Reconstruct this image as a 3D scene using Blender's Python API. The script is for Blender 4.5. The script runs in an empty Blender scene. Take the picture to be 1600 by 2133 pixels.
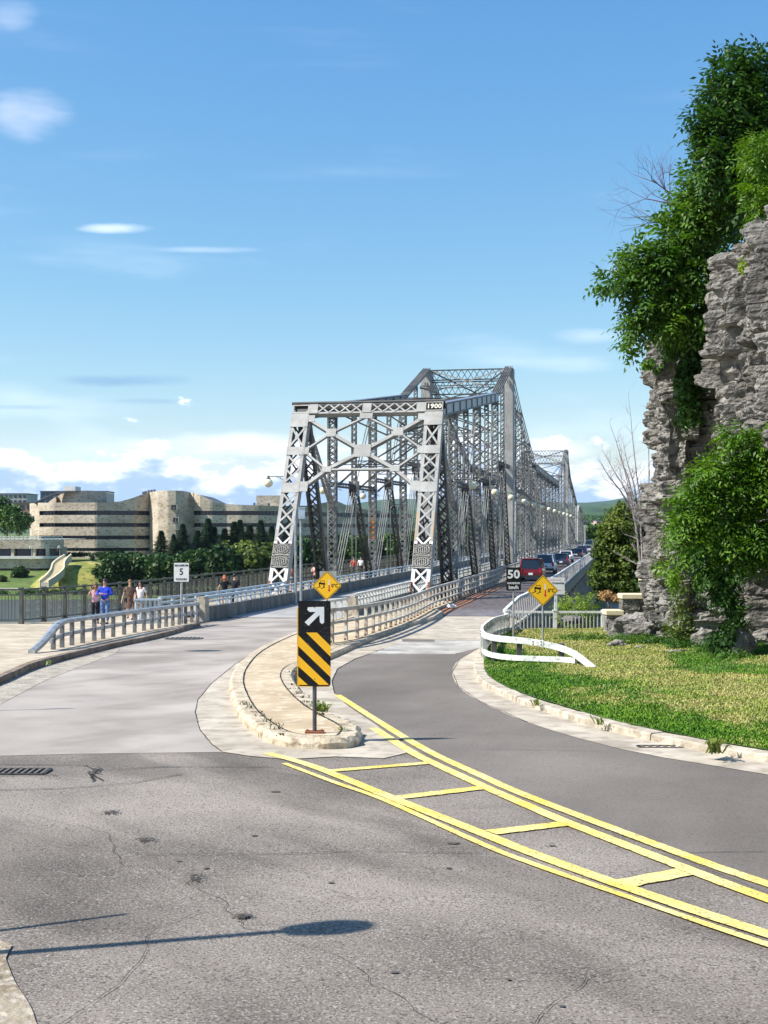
import bpy, bmesh, math, random
import numpy as np
from math import radians as R, pi, sin, cos, sqrt, atan2, exp, log
from mathutils import Vector as V, Matrix, noise

random.seed(7)
S = bpy.context.scene
COL = S.collection

# ------------------------------------------------------------------ camera
EYE = 3.9
FPX = 2600.0
cam_data = bpy.data.cameras.new('camera')
cam = bpy.data.objects.new('camera', cam_data)
COL.objects.link(cam)
cam.location = (0, 0, EYE)
cam.rotation_euler = (R(90), 0, 0)
cam_data.sensor_width = 36.0
cam_data.sensor_fit = 'AUTO'
cam_data.lens = FPX / 2133.0 * 36.0
cam_data.shift_y = 41.5 / 2133.0
cam_data.clip_start = 0.1
cam_data.clip_end = 40000.0
S.camera = cam

# ------------------------------------------------------------------ light
SUN_AZ = R(15.5)     # how far the sun stands behind the camera, measured from due left
SUN_EL = R(46.5)
to_sun = V((-cos(SUN_EL) * cos(SUN_AZ), -cos(SUN_EL) * sin(SUN_AZ), sin(SUN_EL)))
sun_data = bpy.data.lights.new('sun', 'SUN')
sun_data.energy = 5.0
sun_data.angle = R(0.53)
sun_data.color = (1.0, 0.955, 0.88)
sun = bpy.data.objects.new('sun', sun_data)
COL.objects.link(sun)
sun.rotation_euler = to_sun.to_track_quat('Z', 'Y').to_euler()
sun.location = (-40, -20, 60)

world = bpy.data.worlds.new('World')
S.world = world
world.use_nodes = True
wn, wl = world.node_tree.nodes, world.node_tree.links
wn.clear()


def wnode(t, **kw):
    n = wn.new(t)
    for k, v in kw.items():
        setattr(n, k, v)
    return n


def wmath(op, a, b=None, c=None, clamp=False):
    n = wn.new('ShaderNodeMath')
    n.operation = op
    n.use_clamp = clamp
    for i, x in enumerate((a, b, c)):
        if x is None:
            continue
        if isinstance(x, (int, float)):
            n.inputs[i].default_value = x
        else:
            wl.new(x, n.inputs[i])
    return n.outputs[0]


def wramp(val, lo, hi):
    n = wn.new('ShaderNodeMapRange')
    n.interpolation_type = 'SMOOTHSTEP'
    wl.new(val, n.inputs[0])
    n.inputs[1].default_value = lo
    n.inputs[2].default_value = hi
    n.inputs[3].default_value = 0
    n.inputs[4].default_value = 1
    return n.outputs[0]


sky = wnode('ShaderNodeTexSky', sky_type='NISHITA', sun_disc=False)
sky.sun_elevation = SUN_EL
sky.sun_rotation = atan2(to_sun.x, to_sun.y)
sky.altitude = 80
sky.air_density = 1.0
sky.dust_density = 0.35
sky.ozone_density = 2.5
hs = wnode('ShaderNodeHueSaturation')
hs.inputs['Saturation'].default_value = 1.0
hs.inputs['Value'].default_value = 1.0
tint = wnode('ShaderNodeMix', data_type='RGBA', blend_type='MULTIPLY')
tint.inputs[0].default_value = 1.0
tint.inputs[7].default_value = (1.12, 1.06, 0.92, 1)
wl.new(sky.outputs[0], tint.inputs[6])
gam = wnode('ShaderNodeGamma')
gam.inputs[1].default_value = 0.78
wl.new(tint.outputs[2], gam.inputs[0])
sc_ = wnode('ShaderNodeSeparateColor')
wl.new(gam.outputs[0], sc_.inputs[0])
cc_ = wnode('ShaderNodeCombineColor')
for i_, (p_, k_) in enumerate(((1.7, 0.41), (1.15, 0.85), (0.6, 1.98))):
    wl.new(wmath('MULTIPLY', wmath('POWER', sc_.outputs[i_], p_), k_), cc_.inputs[i_])
wl.new(cc_.outputs[0], hs.inputs['Color'])
tc = wnode('ShaderNodeTexCoord')
sep = wnode('ShaderNodeSeparateXYZ')
wl.new(tc.outputs['Generated'], sep.inputs[0])
zz = sep.outputs[2]


def cnoise(sx, sy, sz, scale, detail, off=(0, 0, 0), rough=0.55):
    mp = wnode('ShaderNodeMapping')
    mp.inputs['Scale'].default_value = (sx, sy, sz)
    mp.inputs['Location'].default_value = off
    wl.new(tc.outputs['Generated'], mp.inputs[0])
    n = wnode('ShaderNodeTexNoise')
    n.inputs['Scale'].default_value = scale
    n.inputs['Detail'].default_value = detail
    n.inputs['Roughness'].default_value = rough
    wl.new(mp.outputs[0], n.inputs['Vector'])
    return n.outputs['Fac']


# heaps of cumulus low over the horizon: the noise has to beat a bar that rises with elevation
cum = cnoise(1, 1, 2.1, 16.0, 9.0, (3.1, 0.4, 1.7), 0.6)
bar = wmath('MULTIPLY_ADD', zz, 3.5, 0.275)
cmask = wramp(wmath('SUBTRACT', cum, bar), 0.0, 0.085)
# their shaded undersides: the same field looked up a little higher
cum2 = cnoise(1, 1, 2.1, 16.0, 6.0, (3.1, 0.4, 1.7 + 0.030), 0.5)
shade = wramp(wmath('SUBTRACT', cum2, bar), 0.02, 0.15)
# thin veils
wisp = cnoise(1, 1, 6.5, 3.2, 6.0, (7.3, 2.2, 0.6), 0.5)
wlow = wramp(zz, 0.34, 0.02)
wmask = wmath('MULTIPLY', wramp(wisp, 0.56, 0.86), wmath('MULTIPLY_ADD', wlow, 0.55, 0.22))
bank = cnoise(1, 1, 3.0, 5.0, 3.0, (1.0, 5.0, 2.0), 0.45)
bmask = wmath('MULTIPLY', wramp(wmath('SUBTRACT', bank, wmath('MULTIPLY_ADD', zz, 3.2, 0.26)), 0.0, 0.16), 0.7)
floor_ = wramp(zz, -0.02, 0.005)

ccol = wnode('ShaderNodeMix', data_type='RGBA')
ccol.inputs[6].default_value = (6.6, 6.7, 6.9, 1)
ccol.inputs[7].default_value = (2.5, 3.5, 5.0, 1)
wl.new(shade, ccol.inputs[0])


def over(base, col, fac):
    m = wnode('ShaderNodeMix', data_type='RGBA')
    wl.new(fac, m.inputs[0])
    wl.new(base, m.inputs[6])
    if isinstance(col, tuple):
        m.inputs[7].default_value = col
    else:
        wl.new(col, m.inputs[7])
    return m.outputs[2]


c = over(hs.outputs[0], (5.4, 6.2, 7.0, 1), wmask)
c = over(c, (4.3, 5.3, 6.5, 1), wmath('MULTIPLY', bmask, floor_))
# single clouds and grey streaks, each at its own bearing (azimuth, elevation) in the sky
azn = wmath('DIVIDE', sep.outputs[0], wmath('MAXIMUM', sep.outputs[1], 0.05))
eln = wmath('DIVIDE', zz, wmath('MAXIMUM', sep.outputs[1], 0.05))
ahead = wramp(sep.outputs[1], 0.05, 0.3)
ragged = cnoise(1, 1, 4.0, 14.0, 6.0, (2.0, 9.0, 4.0), 0.55)
for (cu, cv, wu, wv, col_, op_) in ((50, 235, 120, 62, (4.6, 5.0, 6.1, 1), .75), (20, 25, 75, 40, (4.4, 4.9, 6.0, 1), .5), (243, 476, 85, 13, (6.0, 6.5, 7.0, 1), .85), (265, 795, 160, 18, (1.3, 2.3, 3.8, 1), 1.0),
                                    (300, 836, 130, 10, (1.3, 2.3, 3.8, 1), 1.0), (50, 848, 90, 7, (1.7, 2.8, 4.3, 1), .8), (1225, 700, 100, 22, (5.2, 5.7, 6.6, 1), .6), (1330, 560, 80, 60, (5.2, 6.0, 6.8, 1), .5), (1200, 760, 120, 20, (4.0, 5.0, 6.2, 1), .5), (430, 520, 130, 8, (5.0, 5.6, 6.6, 1), .4),
                                    (480, 930, 330, 40, (6.4, 6.6, 6.9, 1), .95), (1120, 935, 130, 30, (6.4, 6.6, 6.9, 1), .9)):
    dx_ = wmath('MULTIPLY', wmath('SUBTRACT', azn, (cu - 800) / 2600.0), 2600.0 / wu)
    dy_ = wmath('MULTIPLY', wmath('SUBTRACT', eln, (1108 - cv) / 2600.0), 2600.0 / wv)
    r2_ = wmath('ADD', wmath('MULTIPLY', dx_, dx_), wmath('MULTIPLY', dy_, dy_))
    f_ = wmath('SUBTRACT', wmath('MULTIPLY_ADD', ragged, 2.2, -0.25), r2_)
    f_ = wmath('MULTIPLY', wmath('MULTIPLY', wramp(f_, -0.15, 1.7), op_), ahead)
    c = over(c, col_, f_)
c = over(c, ccol.outputs[2], wmath('MULTIPLY', cmask, floor_))
bg = wnode('ShaderNodeBackground')
bg.inputs[1].default_value = 0.14
wl.new(c, bg.inputs[0])
wo = wnode('ShaderNodeOutputWorld')
wl.new(bg.outputs[0], wo.inputs[0])

S.view_settings.view_transform = 'Standard'
S.view_settings.look = 'None'
S.view_settings.gamma = 1.0
S.view_settings.use_curve_mapping = False
S.view_settings.exposure = 0.65
S.cycles.max_bounces = 6
S.cycles.diffuse_bounces = 3
S.cycles.transparent_max_bounces = 12


# ------------------------------------------------------------------ geometry of the site
def zg(y):
    """height of the paved ground: falls towards the bridge, then level at 0"""
    k = 1.4 - 0.0255 * y
    w = 0.06
    return w * log(1 + exp(min(60, k / w))) - w * log(2) * 0 if k < 3 else k


def G(u, v, dz=0.0):
    """where a sight line through photo pixel (u, v) meets the ground (raised by dz)"""
    lo, hi = 1.5, 4000.0
    for _ in range(60):
        m = 0.5 * (lo + hi)
        vv = 1108 + FPX * (EYE - zg(m) - dz) / m
        if vv > v:
            lo = m
        else:
            hi = m
    return V(((u - 800) / FPX * lo, lo))


def PX(u, Y):
    return (u - 800) / FPX * Y


def PZ(v, Y):
    return EYE - (v - 1108) / FPX * Y


AX = V((0.1876, 0.9822, 0.0)).normalized()
PL = V((-AX.y, AX.x, 0))
B0 = V((2.0, 70.0, 0.0))


def BR(s, t, z):
    return B0 + AX * s + PL * t + V((0, 0, z))


# ------------------------------------------------------------------ mesh helpers
class MB:
    def __init__(s):
        s.v = []
        s.f = []
        s.m = []

    def add(s, vs, fs, mi=0):
        n = len(s.v)
        s.v.extend([tuple(a) for a in vs])
        s.f.extend([tuple(n + i for i in f) for f in fs])
        s.m.extend([mi] * len(fs))

    def box(s, c, sz, rz=0.0, mi=0, taper=1.0):
        cx, cy, cz = c
        hx, hy, hz = sz[0] / 2, sz[1] / 2, sz[2] / 2
        ca, sa = cos(rz), sin(rz)
        vs = []
        for dz in (-1, 1):
            k = taper if dz > 0 else 1.0
            for dx, dy in ((-1, -1), (1, -1), (1, 1), (-1, 1)):
                x, y = dx * hx * k, dy * hy * k
                vs.append((cx + x * ca - y * sa, cy + x * sa + y * ca, cz + dz * hz))
        s.add(vs, [(3, 2, 1, 0), (4, 5, 6, 7), (0, 1, 5, 4), (1, 2, 6, 5), (2, 3, 7, 6), (3, 0, 4, 7)], mi)

    def bar(s, p, q, wd, w, th, mi=0):
        """a flat bar from p to q, width w along wd, thickness th"""
        p, q = V(p), V(q)
        a = (q - p).normalized()
        wd = V(wd)
        wd = (wd - a * wd.dot(a)).normalized()
        n = a.cross(wd)
        vs = []
        for e in (p, q):
            for i, j in ((-1, -1), (1, -1), (1, 1), (-1, 1)):
                vs.append(e + wd * (i * w / 2) + n * (j * th / 2))
        s.add(vs, [(0, 1, 2, 3), (7, 6, 5, 4), (0, 4, 5, 1), (1, 5, 6, 2), (2, 6, 7, 3), (3, 7, 4, 0)], mi)

    def tube(s, pts, r, n=6, mi=0, cap=True):
        pts = [V(p) for p in pts]
        rs = r if isinstance(r, (list, tuple)) else [r] * len(pts)
        rings = []
        up = V((0, 0, 1))
        for i, p in enumerate(pts):
            a = (pts[min(i + 1, len(pts) - 1)] - pts[max(i - 1, 0)]).normalized()
            x = a.cross(up)
            if x.length < 0.05:
                x = a.cross(V((0, 1, 0)))
            x.normalize()
            y = a.cross(x)
            rings.append([p + (x * cos(2 * pi * k / n) + y * sin(2 * pi * k / n)) * rs[i] for k in range(n)])
        vs = [q for r_ in rings for q in r_]
        fs = []
        for i in range(len(pts) - 1):
            for k in range(n):
                a, b = i * n + k, i * n + (k + 1) % n
                fs.append((a, b, b + n, a + n))
        if cap:
            fs.append(tuple(range(n))[::-1])
            fs.append(tuple((len(pts) - 1) * n + k for k in range(n)))
        s.add(vs, fs, mi)

    def sweep(s, pts, prof, mi=0, closed=False, cap=True):
        """a profile [(side, up)] carried along a path; side is to the right of travel"""
        pts = [V(p) for p in pts]
        n, m = len(pts), len(prof)
        vs = []
        for i, p in enumerate(pts):
            if closed:
                a = pts[(i + 1) % n] - pts[i - 1]
            else:
                a = pts[min(i + 1, n - 1)] - pts[max(i - 1, 0)]
            sd = V((a.y, -a.x, 0))
            if sd.length < 1e-6:
                sd = V((1, 0, 0))
            sd.normalize()
            for x, z in prof:
                vs.append(p + sd * x + V((0, 0, z)))
        fs = []
        for i in range(n if closed else n - 1):
            j = (i + 1) % n
            for k in range(m):
                l = (k + 1) % m
                fs.append((i * m + k, i * m + l, j * m + l, j * m + k))
        if cap and not closed:
            fs.append(tuple(range(m))[::-1])
            fs.append(tuple((n - 1) * m + k for k in range(m)))
        s.add(vs, fs, mi)

    def lathe(s, c, prof, n=16, mi=0):
        vs, fs = [], []
        for r, z in prof:
            for k in range(n):
                vs.append((c[0] + r * cos(2 * pi * k / n), c[1] + r * sin(2 * pi * k / n), c[2] + z))
        for i in range(len(prof) - 1):
            for k in range(n):
                a, b = i * n + k, i * n + (k + 1) % n
                fs.append((a, b, b + n, a + n))
        fs.append(tuple(range(n))[::-1])
        fs.append(tuple((len(prof) - 1) * n + k for k in range(n)))
        s.add(vs, fs, mi)

    def ball(s, c, r, n=12, m=8, sc=(1, 1, 1), mi=0):
        vs = [(c[0], c[1], c[2] - r * sc[2])]
        for i in range(1, m):
            a = -pi / 2 + pi * i / m
            for k in range(n):
                vs.append((c[0] + r * cos(a) * cos(2 * pi * k / n) * sc[0], c[1] + r * cos(a) * sin(2 * pi * k / n) * sc[1], c[2] + r * sin(a) * sc[2]))
        vs.append((c[0], c[1], c[2] + r * sc[2]))
        fs = []
        for k in range(n):
            fs.append((0, 1 + (k + 1) % n, 1 + k))
            for i in range(m - 2):
                a, b = 1 + i * n + k, 1 + i * n + (k + 1) % n
                fs.append((a, b, b + n, a + n))
            L = 1 + (m - 2) * n
            fs.append((L + k, L + (k + 1) % n, len(vs) - 1))
        s.add(vs, fs, mi)

    def prism(s, poly, z0, z1, mi=0):
        n = len(poly)
        vs = [(p[0], p[1], z0) for p in poly] + [(p[0], p[1], z1) for p in poly]
        fs = [tuple(range(n))[::-1], tuple(range(n, 2 * n))]
        for k in range(n):
            l = (k + 1) % n
            fs.append((k, l, n + l, n + k))
        s.add(vs, fs, mi)

    def mesh(s, name, mats):
        me = bpy.data.meshes.new(name)
        me.from_pydata(s.v, [], s.f)
        for m in (mats if isinstance(mats, (list, tuple)) else [mats]):
            me.materials.append(m)
        if any(s.m):
            me.polygons.foreach_set('material_index', s.m)
        me.update()
        return me

    def build(s, name, mats, parent=None, smooth=False):
        me = s.mesh(name, mats)
        if smooth:
            me.polygons.foreach_set('use_smooth', [True] * len(me.polygons))
        return link(name, me, parent)


def link(name, me, parent=None, loc=None, rz=None):
    o = bpy.data.objects.new(name, me)
    COL.objects.link(o)
    if parent is not None:
        o.parent = parent
    if loc is not None:
        o.location = loc
    if rz is not None:
        o.rotation_euler = (0, 0, rz)
    return o


def tag(o, label=None, cat=None, group=None, kind=None):
    if label:
        o['label'] = label
    if cat:
        o['category'] = cat
    if group:
        o['group'] = group
    if kind:
        o['kind'] = kind
    return o


def empty(name, loc=(0, 0, 0), rz=0.0, parent=None):
    o = bpy.data.objects.new(name, None)
    COL.objects.link(o)
    o.empty_display_size = 0.2
    o.location = loc
    o.rotation_euler = (0, 0, rz)
    if parent:
        o.parent = parent
    return o


CHILDREN = {}


def copy_tree(o, kids, loc, rz=None):
    c_ = o.copy()
    COL.objects.link(c_)
    c_.location = loc
    if rz is not None:
        c_.rotation_euler = (0, 0, rz)
    for ch, sub in kids:
        d = ch.copy()
        COL.objects.link(d)
        d.parent = c_
        for g in sub:
            e = g.copy()
            COL.objects.link(e)
            e.parent = d
    return c_


def kids_of(root):
    allo = list(COL.objects)
    k = [o for o in allo if o.parent == root]
    return [(o, [p for p in allo if p.parent == o]) for o in k]


# ------------------------------------------------------------------ materials
MATS = {}


def mat(name, c1, c2=None, scale=4.0, rough=0.7, metal=0.0, bump=0.0, bscale=None, c3=None, s3=40.0, f3=0.35, spec=0.5,
        lo=0.35, hi=0.65, detail=6.0, stretch=(1, 1, 1), island=0.0, coords='pos', bdist=0.02, c4=None, s4=60.0, f4=0.6, c5=None, s5=0.5, f5=0.5, st5=(1, 1, 1), rot5=0.0):
    """principled surface whose colour wanders between c1 and c2, with a finer speckle c3 and a bump"""
    if name in MATS:
        return MATS[name]
    m = bpy.data.materials.new(name)
    m.use_nodes = True
    n, l = m.node_tree.nodes, m.node_tree.links
    b = n['Principled BSDF']
    b.inputs['Roughness'].default_value = rough
    b.inputs['Metallic'].default_value = metal
    b.inputs['Specular IOR Level'].default_value = spec
    c1 = tuple(c1) + (1,)
    b.inputs['Base Color'].default_value = c1
    if coords == 'pos':
        g = n.new('ShaderNodeNewGeometry')
        vec = g.outputs['Position']
    else:
        g = n.new('ShaderNodeTexCoord')
        vec = g.outputs['Object']
    mp = n.new('ShaderNodeMapping')
    mp.inputs['Scale'].default_value = stretch
    l.new(vec, mp.inputs[0])
    vec = mp.outputs[0]
    out = None
    if c2 is not None:
        t = n.new('ShaderNodeTexNoise')
        t.inputs['Scale'].default_value = scale
        t.inputs['Detail'].default_value = detail
        l.new(vec, t.inputs['Vector'])
        r = n.new('ShaderNodeMapRange')
        r.inputs[1].default_value = lo
        r.inputs[2].default_value = hi
        l.new(t.outputs['Fac'], r.inputs[0])
        x = n.new('ShaderNodeMix')
        x.data_type = 'RGBA'
        x.inputs[6].default_value = c1
        x.inputs[7].default_value = tuple(c2) + (1,)
        l.new(r.outputs[0], x.inputs[0])
        out = x.outputs[2]
    if c3 is not None:
        t = n.new('ShaderNodeTexNoise')
        t.inputs['Scale'].default_value = s3
        t.inputs['Detail'].default_value = 3.0
        l.new(vec, t.inputs['Vector'])
        r = n.new('ShaderNodeMapRange')
        r.inputs[1].default_value = 0.52
        r.inputs[2].default_value = 0.66
        r.inputs[4].default_value = f3
        l.new(t.outputs['Fac'], r.inputs[0])
        x = n.new('ShaderNodeMix')
        x.data_type = 'RGBA'
        if out is not None:
            l.new(out, x.inputs[6])
        else:
            x.inputs[6].default_value = c1
        x.inputs[7].default_value = tuple(c3) + (1,)
        l.new(r.outputs[0], x.inputs[0])
        out = x.outputs[2]
    if c4 is not None:
        t = n.new('ShaderNodeTexNoise')
        t.inputs['Scale'].default_value = s4
        t.inputs['Detail'].default_value = 2.0
        l.new(vec, t.inputs['Vector'])
        r = n.new('ShaderNodeMapRange')
        r.inputs[1].default_value = 0.46
        r.inputs[2].default_value = 0.34
        r.inputs[4].default_value = f4
        l.new(t.outputs['Fac'], r.inputs[0])
        x = n.new('ShaderNodeMix')
        x.data_type = 'RGBA'
        l.new(out, x.inputs[6])
        x.inputs[7].default_value = tuple(c4) + (1,)
        l.new(r.outputs[0], x.inputs[0])
        out = x.outputs[2]
    if c5 is not None:      # broad worn or polished bands
        gg5 = n.new('ShaderNodeNewGeometry')
        mp5 = n.new('ShaderNodeMapping')
        mp5.vector_type = 'TEXTURE'
        mp5.inputs['Rotation'].default_value = (0, 0, rot5)
        mp5.inputs['Scale'].default_value = st5
        l.new(gg5.outputs['Position'], mp5.inputs[0])
        t = n.new('ShaderNodeTexNoise')
        t.inputs['Scale'].default_value = s5
        t.inputs['Detail'].default_value = 4.0
        l.new(mp5.outputs[0], t.inputs['Vector'])
        r = n.new('ShaderNodeMapRange')
        r.interpolation_type = 'SMOOTHSTEP'
        r.inputs[1].default_value = 0.44
        r.inputs[2].default_value = 0.62
        r.inputs[4].default_value = f5
        l.new(t.outputs['Fac'], r.inputs[0])
        x = n.new('ShaderNodeMix')
        x.data_type = 'RGBA'
        x.blend_type = 'MULTIPLY'
        l.new(r.outputs[0], x.inputs[0])
        l.new(out, x.inputs[6])
        x.inputs[7].default_value = tuple(c5) + (1,)
        out = x.outputs[2]
    if island:
        gg = n.new('ShaderNodeNewGeometry')
        r = n.new('ShaderNodeMapRange')
        r.inputs[3].default_value = 1 - island
        r.inputs[4].default_value = 1 + island
        l.new(gg.outputs['Random Per Island'], r.inputs[0])
        h = n.new('ShaderNodeHueSaturation')
        l.new(r.outputs[0], h.inputs['Value'])
        if out is not None:
            l.new(out, h.inputs['Color'])
        else:
            h.inputs['Color'].default_value = c1
        out = h.outputs[0]
    if out is not None:
        l.new(out, b.inputs['Base Color'])
    if bump:
        t = n.new('ShaderNodeTexNoise')
        t.inputs['Scale'].default_value = bscale or scale * 6
        t.inputs['Detail'].default_value = 5.0
        l.new(vec, t.inputs['Vector'])
        bp = n.new('ShaderNodeBump')
        bp.inputs['Strength'].default_value = bump
        bp.inputs['Distance'].default_value = bdist
        l.new(t.outputs['Fac'], bp.inputs['Height'])
        l.new(bp.outputs[0], b.inputs['Normal'])
    MATS[name] = m
    return m


def leafmat(name, c1, c2, tr=0.25, scale=0.6, c3=None):
    m = mat(name, c1, c2, scale=scale, rough=0.5, island=0.38, spec=0.3, c3=c3, s3=scale * 3, f3=0.6)
    n, l = m.node_tree.nodes, m.node_tree.links
    b = n['Principled BSDF']
    t = n.new('ShaderNodeBsdfTranslucent')
    src = b.inputs['Base Color'].links[0].from_socket
    h = n.new('ShaderNodeHueSaturation')
    h.inputs['Value'].default_value = 1.6
    h.inputs['Saturation'].default_value = 1.1
    l.new(src, h.inputs['Color'])
    l.new(h.outputs[0], t.inputs[0])
    x = n.new('ShaderNodeMixShader')
    x.inputs[0].default_value = tr
    l.new(b.outputs[0], x.inputs[1])
    l.new(t.outputs[0], x.inputs[2])
    l.new(x.outputs[0], n['Material Output'].inputs[0])
    return m


# ------------------------------------------------------------------ ground sheets and sweeps
def drape(name, poly, dz, material, kind='structure', parent=None, zf=zg, step=1.5):
    """a flat outline filled, cut across every step metres and laid on the ground"""
    bm = bmesh.new()
    vs = [bm.verts.new((p[0], p[1], 0)) for p in poly]
    es = [bm.edges.new((vs[i], vs[(i + 1) % len(vs)])) for i in range(len(vs))]
    bmesh.ops.triangle_fill(bm, use_beauty=True, use_dissolve=False, edges=es)
    y0, y1 = min(p[1] for p in poly), max(p[1] for p in poly)
    y = math.ceil(y0 / step) * step
    while y < min(y1, 62):
        bmesh.ops.bisect_plane(bm, geom=bm.verts[:] + bm.edges[:] + bm.faces[:], plane_co=(0, y, 0), plane_no=(0, 1, 0))
        y += step
    for f in bm.faces:
        if f.normal.z < 0:
            f.normal_flip()
    for v in bm.verts:
        v.co.z = zf(v.co.y) + dz
    me = bpy.data.meshes.new(name)
    bm.to_mesh(me)
    bm.free()
    me.materials.append(material)
    o = link(name, me, parent)
    if kind and parent is None:
        o['kind'] = kind
    return o


def smooth_path(pts, n=6, closed=False):
    """Catmull-Rom through points"""
    pts = [V(p) for p in pts]
    out = []
    N = len(pts)
    rng = range(N if closed else N - 1)
    for i in rng:
        p0 = pts[i - 1] if (i > 0 or closed) else pts[i] * 2 - pts[i + 1]
        p1, p2 = pts[i], pts[(i + 1) % N]
        p3 = pts[(i + 2) % N] if (i + 2 < N or closed) else p2 * 2 - p1
        for k in range(n):
            t = k / n
            out.append(0.5 * ((2 * p1) + (p2 - p0) * t + (2 * p0 - 5 * p1 + 4 * p2 - p3) * t * t + (3 * p1 - p0 - 3 * p2 + p3) * t ** 3))
    if not closed:
        out.append(pts[-1].copy())
    return out


def resample(pts, d):
    """points every d metres along a path"""
    pts = [V(p) for p in pts]
    L = [0]
    for a, b in zip(pts, pts[1:]):
        L.append(L[-1] + (b - a).length)
    n = max(1, round(L[-1] / d))
    out, j = [], 0
    for i in range(n + 1):
        t = L[-1] * i / n
        while j < len(L) - 2 and L[j + 1] < t:
            j += 1
        k = (t - L[j]) / max(1e-9, L[j + 1] - L[j])
        out.append(pts[j].lerp(pts[j + 1], min(1, max(0, k))))
    return out


def ribbon(name, pts, w, dz, material, parent=None, kind='structure', jag=0.0):
    pts = [V((p[0], p[1])) for p in pts]
    a, b = [], []
    for i, p in enumerate(pts):
        d = (pts[min(i + 1, len(pts) - 1)] - pts[max(i - 1, 0)]).normalized()
        nrm = V((-d.y, d.x))
        ww = w / 2 * (1 + jag * random.uniform(-1, 1))
        a.append(p + nrm * ww)
        b.append(p - nrm * ww)
    mb = MB()
    n = len(pts)
    vs = [(q.x, q.y, zg(q.y) + dz) for q in a] + [(q.x, q.y, zg(q.y) + dz) for q in b]
    mb.add(vs, [(n + i, n + i + 1, i + 1, i) for i in range(n - 1)])
    if name is None:
        return mb
    o = mb.build(name, material, parent)
    if kind and parent is None:
        o['kind'] = kind
    return o


def offset_loop(poly, d):
    """move a loop inwards by d (counter-clockwise or not)"""
    n = len(poly)
    area = sum(poly[i][0] * poly[(i + 1) % n][1] - poly[(i + 1) % n][0] * poly[i][1] for i in range(n))
    sg = 1 if area > 0 else -1
    out = []
    for i in range(n):
        p, a, b = V(poly[i][:2]), V(poly[i - 1][:2]), V(poly[(i + 1) % n][:2])
        t = (b - a).normalized()
        out.append(p + V((-t.y, t.x)) * d * sg)
    return out


def G3(u, v, dz=0.0):
    p = G(u, v, dz)
    return V((p.x, p.y, zg(p.y) + dz))


def text_mesh(body, size, bold=0.0, ex=0.002, align='CENTER', shear=0.0, sx=1.0):
    cu = bpy.data.curves.new('txt', 'FONT')
    cu.body = body
    cu.size = size
    cu.offset = bold
    cu.extrude = ex
    cu.align_x = align
    cu.align_y = 'CENTER'
    cu.resolution_u = 3
    cu.space_character = 1.05
    ob = bpy.data.objects.new('txt', cu)
    COL.objects.link(ob)
    dg = bpy.context.evaluated_depsgraph_get()
    me = bpy.data.meshes.new_from_object(ob.evaluated_get(dg))
    bpy.data.objects.remove(ob)
    bpy.data.curves.remove(cu)
    # lies in XY: stand it up facing -Y
    me.transform(Matrix.Rotation(R(90), 4, 'X') @ Matrix.Diagonal((sx, 1, 1, 1)))
    return me


def put_text(name, body, size, loc, material, parent, bold=0.0, sx=1.0, ex=0.002, rz=0.0, tiltm=None):
    me = text_mesh(body, size, bold, ex, sx=sx)
    me.materials.append(material)
    o = link(name, me, parent, loc, rz)
    return o

# ================================================================== SETTING: ground, roads, island
asphalt_new = mat('asphalt_smooth', (0.132, 0.110, 0.091), (0.205, 0.174, 0.146), scale=0.35, rough=0.9, bump=0.35, bscale=110, c3=(0.24, 0.23, 0.22), s3=60, f3=0.45, bdist=0.006, c4=(0.05, 0.045, 0.04), s4=40, f4=0.5, c5=(0.72, 0.71, 0.70), s5=0.5, f5=0.7, st5=(1, 4.5, 1), rot5=R(-20))
asphalt_old = mat('asphalt_coarse', (0.140, 0.115, 0.092), (0.285, 0.240, 0.198), scale=0.5, rough=0.92, bump=0.8, bscale=60, c3=(0.40, 0.37, 0.34), s3=52, f3=0.7, bdist=0.012, c4=(0.03, 0.026, 0.022), s4=46, f4=0.75, c5=(0.60, 0.59, 0.58), s5=0.9, f5=0.8, st5=(1, 4, 1), rot5=R(38))
asphalt_pale = mat('asphalt_bleached', (0.27, 0.232, 0.198), (0.41, 0.36, 0.312), scale=0.45, rough=0.92, bump=0.45, bscale=70, c3=(0.40, 0.38, 0.36), s3=50, f3=0.5, bdist=0.008, c4=(0.19, 0.16, 0.135), s4=.9, f4=0.2, c5=(0.72, 0.70, 0.68), s5=0.55, f5=0.8, st5=(1, 5, 1), rot5=R(-32))
concrete = mat('concrete_pale', (0.36, 0.305, 0.235), (0.52, 0.455, 0.365), scale=1.2, rough=0.88, bump=0.3, bscale=30, c3=(0.24, 0.195, 0.14), s3=4, f3=0.6, bdist=0.01, c4=(0.22, 0.18, 0.135), s4=1.3, f4=0.5)
concrete_tan = mat('concrete_tan', (0.40, 0.30, 0.185), (0.53, 0.42, 0.275), scale=0.9, rough=0.88, bump=0.25, bscale=30, c3=(0.66, 0.58, 0.44), s3=5, f3=0.6, bdist=0.01)
concrete_dark = mat('concrete_weathered', (0.13, 0.125, 0.11), (0.24, 0.23, 0.20), scale=1.5, rough=0.9, bump=0.35, bscale=25, c3=(0.06, 0.055, 0.05), s3=3, f3=0.7, bdist=0.01, stretch=(1, 1, 0.35))
chipped = mat('concrete_chipped', (0.34, 0.29, 0.22), (0.54, 0.48, 0.38), scale=3, rough=0.9, bump=0.8, bscale=22, c3=(0.20, 0.16, 0.11), s3=7, f3=0.6, bdist=0.02)
kerb_brown = mat('kerb_brown', (0.14, 0.09, 0.06), (0.28, 0.21, 0.15), scale=2.5, rough=0.9, bump=0.5, bscale=25)
crackmat = mat('crack_dark', (0.02, 0.018, 0.015), rough=0.95)
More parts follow.
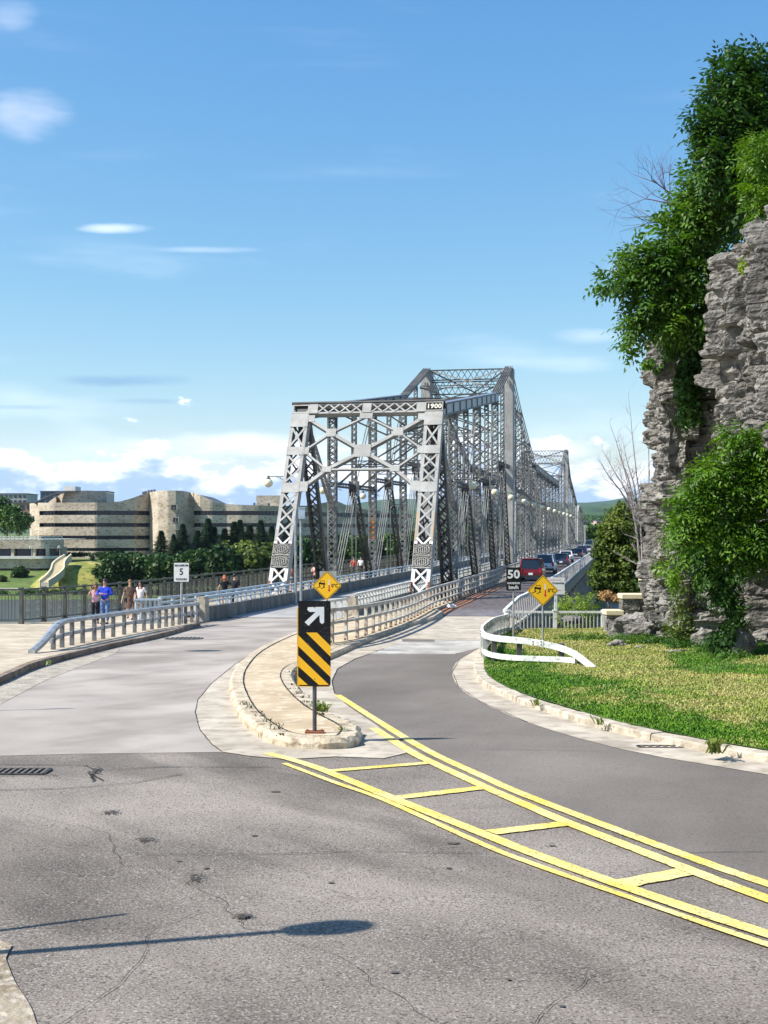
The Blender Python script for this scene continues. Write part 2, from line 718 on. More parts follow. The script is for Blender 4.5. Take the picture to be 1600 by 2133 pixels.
yellow = mat('yellow_road_paint', (0.76, 0.56, 0.09), (0.84, 0.70, 0.27), scale=2.2, rough=0.75, bump=0.3, bscale=60, c3=(0.42, 0.34, 0.18), s3=26, f3=0.7, bdist=0.004, c4=(0.16, 0.13, 0.09), s4=34, f4=0.75)
rust = mat('rust', (0.32, 0.10, 0.035), (0.16, 0.06, 0.03), scale=3, rough=0.9, bump=0.3)
dirt = mat('dirt', (0.22, 0.17, 0.11), (0.36, 0.30, 0.22), scale=2.0, rough=0.95, bump=0.8, bscale=14, c3=(0.45, 0.40, 0.32), s3=16, f3=0.8, bdist=0.04)
rockm = mat('bank_rock', (0.13, 0.115, 0.095), (0.25, 0.22, 0.18), scale=0.8, rough=0.95, bump=1.0, bscale=3, bdist=0.3)
weedm = leafmat('weed_leaves', (0.09, 0.14, 0.02), (0.16, 0.19, 0.04))

# the near land, with its banks falling to the river
land = [(-90, -25), (90, -25), (90, 44.0), (8.2, 44.0), (4.9, 44.0), (5.9, 54), (5.9, 57), (-12.8, 57), (-14.1, 50.0), (-90, 50.0)]
drape('ground', land, -0.03, dirt)
mb = MB()
n = len(land)
top = [(p[0], p[1], zg(p[1]) - 0.034) for p in land]
bot = []
for p in land:
    bot.append((p[0] + (3 if p[0] > 5 else -2), p[1] + (6 if p[1] > 20 else 0), -14.0))
vs = []
fs = []
for i in range(n):
    a, b = V(top[i]), V(top[(i + 1) % n])
    c_, d = V(bot[i]), V(bot[(i + 1) % n])
    m = max(2, min(30, int((b - a).length / 1.5)))
    base = len(vs)
    for j in range(m + 1):
        for k in range(9):
            q = a.lerp(b, j / m).lerp(c_.lerp(d, j / m), k / 8)
            if 0 < k:
                q = q + V(noise.noise_vector(q * 0.4)) * 0.7
            vs.append(q)
    for j in range(m):
        for k in range(8):
            x = base + j * 9 + k
            fs.append((x, x + 9, x + 10, x + 1))
mb.add(vs, fs)
tag(mb.build('riverbank', rockm), kind='structure')

# pavings, each sheet a few millimetres above the one below
drape('road_foreground', [(-60, -20), (40, -20), (40, 34), (8, 34), (4, 50), (-1.5, 54.5), (-9.5, 54.5), (-13, 49), (-60, 49)], 0.0, asphalt_old)
lr = [(-1500, 1592), (0, 1575), (150, 1571), (455, 1567), (600, 1575), (620, 1450), (640, 1400), (690, 1340), (760, 1300), (745, 1272), (560, 1268), (415, 1302), (330, 1327), (240, 1346), (130, 1373), (60, 1394), (0, 1421), (-150, 1478), (-500, 1560)]
drape('road_to_bridge_centre', [G(*p) for p in lr], 0.004, asphalt_pale)
rr = [(700, 1452), (680, 1440), (680, 1390), (740, 1345), (800, 1350), (935, 1362), (990, 1362), (985, 1400), (1010, 1435), (1100, 1490), (1300, 1548), (1600, 1600), (2100, 1690), (2300, 2050), (2000, 2010), (1600, 1862), (1450, 1800), (1200, 1702), (1000, 1630), (886, 1572), (785, 1512)]
drape('road_to_bridge_right', [G(*p) for p in rr], 0.004, asphalt_new)
sl = [(760, 1363), (945, 1363), (1010, 1348), (1035, 1318), (1062, 1284), (925, 1284), (830, 1318)]
drape('approach_slab', [G(*p) for p in sl], 0.008, mat('concrete_slab', (0.30, 0.28, 0.25), (0.50, 0.47, 0.42), scale=0.8, rough=0.9, bump=0.25, bscale=30, c3=(0.18, 0.165, 0.15), s3=3.0, f3=0.5))
sl2 = [(835, 1334), (1000, 1334), (1020, 1325), (1062, 1284), (925, 1284)]
drape('approach_slab', [G(*p) for p in sl2], 0.012, concrete)
drape('asphalt_joint', [G(*p) for p in [(838, 1337), (905, 1337), (905, 1333), (838, 1332)]], 0.015, asphalt_new)

isl_out = [(750, 1549), (738, 1558), (700, 1562), (650, 1562), (600, 1558), (560, 1548), (525, 1526), (498, 1498), (482, 1462), (478, 1432), (490, 1402), (525, 1367), (585, 1336), (650, 1311), (712, 1291),
           (745, 1283), (800, 1268), (850, 1262), (925, 1281), (850, 1307), (770, 1338), (700, 1370), (650, 1390), (622, 1402), (612, 1420), (625, 1446), (655, 1476), (695, 1503), (735, 1524), (752, 1537)]
isl = [G(*p) for p in isl_out]
isl = smooth_path(isl, 4, True)
apron = [(745, 1279), (690, 1296), (620, 1318), (550, 1348), (490, 1383), (440, 1424), (412, 1458), (407, 1485), (416, 1522), (440, 1552), (462, 1567), (520, 1576), (600, 1583), (700, 1577), (800, 1581), (856, 1567), (785, 1512), (725, 1472),
         (697, 1445), (691, 1420), (703, 1394), (740, 1373), (850, 1333), (925, 1300), (945, 1284), (850, 1264)]
drape('concrete_gutter', [G(*p) for p in apron], 0.010, concrete)
rg = [(1030, 1320), (1008, 1345), (958, 1374), (942, 1400), (955, 1431), (1000, 1462), (1100, 1506), (1300, 1563), (1600, 1615), (2100, 1705), (2100, 1640), (1600, 1580), (1300, 1522), (1150, 1477), (1060, 1446), (1010, 1412), (1003, 1385), (1020, 1350), (1045, 1320)]
drape('concrete_gutter', smooth_path([G(*p) for p in rg], 3, True), 0.010, concrete)

# traffic island: kerb ring with a broken edge, and the slab inside it
island = tag(empty('traffic_island', (isl[0].x, isl[0].y, 0)), kind='structure')
off = V((isl[0].x, isl[0].y, 0))
mb = MB()
N = len(isl)
inn = offset_loop(isl, 0.27)
inn2 = offset_loop(isl, 0.06)
rings = []
sub = 5
def dens(lp):
    out = []
    for i in range(len(lp)):
        for k in range(sub):
            out.append(V(lp[i][:2]).lerp(V(lp[(i + 1) % len(lp)][:2]), k / sub))
    return out
A, B_, C_ = dens(isl), dens(inn2), dens(inn)
M_ = len(A)
vs = []
for i in range(M_):
    p, q, r_ = A[i], B_[i], C_[i]
    near = max(0.15, min(1.0, (26 - p.y) / 8))
    e = noise.noise(V((p.x * 5, p.y * 5, 0))) * 0.05 * near
    h = noise.noise(V((p.x * 7, p.y * 7, 4))) * 0.035 * near
    o2 = (p - r_).normalized() * e
    vs += [(p.x, p.y, zg(p.y) - 0.02), (p.x + o2.x, p.y + o2.y, zg(p.y) + 0.09 + h), (q.x + o2.x, q.y + o2.y, zg(q.y) + 0.148 + h * 0.6), (r_.x, r_.y, zg(r_.y) + 0.155), (r_.x, r_.y, zg(r_.y) - 0.02)]
fs = []
for i in range(M_):
    j = (i + 1) % M_
    for k in range(4):
        fs.append((i * 5 + k, i * 5 + k + 1, j * 5 + k + 1, j * 5 + k))
vs = [V(q) - off for q in vs]
mb.add(vs, fs)
mb.build('kerb', mat('island_kerb_concrete', (0.42, 0.34, 0.23), (0.57, 0.49, 0.37), scale=2.2, rough=0.9, bump=0.7, bscale=20, c3=(0.20, 0.14, 0.09), s3=6, f3=0.8, bdist=0.03), island)
o = drape('slab', offset_loop(isl, 0.29), 0.145, concrete_tan, kind=None, parent=island)
o.data.transform(Matrix.Translation(-off))

# kerbs of separate stones
def kerb_run(name, pts, w, h, material, L=3.0, rough_=0.01):
    pts = resample(pts, 0.25)
    root = tag(empty(name, (pts[0].x, pts[0].y, 0)), kind='structure')
    k = max(2, int(L / 0.25))
    o0 = V((pts[0].x, pts[0].y, 0))
    for i in range(0, len(pts) - 1, k):
        seg = [V((p.x, p.y, zg(p.y))) - o0 for p in pts[i:i + k + 1]]
        if len(seg) < 2:
            continue
        d = (seg[-1] - seg[-2]).normalized()
        seg[-1] = seg[-1] - d * 0.02
        mb = MB()
        j = random.uniform(-0.008, 0.008)
        prof = [(-w / 2, -0.1), (-w / 2 + 0.012, h * 0.8 + j), (-w / 2 + 0.035, h + j), (w / 2, h + j + 0.005), (w / 2, -0.1)]
        vs0 = len(mb.v)
        mb.sweep(seg, prof[::-1])
        mb.v = [tuple(V(q) + V(noise.noise_vector((V(q) + o0) * 6)) * rough_) for q in mb.v]
        mb.build('kerb_stone', material, root)
    return root

kr = smooth_path([G(*p) for p in [(1030, 1345), (1012, 1352), (998, 1385), (1005, 1418), (1058, 1452), (1150, 1484), (1300, 1528), (1600, 1587), (2100, 1650)]], 5)
kerb_run('right_kerb', [V((p.x, p.y)) for p in kr][::-1], 0.24, 0.12, chipped, 2.6, 0.012)
kl = smooth_path([G(*p) for p in [(413, 1305), (330, 1329), (240, 1348), (130, 1375), (60, 1396), (0, 1423), (-150, 1480), (-500, 1562), (-1400, 1650)]], 5)
kerb_run('left_kerb', kl, 0.2, 0.15, kerb_brown, 3.0, 0.012)

# left walkway
wk = [(p.x, p.y) for p in kl] + [(-60, 44), (-60, 49.9), (-14.0, 49.9), (-12.6, 56.5), (-9.4, 56.5), (-8.4, 52)]
drape('walkway', wk, 0.135, mat('walkway_concrete', (0.36, 0.29, 0.20), (0.54, 0.46, 0.35), scale=0.8, rough=0.9, bump=0.3, bscale=20, c3=(0.24, 0.18, 0.12), s3=2.5, f3=0.5))

# worn gritty margin beside the left kerb
gm = [(0, 1424), (70, 1400), (150, 1376), (250, 1352), (240, 1362), (160, 1392), (90, 1420), (30, 1452), (0, 1468), (-250, 1560), (-260, 1512)]
drape('grit_margin', [G(*p) for p in gm], 0.009, mat('grit', (0.30, 0.26, 0.20), (0.50, 0.45, 0.37), scale=3, rough=0.95, bump=0.9, bscale=40, c3=(0.10, 0.09, 0.08), s3=22, f3=0.7))
# rubble corner at lower left
rc = [(-300, 1955), (0, 1962), (12, 2000), (32, 2050), (58, 2090), (75, 2133), (100, 2260), (-300, 2300)]
bm_pts = [G(*p) for p in rc]
o = drape('rubble_verge', smooth_path(bm_pts, 3, True), 0.012, dirt)

# painted lines
def pline(pts, w, name='painted_line'):
    p = resample(smooth_path([G(*q) for q in pts], 6), 0.07)
    return ribbon(name, p, w, 0.016, yellow, jag=0.05)

pline([(592, 1592), (700, 1633), (801, 1669), (1000, 1759), (1100, 1799), (1300, 1869), (1600, 1972), (2100, 2130)], 0.085)
pline([(556, 1571), (610, 1585), (676, 1607), (816, 1664), (1005, 1739), (1100, 1777), (1281, 1843), (1600, 1950), (2100, 2100)], 0.15)
pline([(703, 1449), (785, 1502), (886, 1563), (1000, 1617), (1100, 1661), (1412, 1779), (1600, 1845), (2100, 2010)], 0.14)
pline([(778, 1518), (855, 1567), (904, 1592), (1009, 1641), (1100, 1681), (1180, 1715), (1431, 1813), (1600, 1876), (2100, 2050)], 0.15)
def pbar(a, b, w):
    p = resample([G(*a), G(*b)], 0.07)
    ribbon('painted_bar', p, w, 0.012, yellow, jag=0.08)
pbar((690, 1607), (900, 1590), 0.17)
pbar((830, 1663), (1008, 1642), 0.20)
pbar((1022, 1736), (1182, 1717), 0.20)
pbar((1298, 1843), (1438, 1816), 0.22)

# cracks and seams
cr = MB()
def crack(pts, w, wob=0.03, dz=0.012, step=0.12):
    p = resample([V(q) for q in [G(*a) for a in pts]], step)
    p = [q + V((noise.noise(V((q.x * 3, q.y * 3, 1))), noise.noise(V((q.x * 3, q.y * 3, 9))))) * wob for q in p]
    r_ = ribbon(None, p, w, dz, None, jag=0.5)
    cr.add(r_.v, r_.f)
crack([(0, 1593), (180, 1596), (200, 1606), (330, 1599), (560, 1599)], 0.018)
crack([(0, 1647), (150, 1643), (280, 1632), (380, 1614)], 0.016)
crack([(0, 1618), (90, 1615), (120, 1617)], 0.015)
for k in range(9):
    a = random.uniform(186, 206)
    crack([(a, 1600 + k * 2.6), (a + random.uniform(-16, 18), 1604 + k * 2.6), (a + random.uniform(-10, 22), 1609 + k * 2.6)], 0.022, 0.03, 0.013)
crack([(740, 1775), (1000, 1778)], 0.008, 0.02)
crack([(1000, 1562), (1250, 1566)], 0.008, 0.02)
crack([(1430, 1778), (1600, 1776)], 0.008, 0.02)
crack([(300, 1782), (600, 1780), (740, 1775)], 0.008, 0.02)
crack([(60, 1700), (210, 1735), (260, 1800), (420, 1850), (520, 1935), (700, 1990), (820, 2080), (900, 2133)], 0.004, 0.10, 0.012, 0.05)
crack([(420, 1850), (600, 1842), (760, 1870), (980, 1868)], 0.0035, 0.08, 0.012, 0.05)
crack([(120, 2133), (260, 2050), (300, 1960), (420, 1900)], 0.004, 0.10, 0.012, 0.05)
crack([(1120, 2133), (1210, 2040), (1400, 1990), (1600, 2010)], 0.004, 0.10, 0.012, 0.05)

# joint round the gutter, and in the island
crack([(640, 1317), (550, 1349), (490, 1384), (440, 1425), (412, 1459), (407, 1485), (416, 1521), (440, 1551), (462, 1567)], 0.014, 0.01, 0.014)
crack([(697, 1446), (691, 1420), (703, 1394), (740, 1373), (800, 1352)], 0.016, 0.01, 0.014)
crack([(1008, 1345), (958, 1374), (942, 1400), (955, 1431), (1000, 1462), (1100, 1506)], 0.012, 0.01, 0.014)
crack([(415, 1516), (500, 1514)], 0.008, 0.005, 0.014)
crack([(405, 1480), (485, 1470)], 0.006, 0.005, 0.014)
crack([(760, 1362), (945, 1362)], 0.02, 0.01, 0.014)
tag(cr.build('road_cracks', crackmat), kind='stuff')
# dark stains and pock marks
stain = mat('oil_stain', (0.060, 0.051, 0.044), (0.115, 0.098, 0.083), scale=9, rough=0.85)
st = MB()
for (u, v, ru, rv, kk) in [(303, 1752, 18, 8, 1), (232, 1694, 16, 4, 1), (404, 1832, 18, 15, 1), (1255 * 0 + 430, 1810, 6, 2, 1), (505, 1912, 14, 6, 1), (165, 1740 + 85, 4, 1, 1), (373, 1795, 9, 1.2, 1), (170, 1825, 5, 1, 1),
                        (945, 1758, 17, 2, 1), (690, 1840, 8, 1.6, 1), (575, 1650, 12, 1.4, 1), (1150, 1763, 9, 1.4, 1), (1060, 2043, 8, 2, 1), (1170, 2098, 9, 2.5, 1),
                        (935, 1810, 8, 1.5, 1), (1117, 1804, 5, 1.2, 1), (822, 2028, 12, 2, 1), (530, 1742, 9, 1.5, 1)]:
    if min(ru, rv * 3) < 12:
        p0 = G(u, v)
        ax_, ay_ = ru * p0.y / FPX, max(0.012, G(u, v - rv).y - p0.y)
        poly = [(p0.x + cos(t) * ax_ * random.uniform(.7, 1.1), p0.y + sin(t) * ay_ * random.uniform(.7, 1.1)) for t in [2 * pi * i / 9 for i in range(9)]]
        st.add([(q[0], q[1], zg(q[1]) + 0.010) for q in poly], [tuple(range(9))])
    else:
        for k in range(150):
            g_, h_ = random.gauss(0, 0.62), random.gauss(0, 0.45)
            p0 = G(u + g_ * ru, v + h_ * rv)
            rr_ = random.uniform(0.004, 0.013)
            poly = [(p0.x + cos(t) * rr_ * random.uniform(.6, 1.2), p0.y + sin(t) * rr_ * random.uniform(.6, 1.2)) for t in [2 * pi * i / 6 for i in range(6)]]
            z_ = 0.010 + 0.0001 * k
            st.add([(q[0], q[1], zg(q[1]) + z_) for q in poly], [tuple(range(6))])
tag(st.build('road_stains', stain), kind='stuff')

# cast iron covers and gratings
iron = mat('cast_iron', (0.03, 0.028, 0.026), (0.07, 0.06, 0.05), scale=12, rough=0.6, metal=0.4)
def grate(u, v, w, d, label, n=9, rz=0.0, ring=False):
    p = G(u, v)
    root = tag(empty('drain_grate', (p.x, p.y, zg(p.y) + 0.004), rz), label, 'drain grate')
    mb = MB()
    if ring:
        mb.lathe((0, 0, 0), [(w / 2, 0.0), (w / 2, 0.012), (w / 2 - 0.05, 0.014)], 20)
        mb.v = [(x, y * d / w, z) for x, y, z in mb.v]
    else:
        for sx_ in (-1, 1):
            mb.box((sx_ * w / 2, 0, 0.008), (0.04, d, 0.016))
            mb.box((0, sx_ * d / 2, 0.008), (w, 0.04, 0.016))
    mb.build('frame', iron, root)
    for i in range(n):
        mb = MB()
        x = -w / 2 + w * (i + .5) / n
        yy = d * 0.5 * (sqrt(max(0.05, 1 - (2 * x / w) ** 2)) if ring else 1)
        mb.box((x, 0, 0.02 if ring else 0.01), (w / n * 0.45, yy * 1.8, 0.014))
        mb.build('grate_bar', mat('grate_bar', (0.18, 0.15, 0.12), rough=0.6, metal=0.5), root)
    return root
grate(25, 1609, 0.85, 0.34, 'cast iron drain grate in the cracked asphalt at the left edge', 11)
grate(383, 1331, 1.3, 1.25, 'oval iron drain cover lying in the pale road beside the guard rail', 9, ring=True)
grate(1378, 1557, 0.62, 0.16, 'rusty slot drain set in the concrete gutter on the right', 6)

# weeds in the joints
def weeds(name, spots, label, hgt=0.12, n=14, m_=weedm):
    for (u, v, sc_) in spots:
        p = G(u, v, 0.10)
        mb = MB()
        for k in range(n):
            a = random.uniform(0, 2 * pi)
            ln = hgt * sc_ * random.uniform(.5, 1.1)
            q0 = V((random.gauss(0, .03) * sc_, random.gauss(0, .03) * sc_, 0))
            q1 = q0 + V((cos(a) * ln * .6, sin(a) * ln * .6, ln * .8))
            q2 = q1 + V((cos(a) * ln * .5, sin(a) * ln * .5, -ln * .1))
            w_ = V((-sin(a), cos(a), 0)) * 0.012 * sc_
            mb.add([q0 - w_ * .5, q0 + w_ * .5, q1 + w_, q1 - w_, q2], [(0, 1, 2, 3), (3, 2, 4)])
        o = mb.build(name, m_)
        o.location = (p.x, p.y, zg(p.y) + 0.10)
        tag(o, label(u, v) if callable(label) else label, 'weed', 'small weeds growing in the kerb joints')
weeds('weed', [(666, 1487, 1.8)], 'leafy green weed in the joint just behind the hazard sign post', n=40)
weeds('weed', [(1487, 1568, 2.0)], 'tall spiky weed at a kerb joint beside the slot drain', n=26)
weeds('weed', [(1250, 1510, 1.3)], 'small green weed at a kerb joint halfway along the right kerb')
weeds('weed', [(1118, 1470, 1.2)], 'small dark weed at a kerb joint below the white rail end')
weeds('weed', [(100, 1385, 1.3)], 'dry yellow weed on the brown kerb near the guard rail foot')
weeds('weed', [(712, 1528, 1.0)], 'tiny weed on the broken nose of the traffic island')
ws = [(590 - 11 * k + random.uniform(-4, 4), 1530 - 9 * k + random.uniform(-2, 2), random.uniform(.4, .9)) for k in range(8)]
ws += [(612 + random.uniform(-2, 3), 1400 + 9 * k, random.uniform(.35, .6)) for k in range(5)] + [(622 + 9 * k, 1445 + 9 * k, random.uniform(.4, .8)) for k in range(6)]
mbw = MB()
for (u, v, sc_) in ws:
    p = G(u, v, 0.15)
    for k in range(12):
        a = random.uniform(0, 2 * pi)
        ln = 0.1 * sc_ * random.uniform(.5, 1.1)
        q0 = V((p.x + random.gauss(0, .05), p.y + random.gauss(0, .03), zg(p.y) + 0.15))
        q1 = q0 + V((cos(a) * ln * .6, sin(a) * ln * .6, ln * .7))
        w_ = V((-sin(a), cos(a), 0)) * 0.01
        mbw.add([q0 - w_ * .5, q0 + w_ * .5, q1 + w_, q1 - w_], [(0, 1, 2, 3)])
tag(mbw.build('joint_weeds', mat('weed_dark', (0.05, 0.06, 0.02), (0.12, 0.10, 0.04), scale=8, rough=0.8)), kind='stuff')
# the open joint between kerb and slab
jt = MB()
lp = dens(offset_loop(isl, 0.28))
lp.append(lp[0])
r_ = ribbon(None, lp, 0.026, 0.158, None, jag=0.5)
jt.add(r_.v, r_.f)
o = jt.build('joint', crackmat, island)
o.data.transform(Matrix.Translation(-off))

# ================================================================== THE TRUSS BRIDGE
steel = mat('steel_grey_paint', (0.29, 0.285, 0.265), (0.40, 0.395, 0.37), scale=0.9, rough=0.6, bump=0.1, bscale=12, c3=(0.26, 0.17, 0.10), s3=3.2, f3=0.30)
steel_dk = mat('steel_dark_grey', (0.045, 0.045, 0.045), (0.085, 0.085, 0.08), scale=0.9, rough=0.55, bump=0.1, bscale=12, c3=(0.12, 0.08, 0.05), s3=3, f3=0.3)  # rear and inner truss members: shade painted into the grey; also plain dark rails
steel_in = mat('steel_inner_shaded', (0.085, 0.086, 0.085), (0.22, 0.22, 0.213), scale=0.6, rough=0.6, bump=0.1, bscale=12, c3=(0.34, 0.33, 0.30), s3=1.3, f3=0.7)  # same bridge steel, base colour darkened to paint in the shade inside the truss
steel_blue = mat('steel_chord_bluish', (0.13, 0.15, 0.19), (0.19, 0.22, 0.28), scale=0.7, rough=0.4, spec=0.6, c3=(0.2, 0.16, 0.13), s3=2, f3=0.25)
steel_foot = mat('steel_whitened', (0.62, 0.60, 0.60), (0.78, 0.76, 0.74), scale=2, rough=0.6, c3=(0.42, 0.22, 0.12), s3=4, f3=0.5)
rail_blue = mat('rail_pale_blue', (0.36, 0.45, 0.52), (0.48, 0.56, 0.62), scale=2, rough=0.5, c3=(0.20, 0.2, 0.2), s3=6, f3=0.4)
galv = mat('rail_galvanised', (0.26, 0.275, 0.29), (0.42, 0.44, 0.455), scale=3, rough=0.42, metal=0.35, c3=(0.15, 0.15, 0.15), s3=8, f3=0.4)
tan_rail = mat('rail_tan_paint', (0.38, 0.36, 0.31), (0.52, 0.50, 0.45), scale=2, rough=0.6, c3=(0.26, 0.13, 0.06), s3=5, f3=0.7)
white_rail = mat('rail_white_paint', (0.66, 0.66, 0.62), (0.80, 0.80, 0.76), scale=2.5, rough=0.6, c3=(0.30, 0.29, 0.26), s3=11, f3=0.75)
grating = mat('steel_grating', (0.16, 0.15, 0.16), (0.27, 0.25, 0.26), scale=1.5, rough=0.6, metal=0.3, c3=(0.26, 0.12, 0.08), s3=2.5, f3=0.6, stretch=(1, 0.3, 1))
rusty_deck = mat('rusty_deck_plate', (0.42, 0.16, 0.06), (0.24, 0.10, 0.06), scale=1.2, rough=0.9, bump=0.3, c3=(0.5, 0.30, 0.18), s3=5, f3=0.5)
deck_pale = mat('deck_pale', (0.26, 0.25, 0.24), (0.40, 0.38, 0.36), scale=0.5, rough=0.9, bump=0.2, bscale=30, stretch=(1, 0.4, 1))
planks = mat('boardwalk_wood', (0.30, 0.24, 0.17), (0.44, 0.37, 0.28), scale=2, rough=0.85)

bridge = tag(empty('steel_truss_bridge', B0), 'grey riveted steel truss bridge with latticed posts and 1900 plate running away over the river', 'bridge')
TW = 8.3          # trusses stand at t = 0 and t = TW
OFF = V(B0)


def part(mb, name, material, parent=bridge, kind=None, smooth=False):
    mb.v = [(x - OFF.x, y - OFF.y, z - OFF.z) for x, y, z in mb.v]
    o = mb.build(name, material, parent, smooth)
    if kind:
        o['kind'] = kind
    return o


def lattice(p0, p1, w, d, cell, name='lattice_post', material=None, bw=0.07, fl=0.11, side=None, plates=True, single=False, backs=True, web=False):
    """riveted lattice member: four corner angles, end plates, and crossing lacing bars front and back"""
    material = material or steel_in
    p0, p1 = V(p0), V(p1)
    A_ = (p1 - p0)
    L = A_.length
    A_.normalize()
    sd = V(side) if side is not None else PL
    sd = (sd - A_ * sd.dot(A_)).normalized()
    n = A_.cross(sd)
    mb = MB()
    for i in (-1, 1):
        if web:
            mb.bar(p0 + sd * (i * (w / 2 - .015)), p1 + sd * (i * (w / 2 - .015)), n, d, 0.03)
            for j in (-1, 1):
                mb.bar(p0 + sd * (i * (w / 2 - fl / 2 - .031)) + n * (j * (d / 2 - .02)), p1 + sd * (i * (w / 2 - fl / 2 - .031)) + n * (j * (d / 2 - .02)), sd, fl, 0.02)
        else:
            for j in (-1, 1):
                q = sd * (i * (w / 2 - fl / 2)) + n * (j * (d / 2 - .012))
                mb.bar(p0 + q, p1 + q, sd, fl, 0.022)
                q = sd * (i * (w / 2 - .012)) + n * (j * (d / 2 - fl / 2 - .025))
                mb.bar(p0 + q, p1 + q, n, fl, 0.022)
    if plates:
        for j in (-1, 1):
            for e in (0, L - 0.5):
                mb.bar(p0 + A_ * e + n * (j * (d / 2 + .012)), p0 + A_ * (e + .5) + n * (j * (d / 2 + .012)), sd, w, 0.02)
    o = part(mb, name, material)
    lc = MB()
    m = max(1, round((L - 1.0) / cell)) if plates else max(1, round(L / cell))
    a0 = 0.5 if plates else 0
    st_ = (L - 2 * a0) / m
    ww = w - fl
    for j in ((-1, 1) if backs else (-1,)):
        for k in range(m):
            a, b = a0 + k * st_, a0 + (k + 1) * st_
            for sgn in (-1, 1):
                if single and (k % 2 == 0) == (sgn > 0):
                    continue
                q0 = p0 + A_ * a + sd * (sgn * ww / 2) + n * (j * (d / 2 + .014 + .006 * sgn))
                q1 = p0 + A_ * b - sd * (sgn * ww / 2) + n * (j * (d / 2 + .014 + .006 * sgn))
                lc.bar(q0, q1, sd, bw, 0.012)
    if not web:
        for i in (-1, 1):
            for k in range(0, m):
                a, b = a0 + k * st_, a0 + (k + 1) * st_
                sg = 1 if k % 2 else -1
                q0 = p0 + A_ * a + n * (sg * (d - fl) / 2) + sd * (i * (w / 2 + .008))
                q1 = p0 + A_ * b - n * (sg * (d - fl) / 2) + sd * (i * (w / 2 + .008))
                lc.bar(q0, q1, n, bw, 0.012)
    part(lc, 'lacing', material, o, kind='stuff')
    return o


# ---- the near portal --------------------------------------------------------
def pp(t, z):
    """point on the plane of the leaning end posts"""
    return BR(6.0 * z / 11.6, t, z)

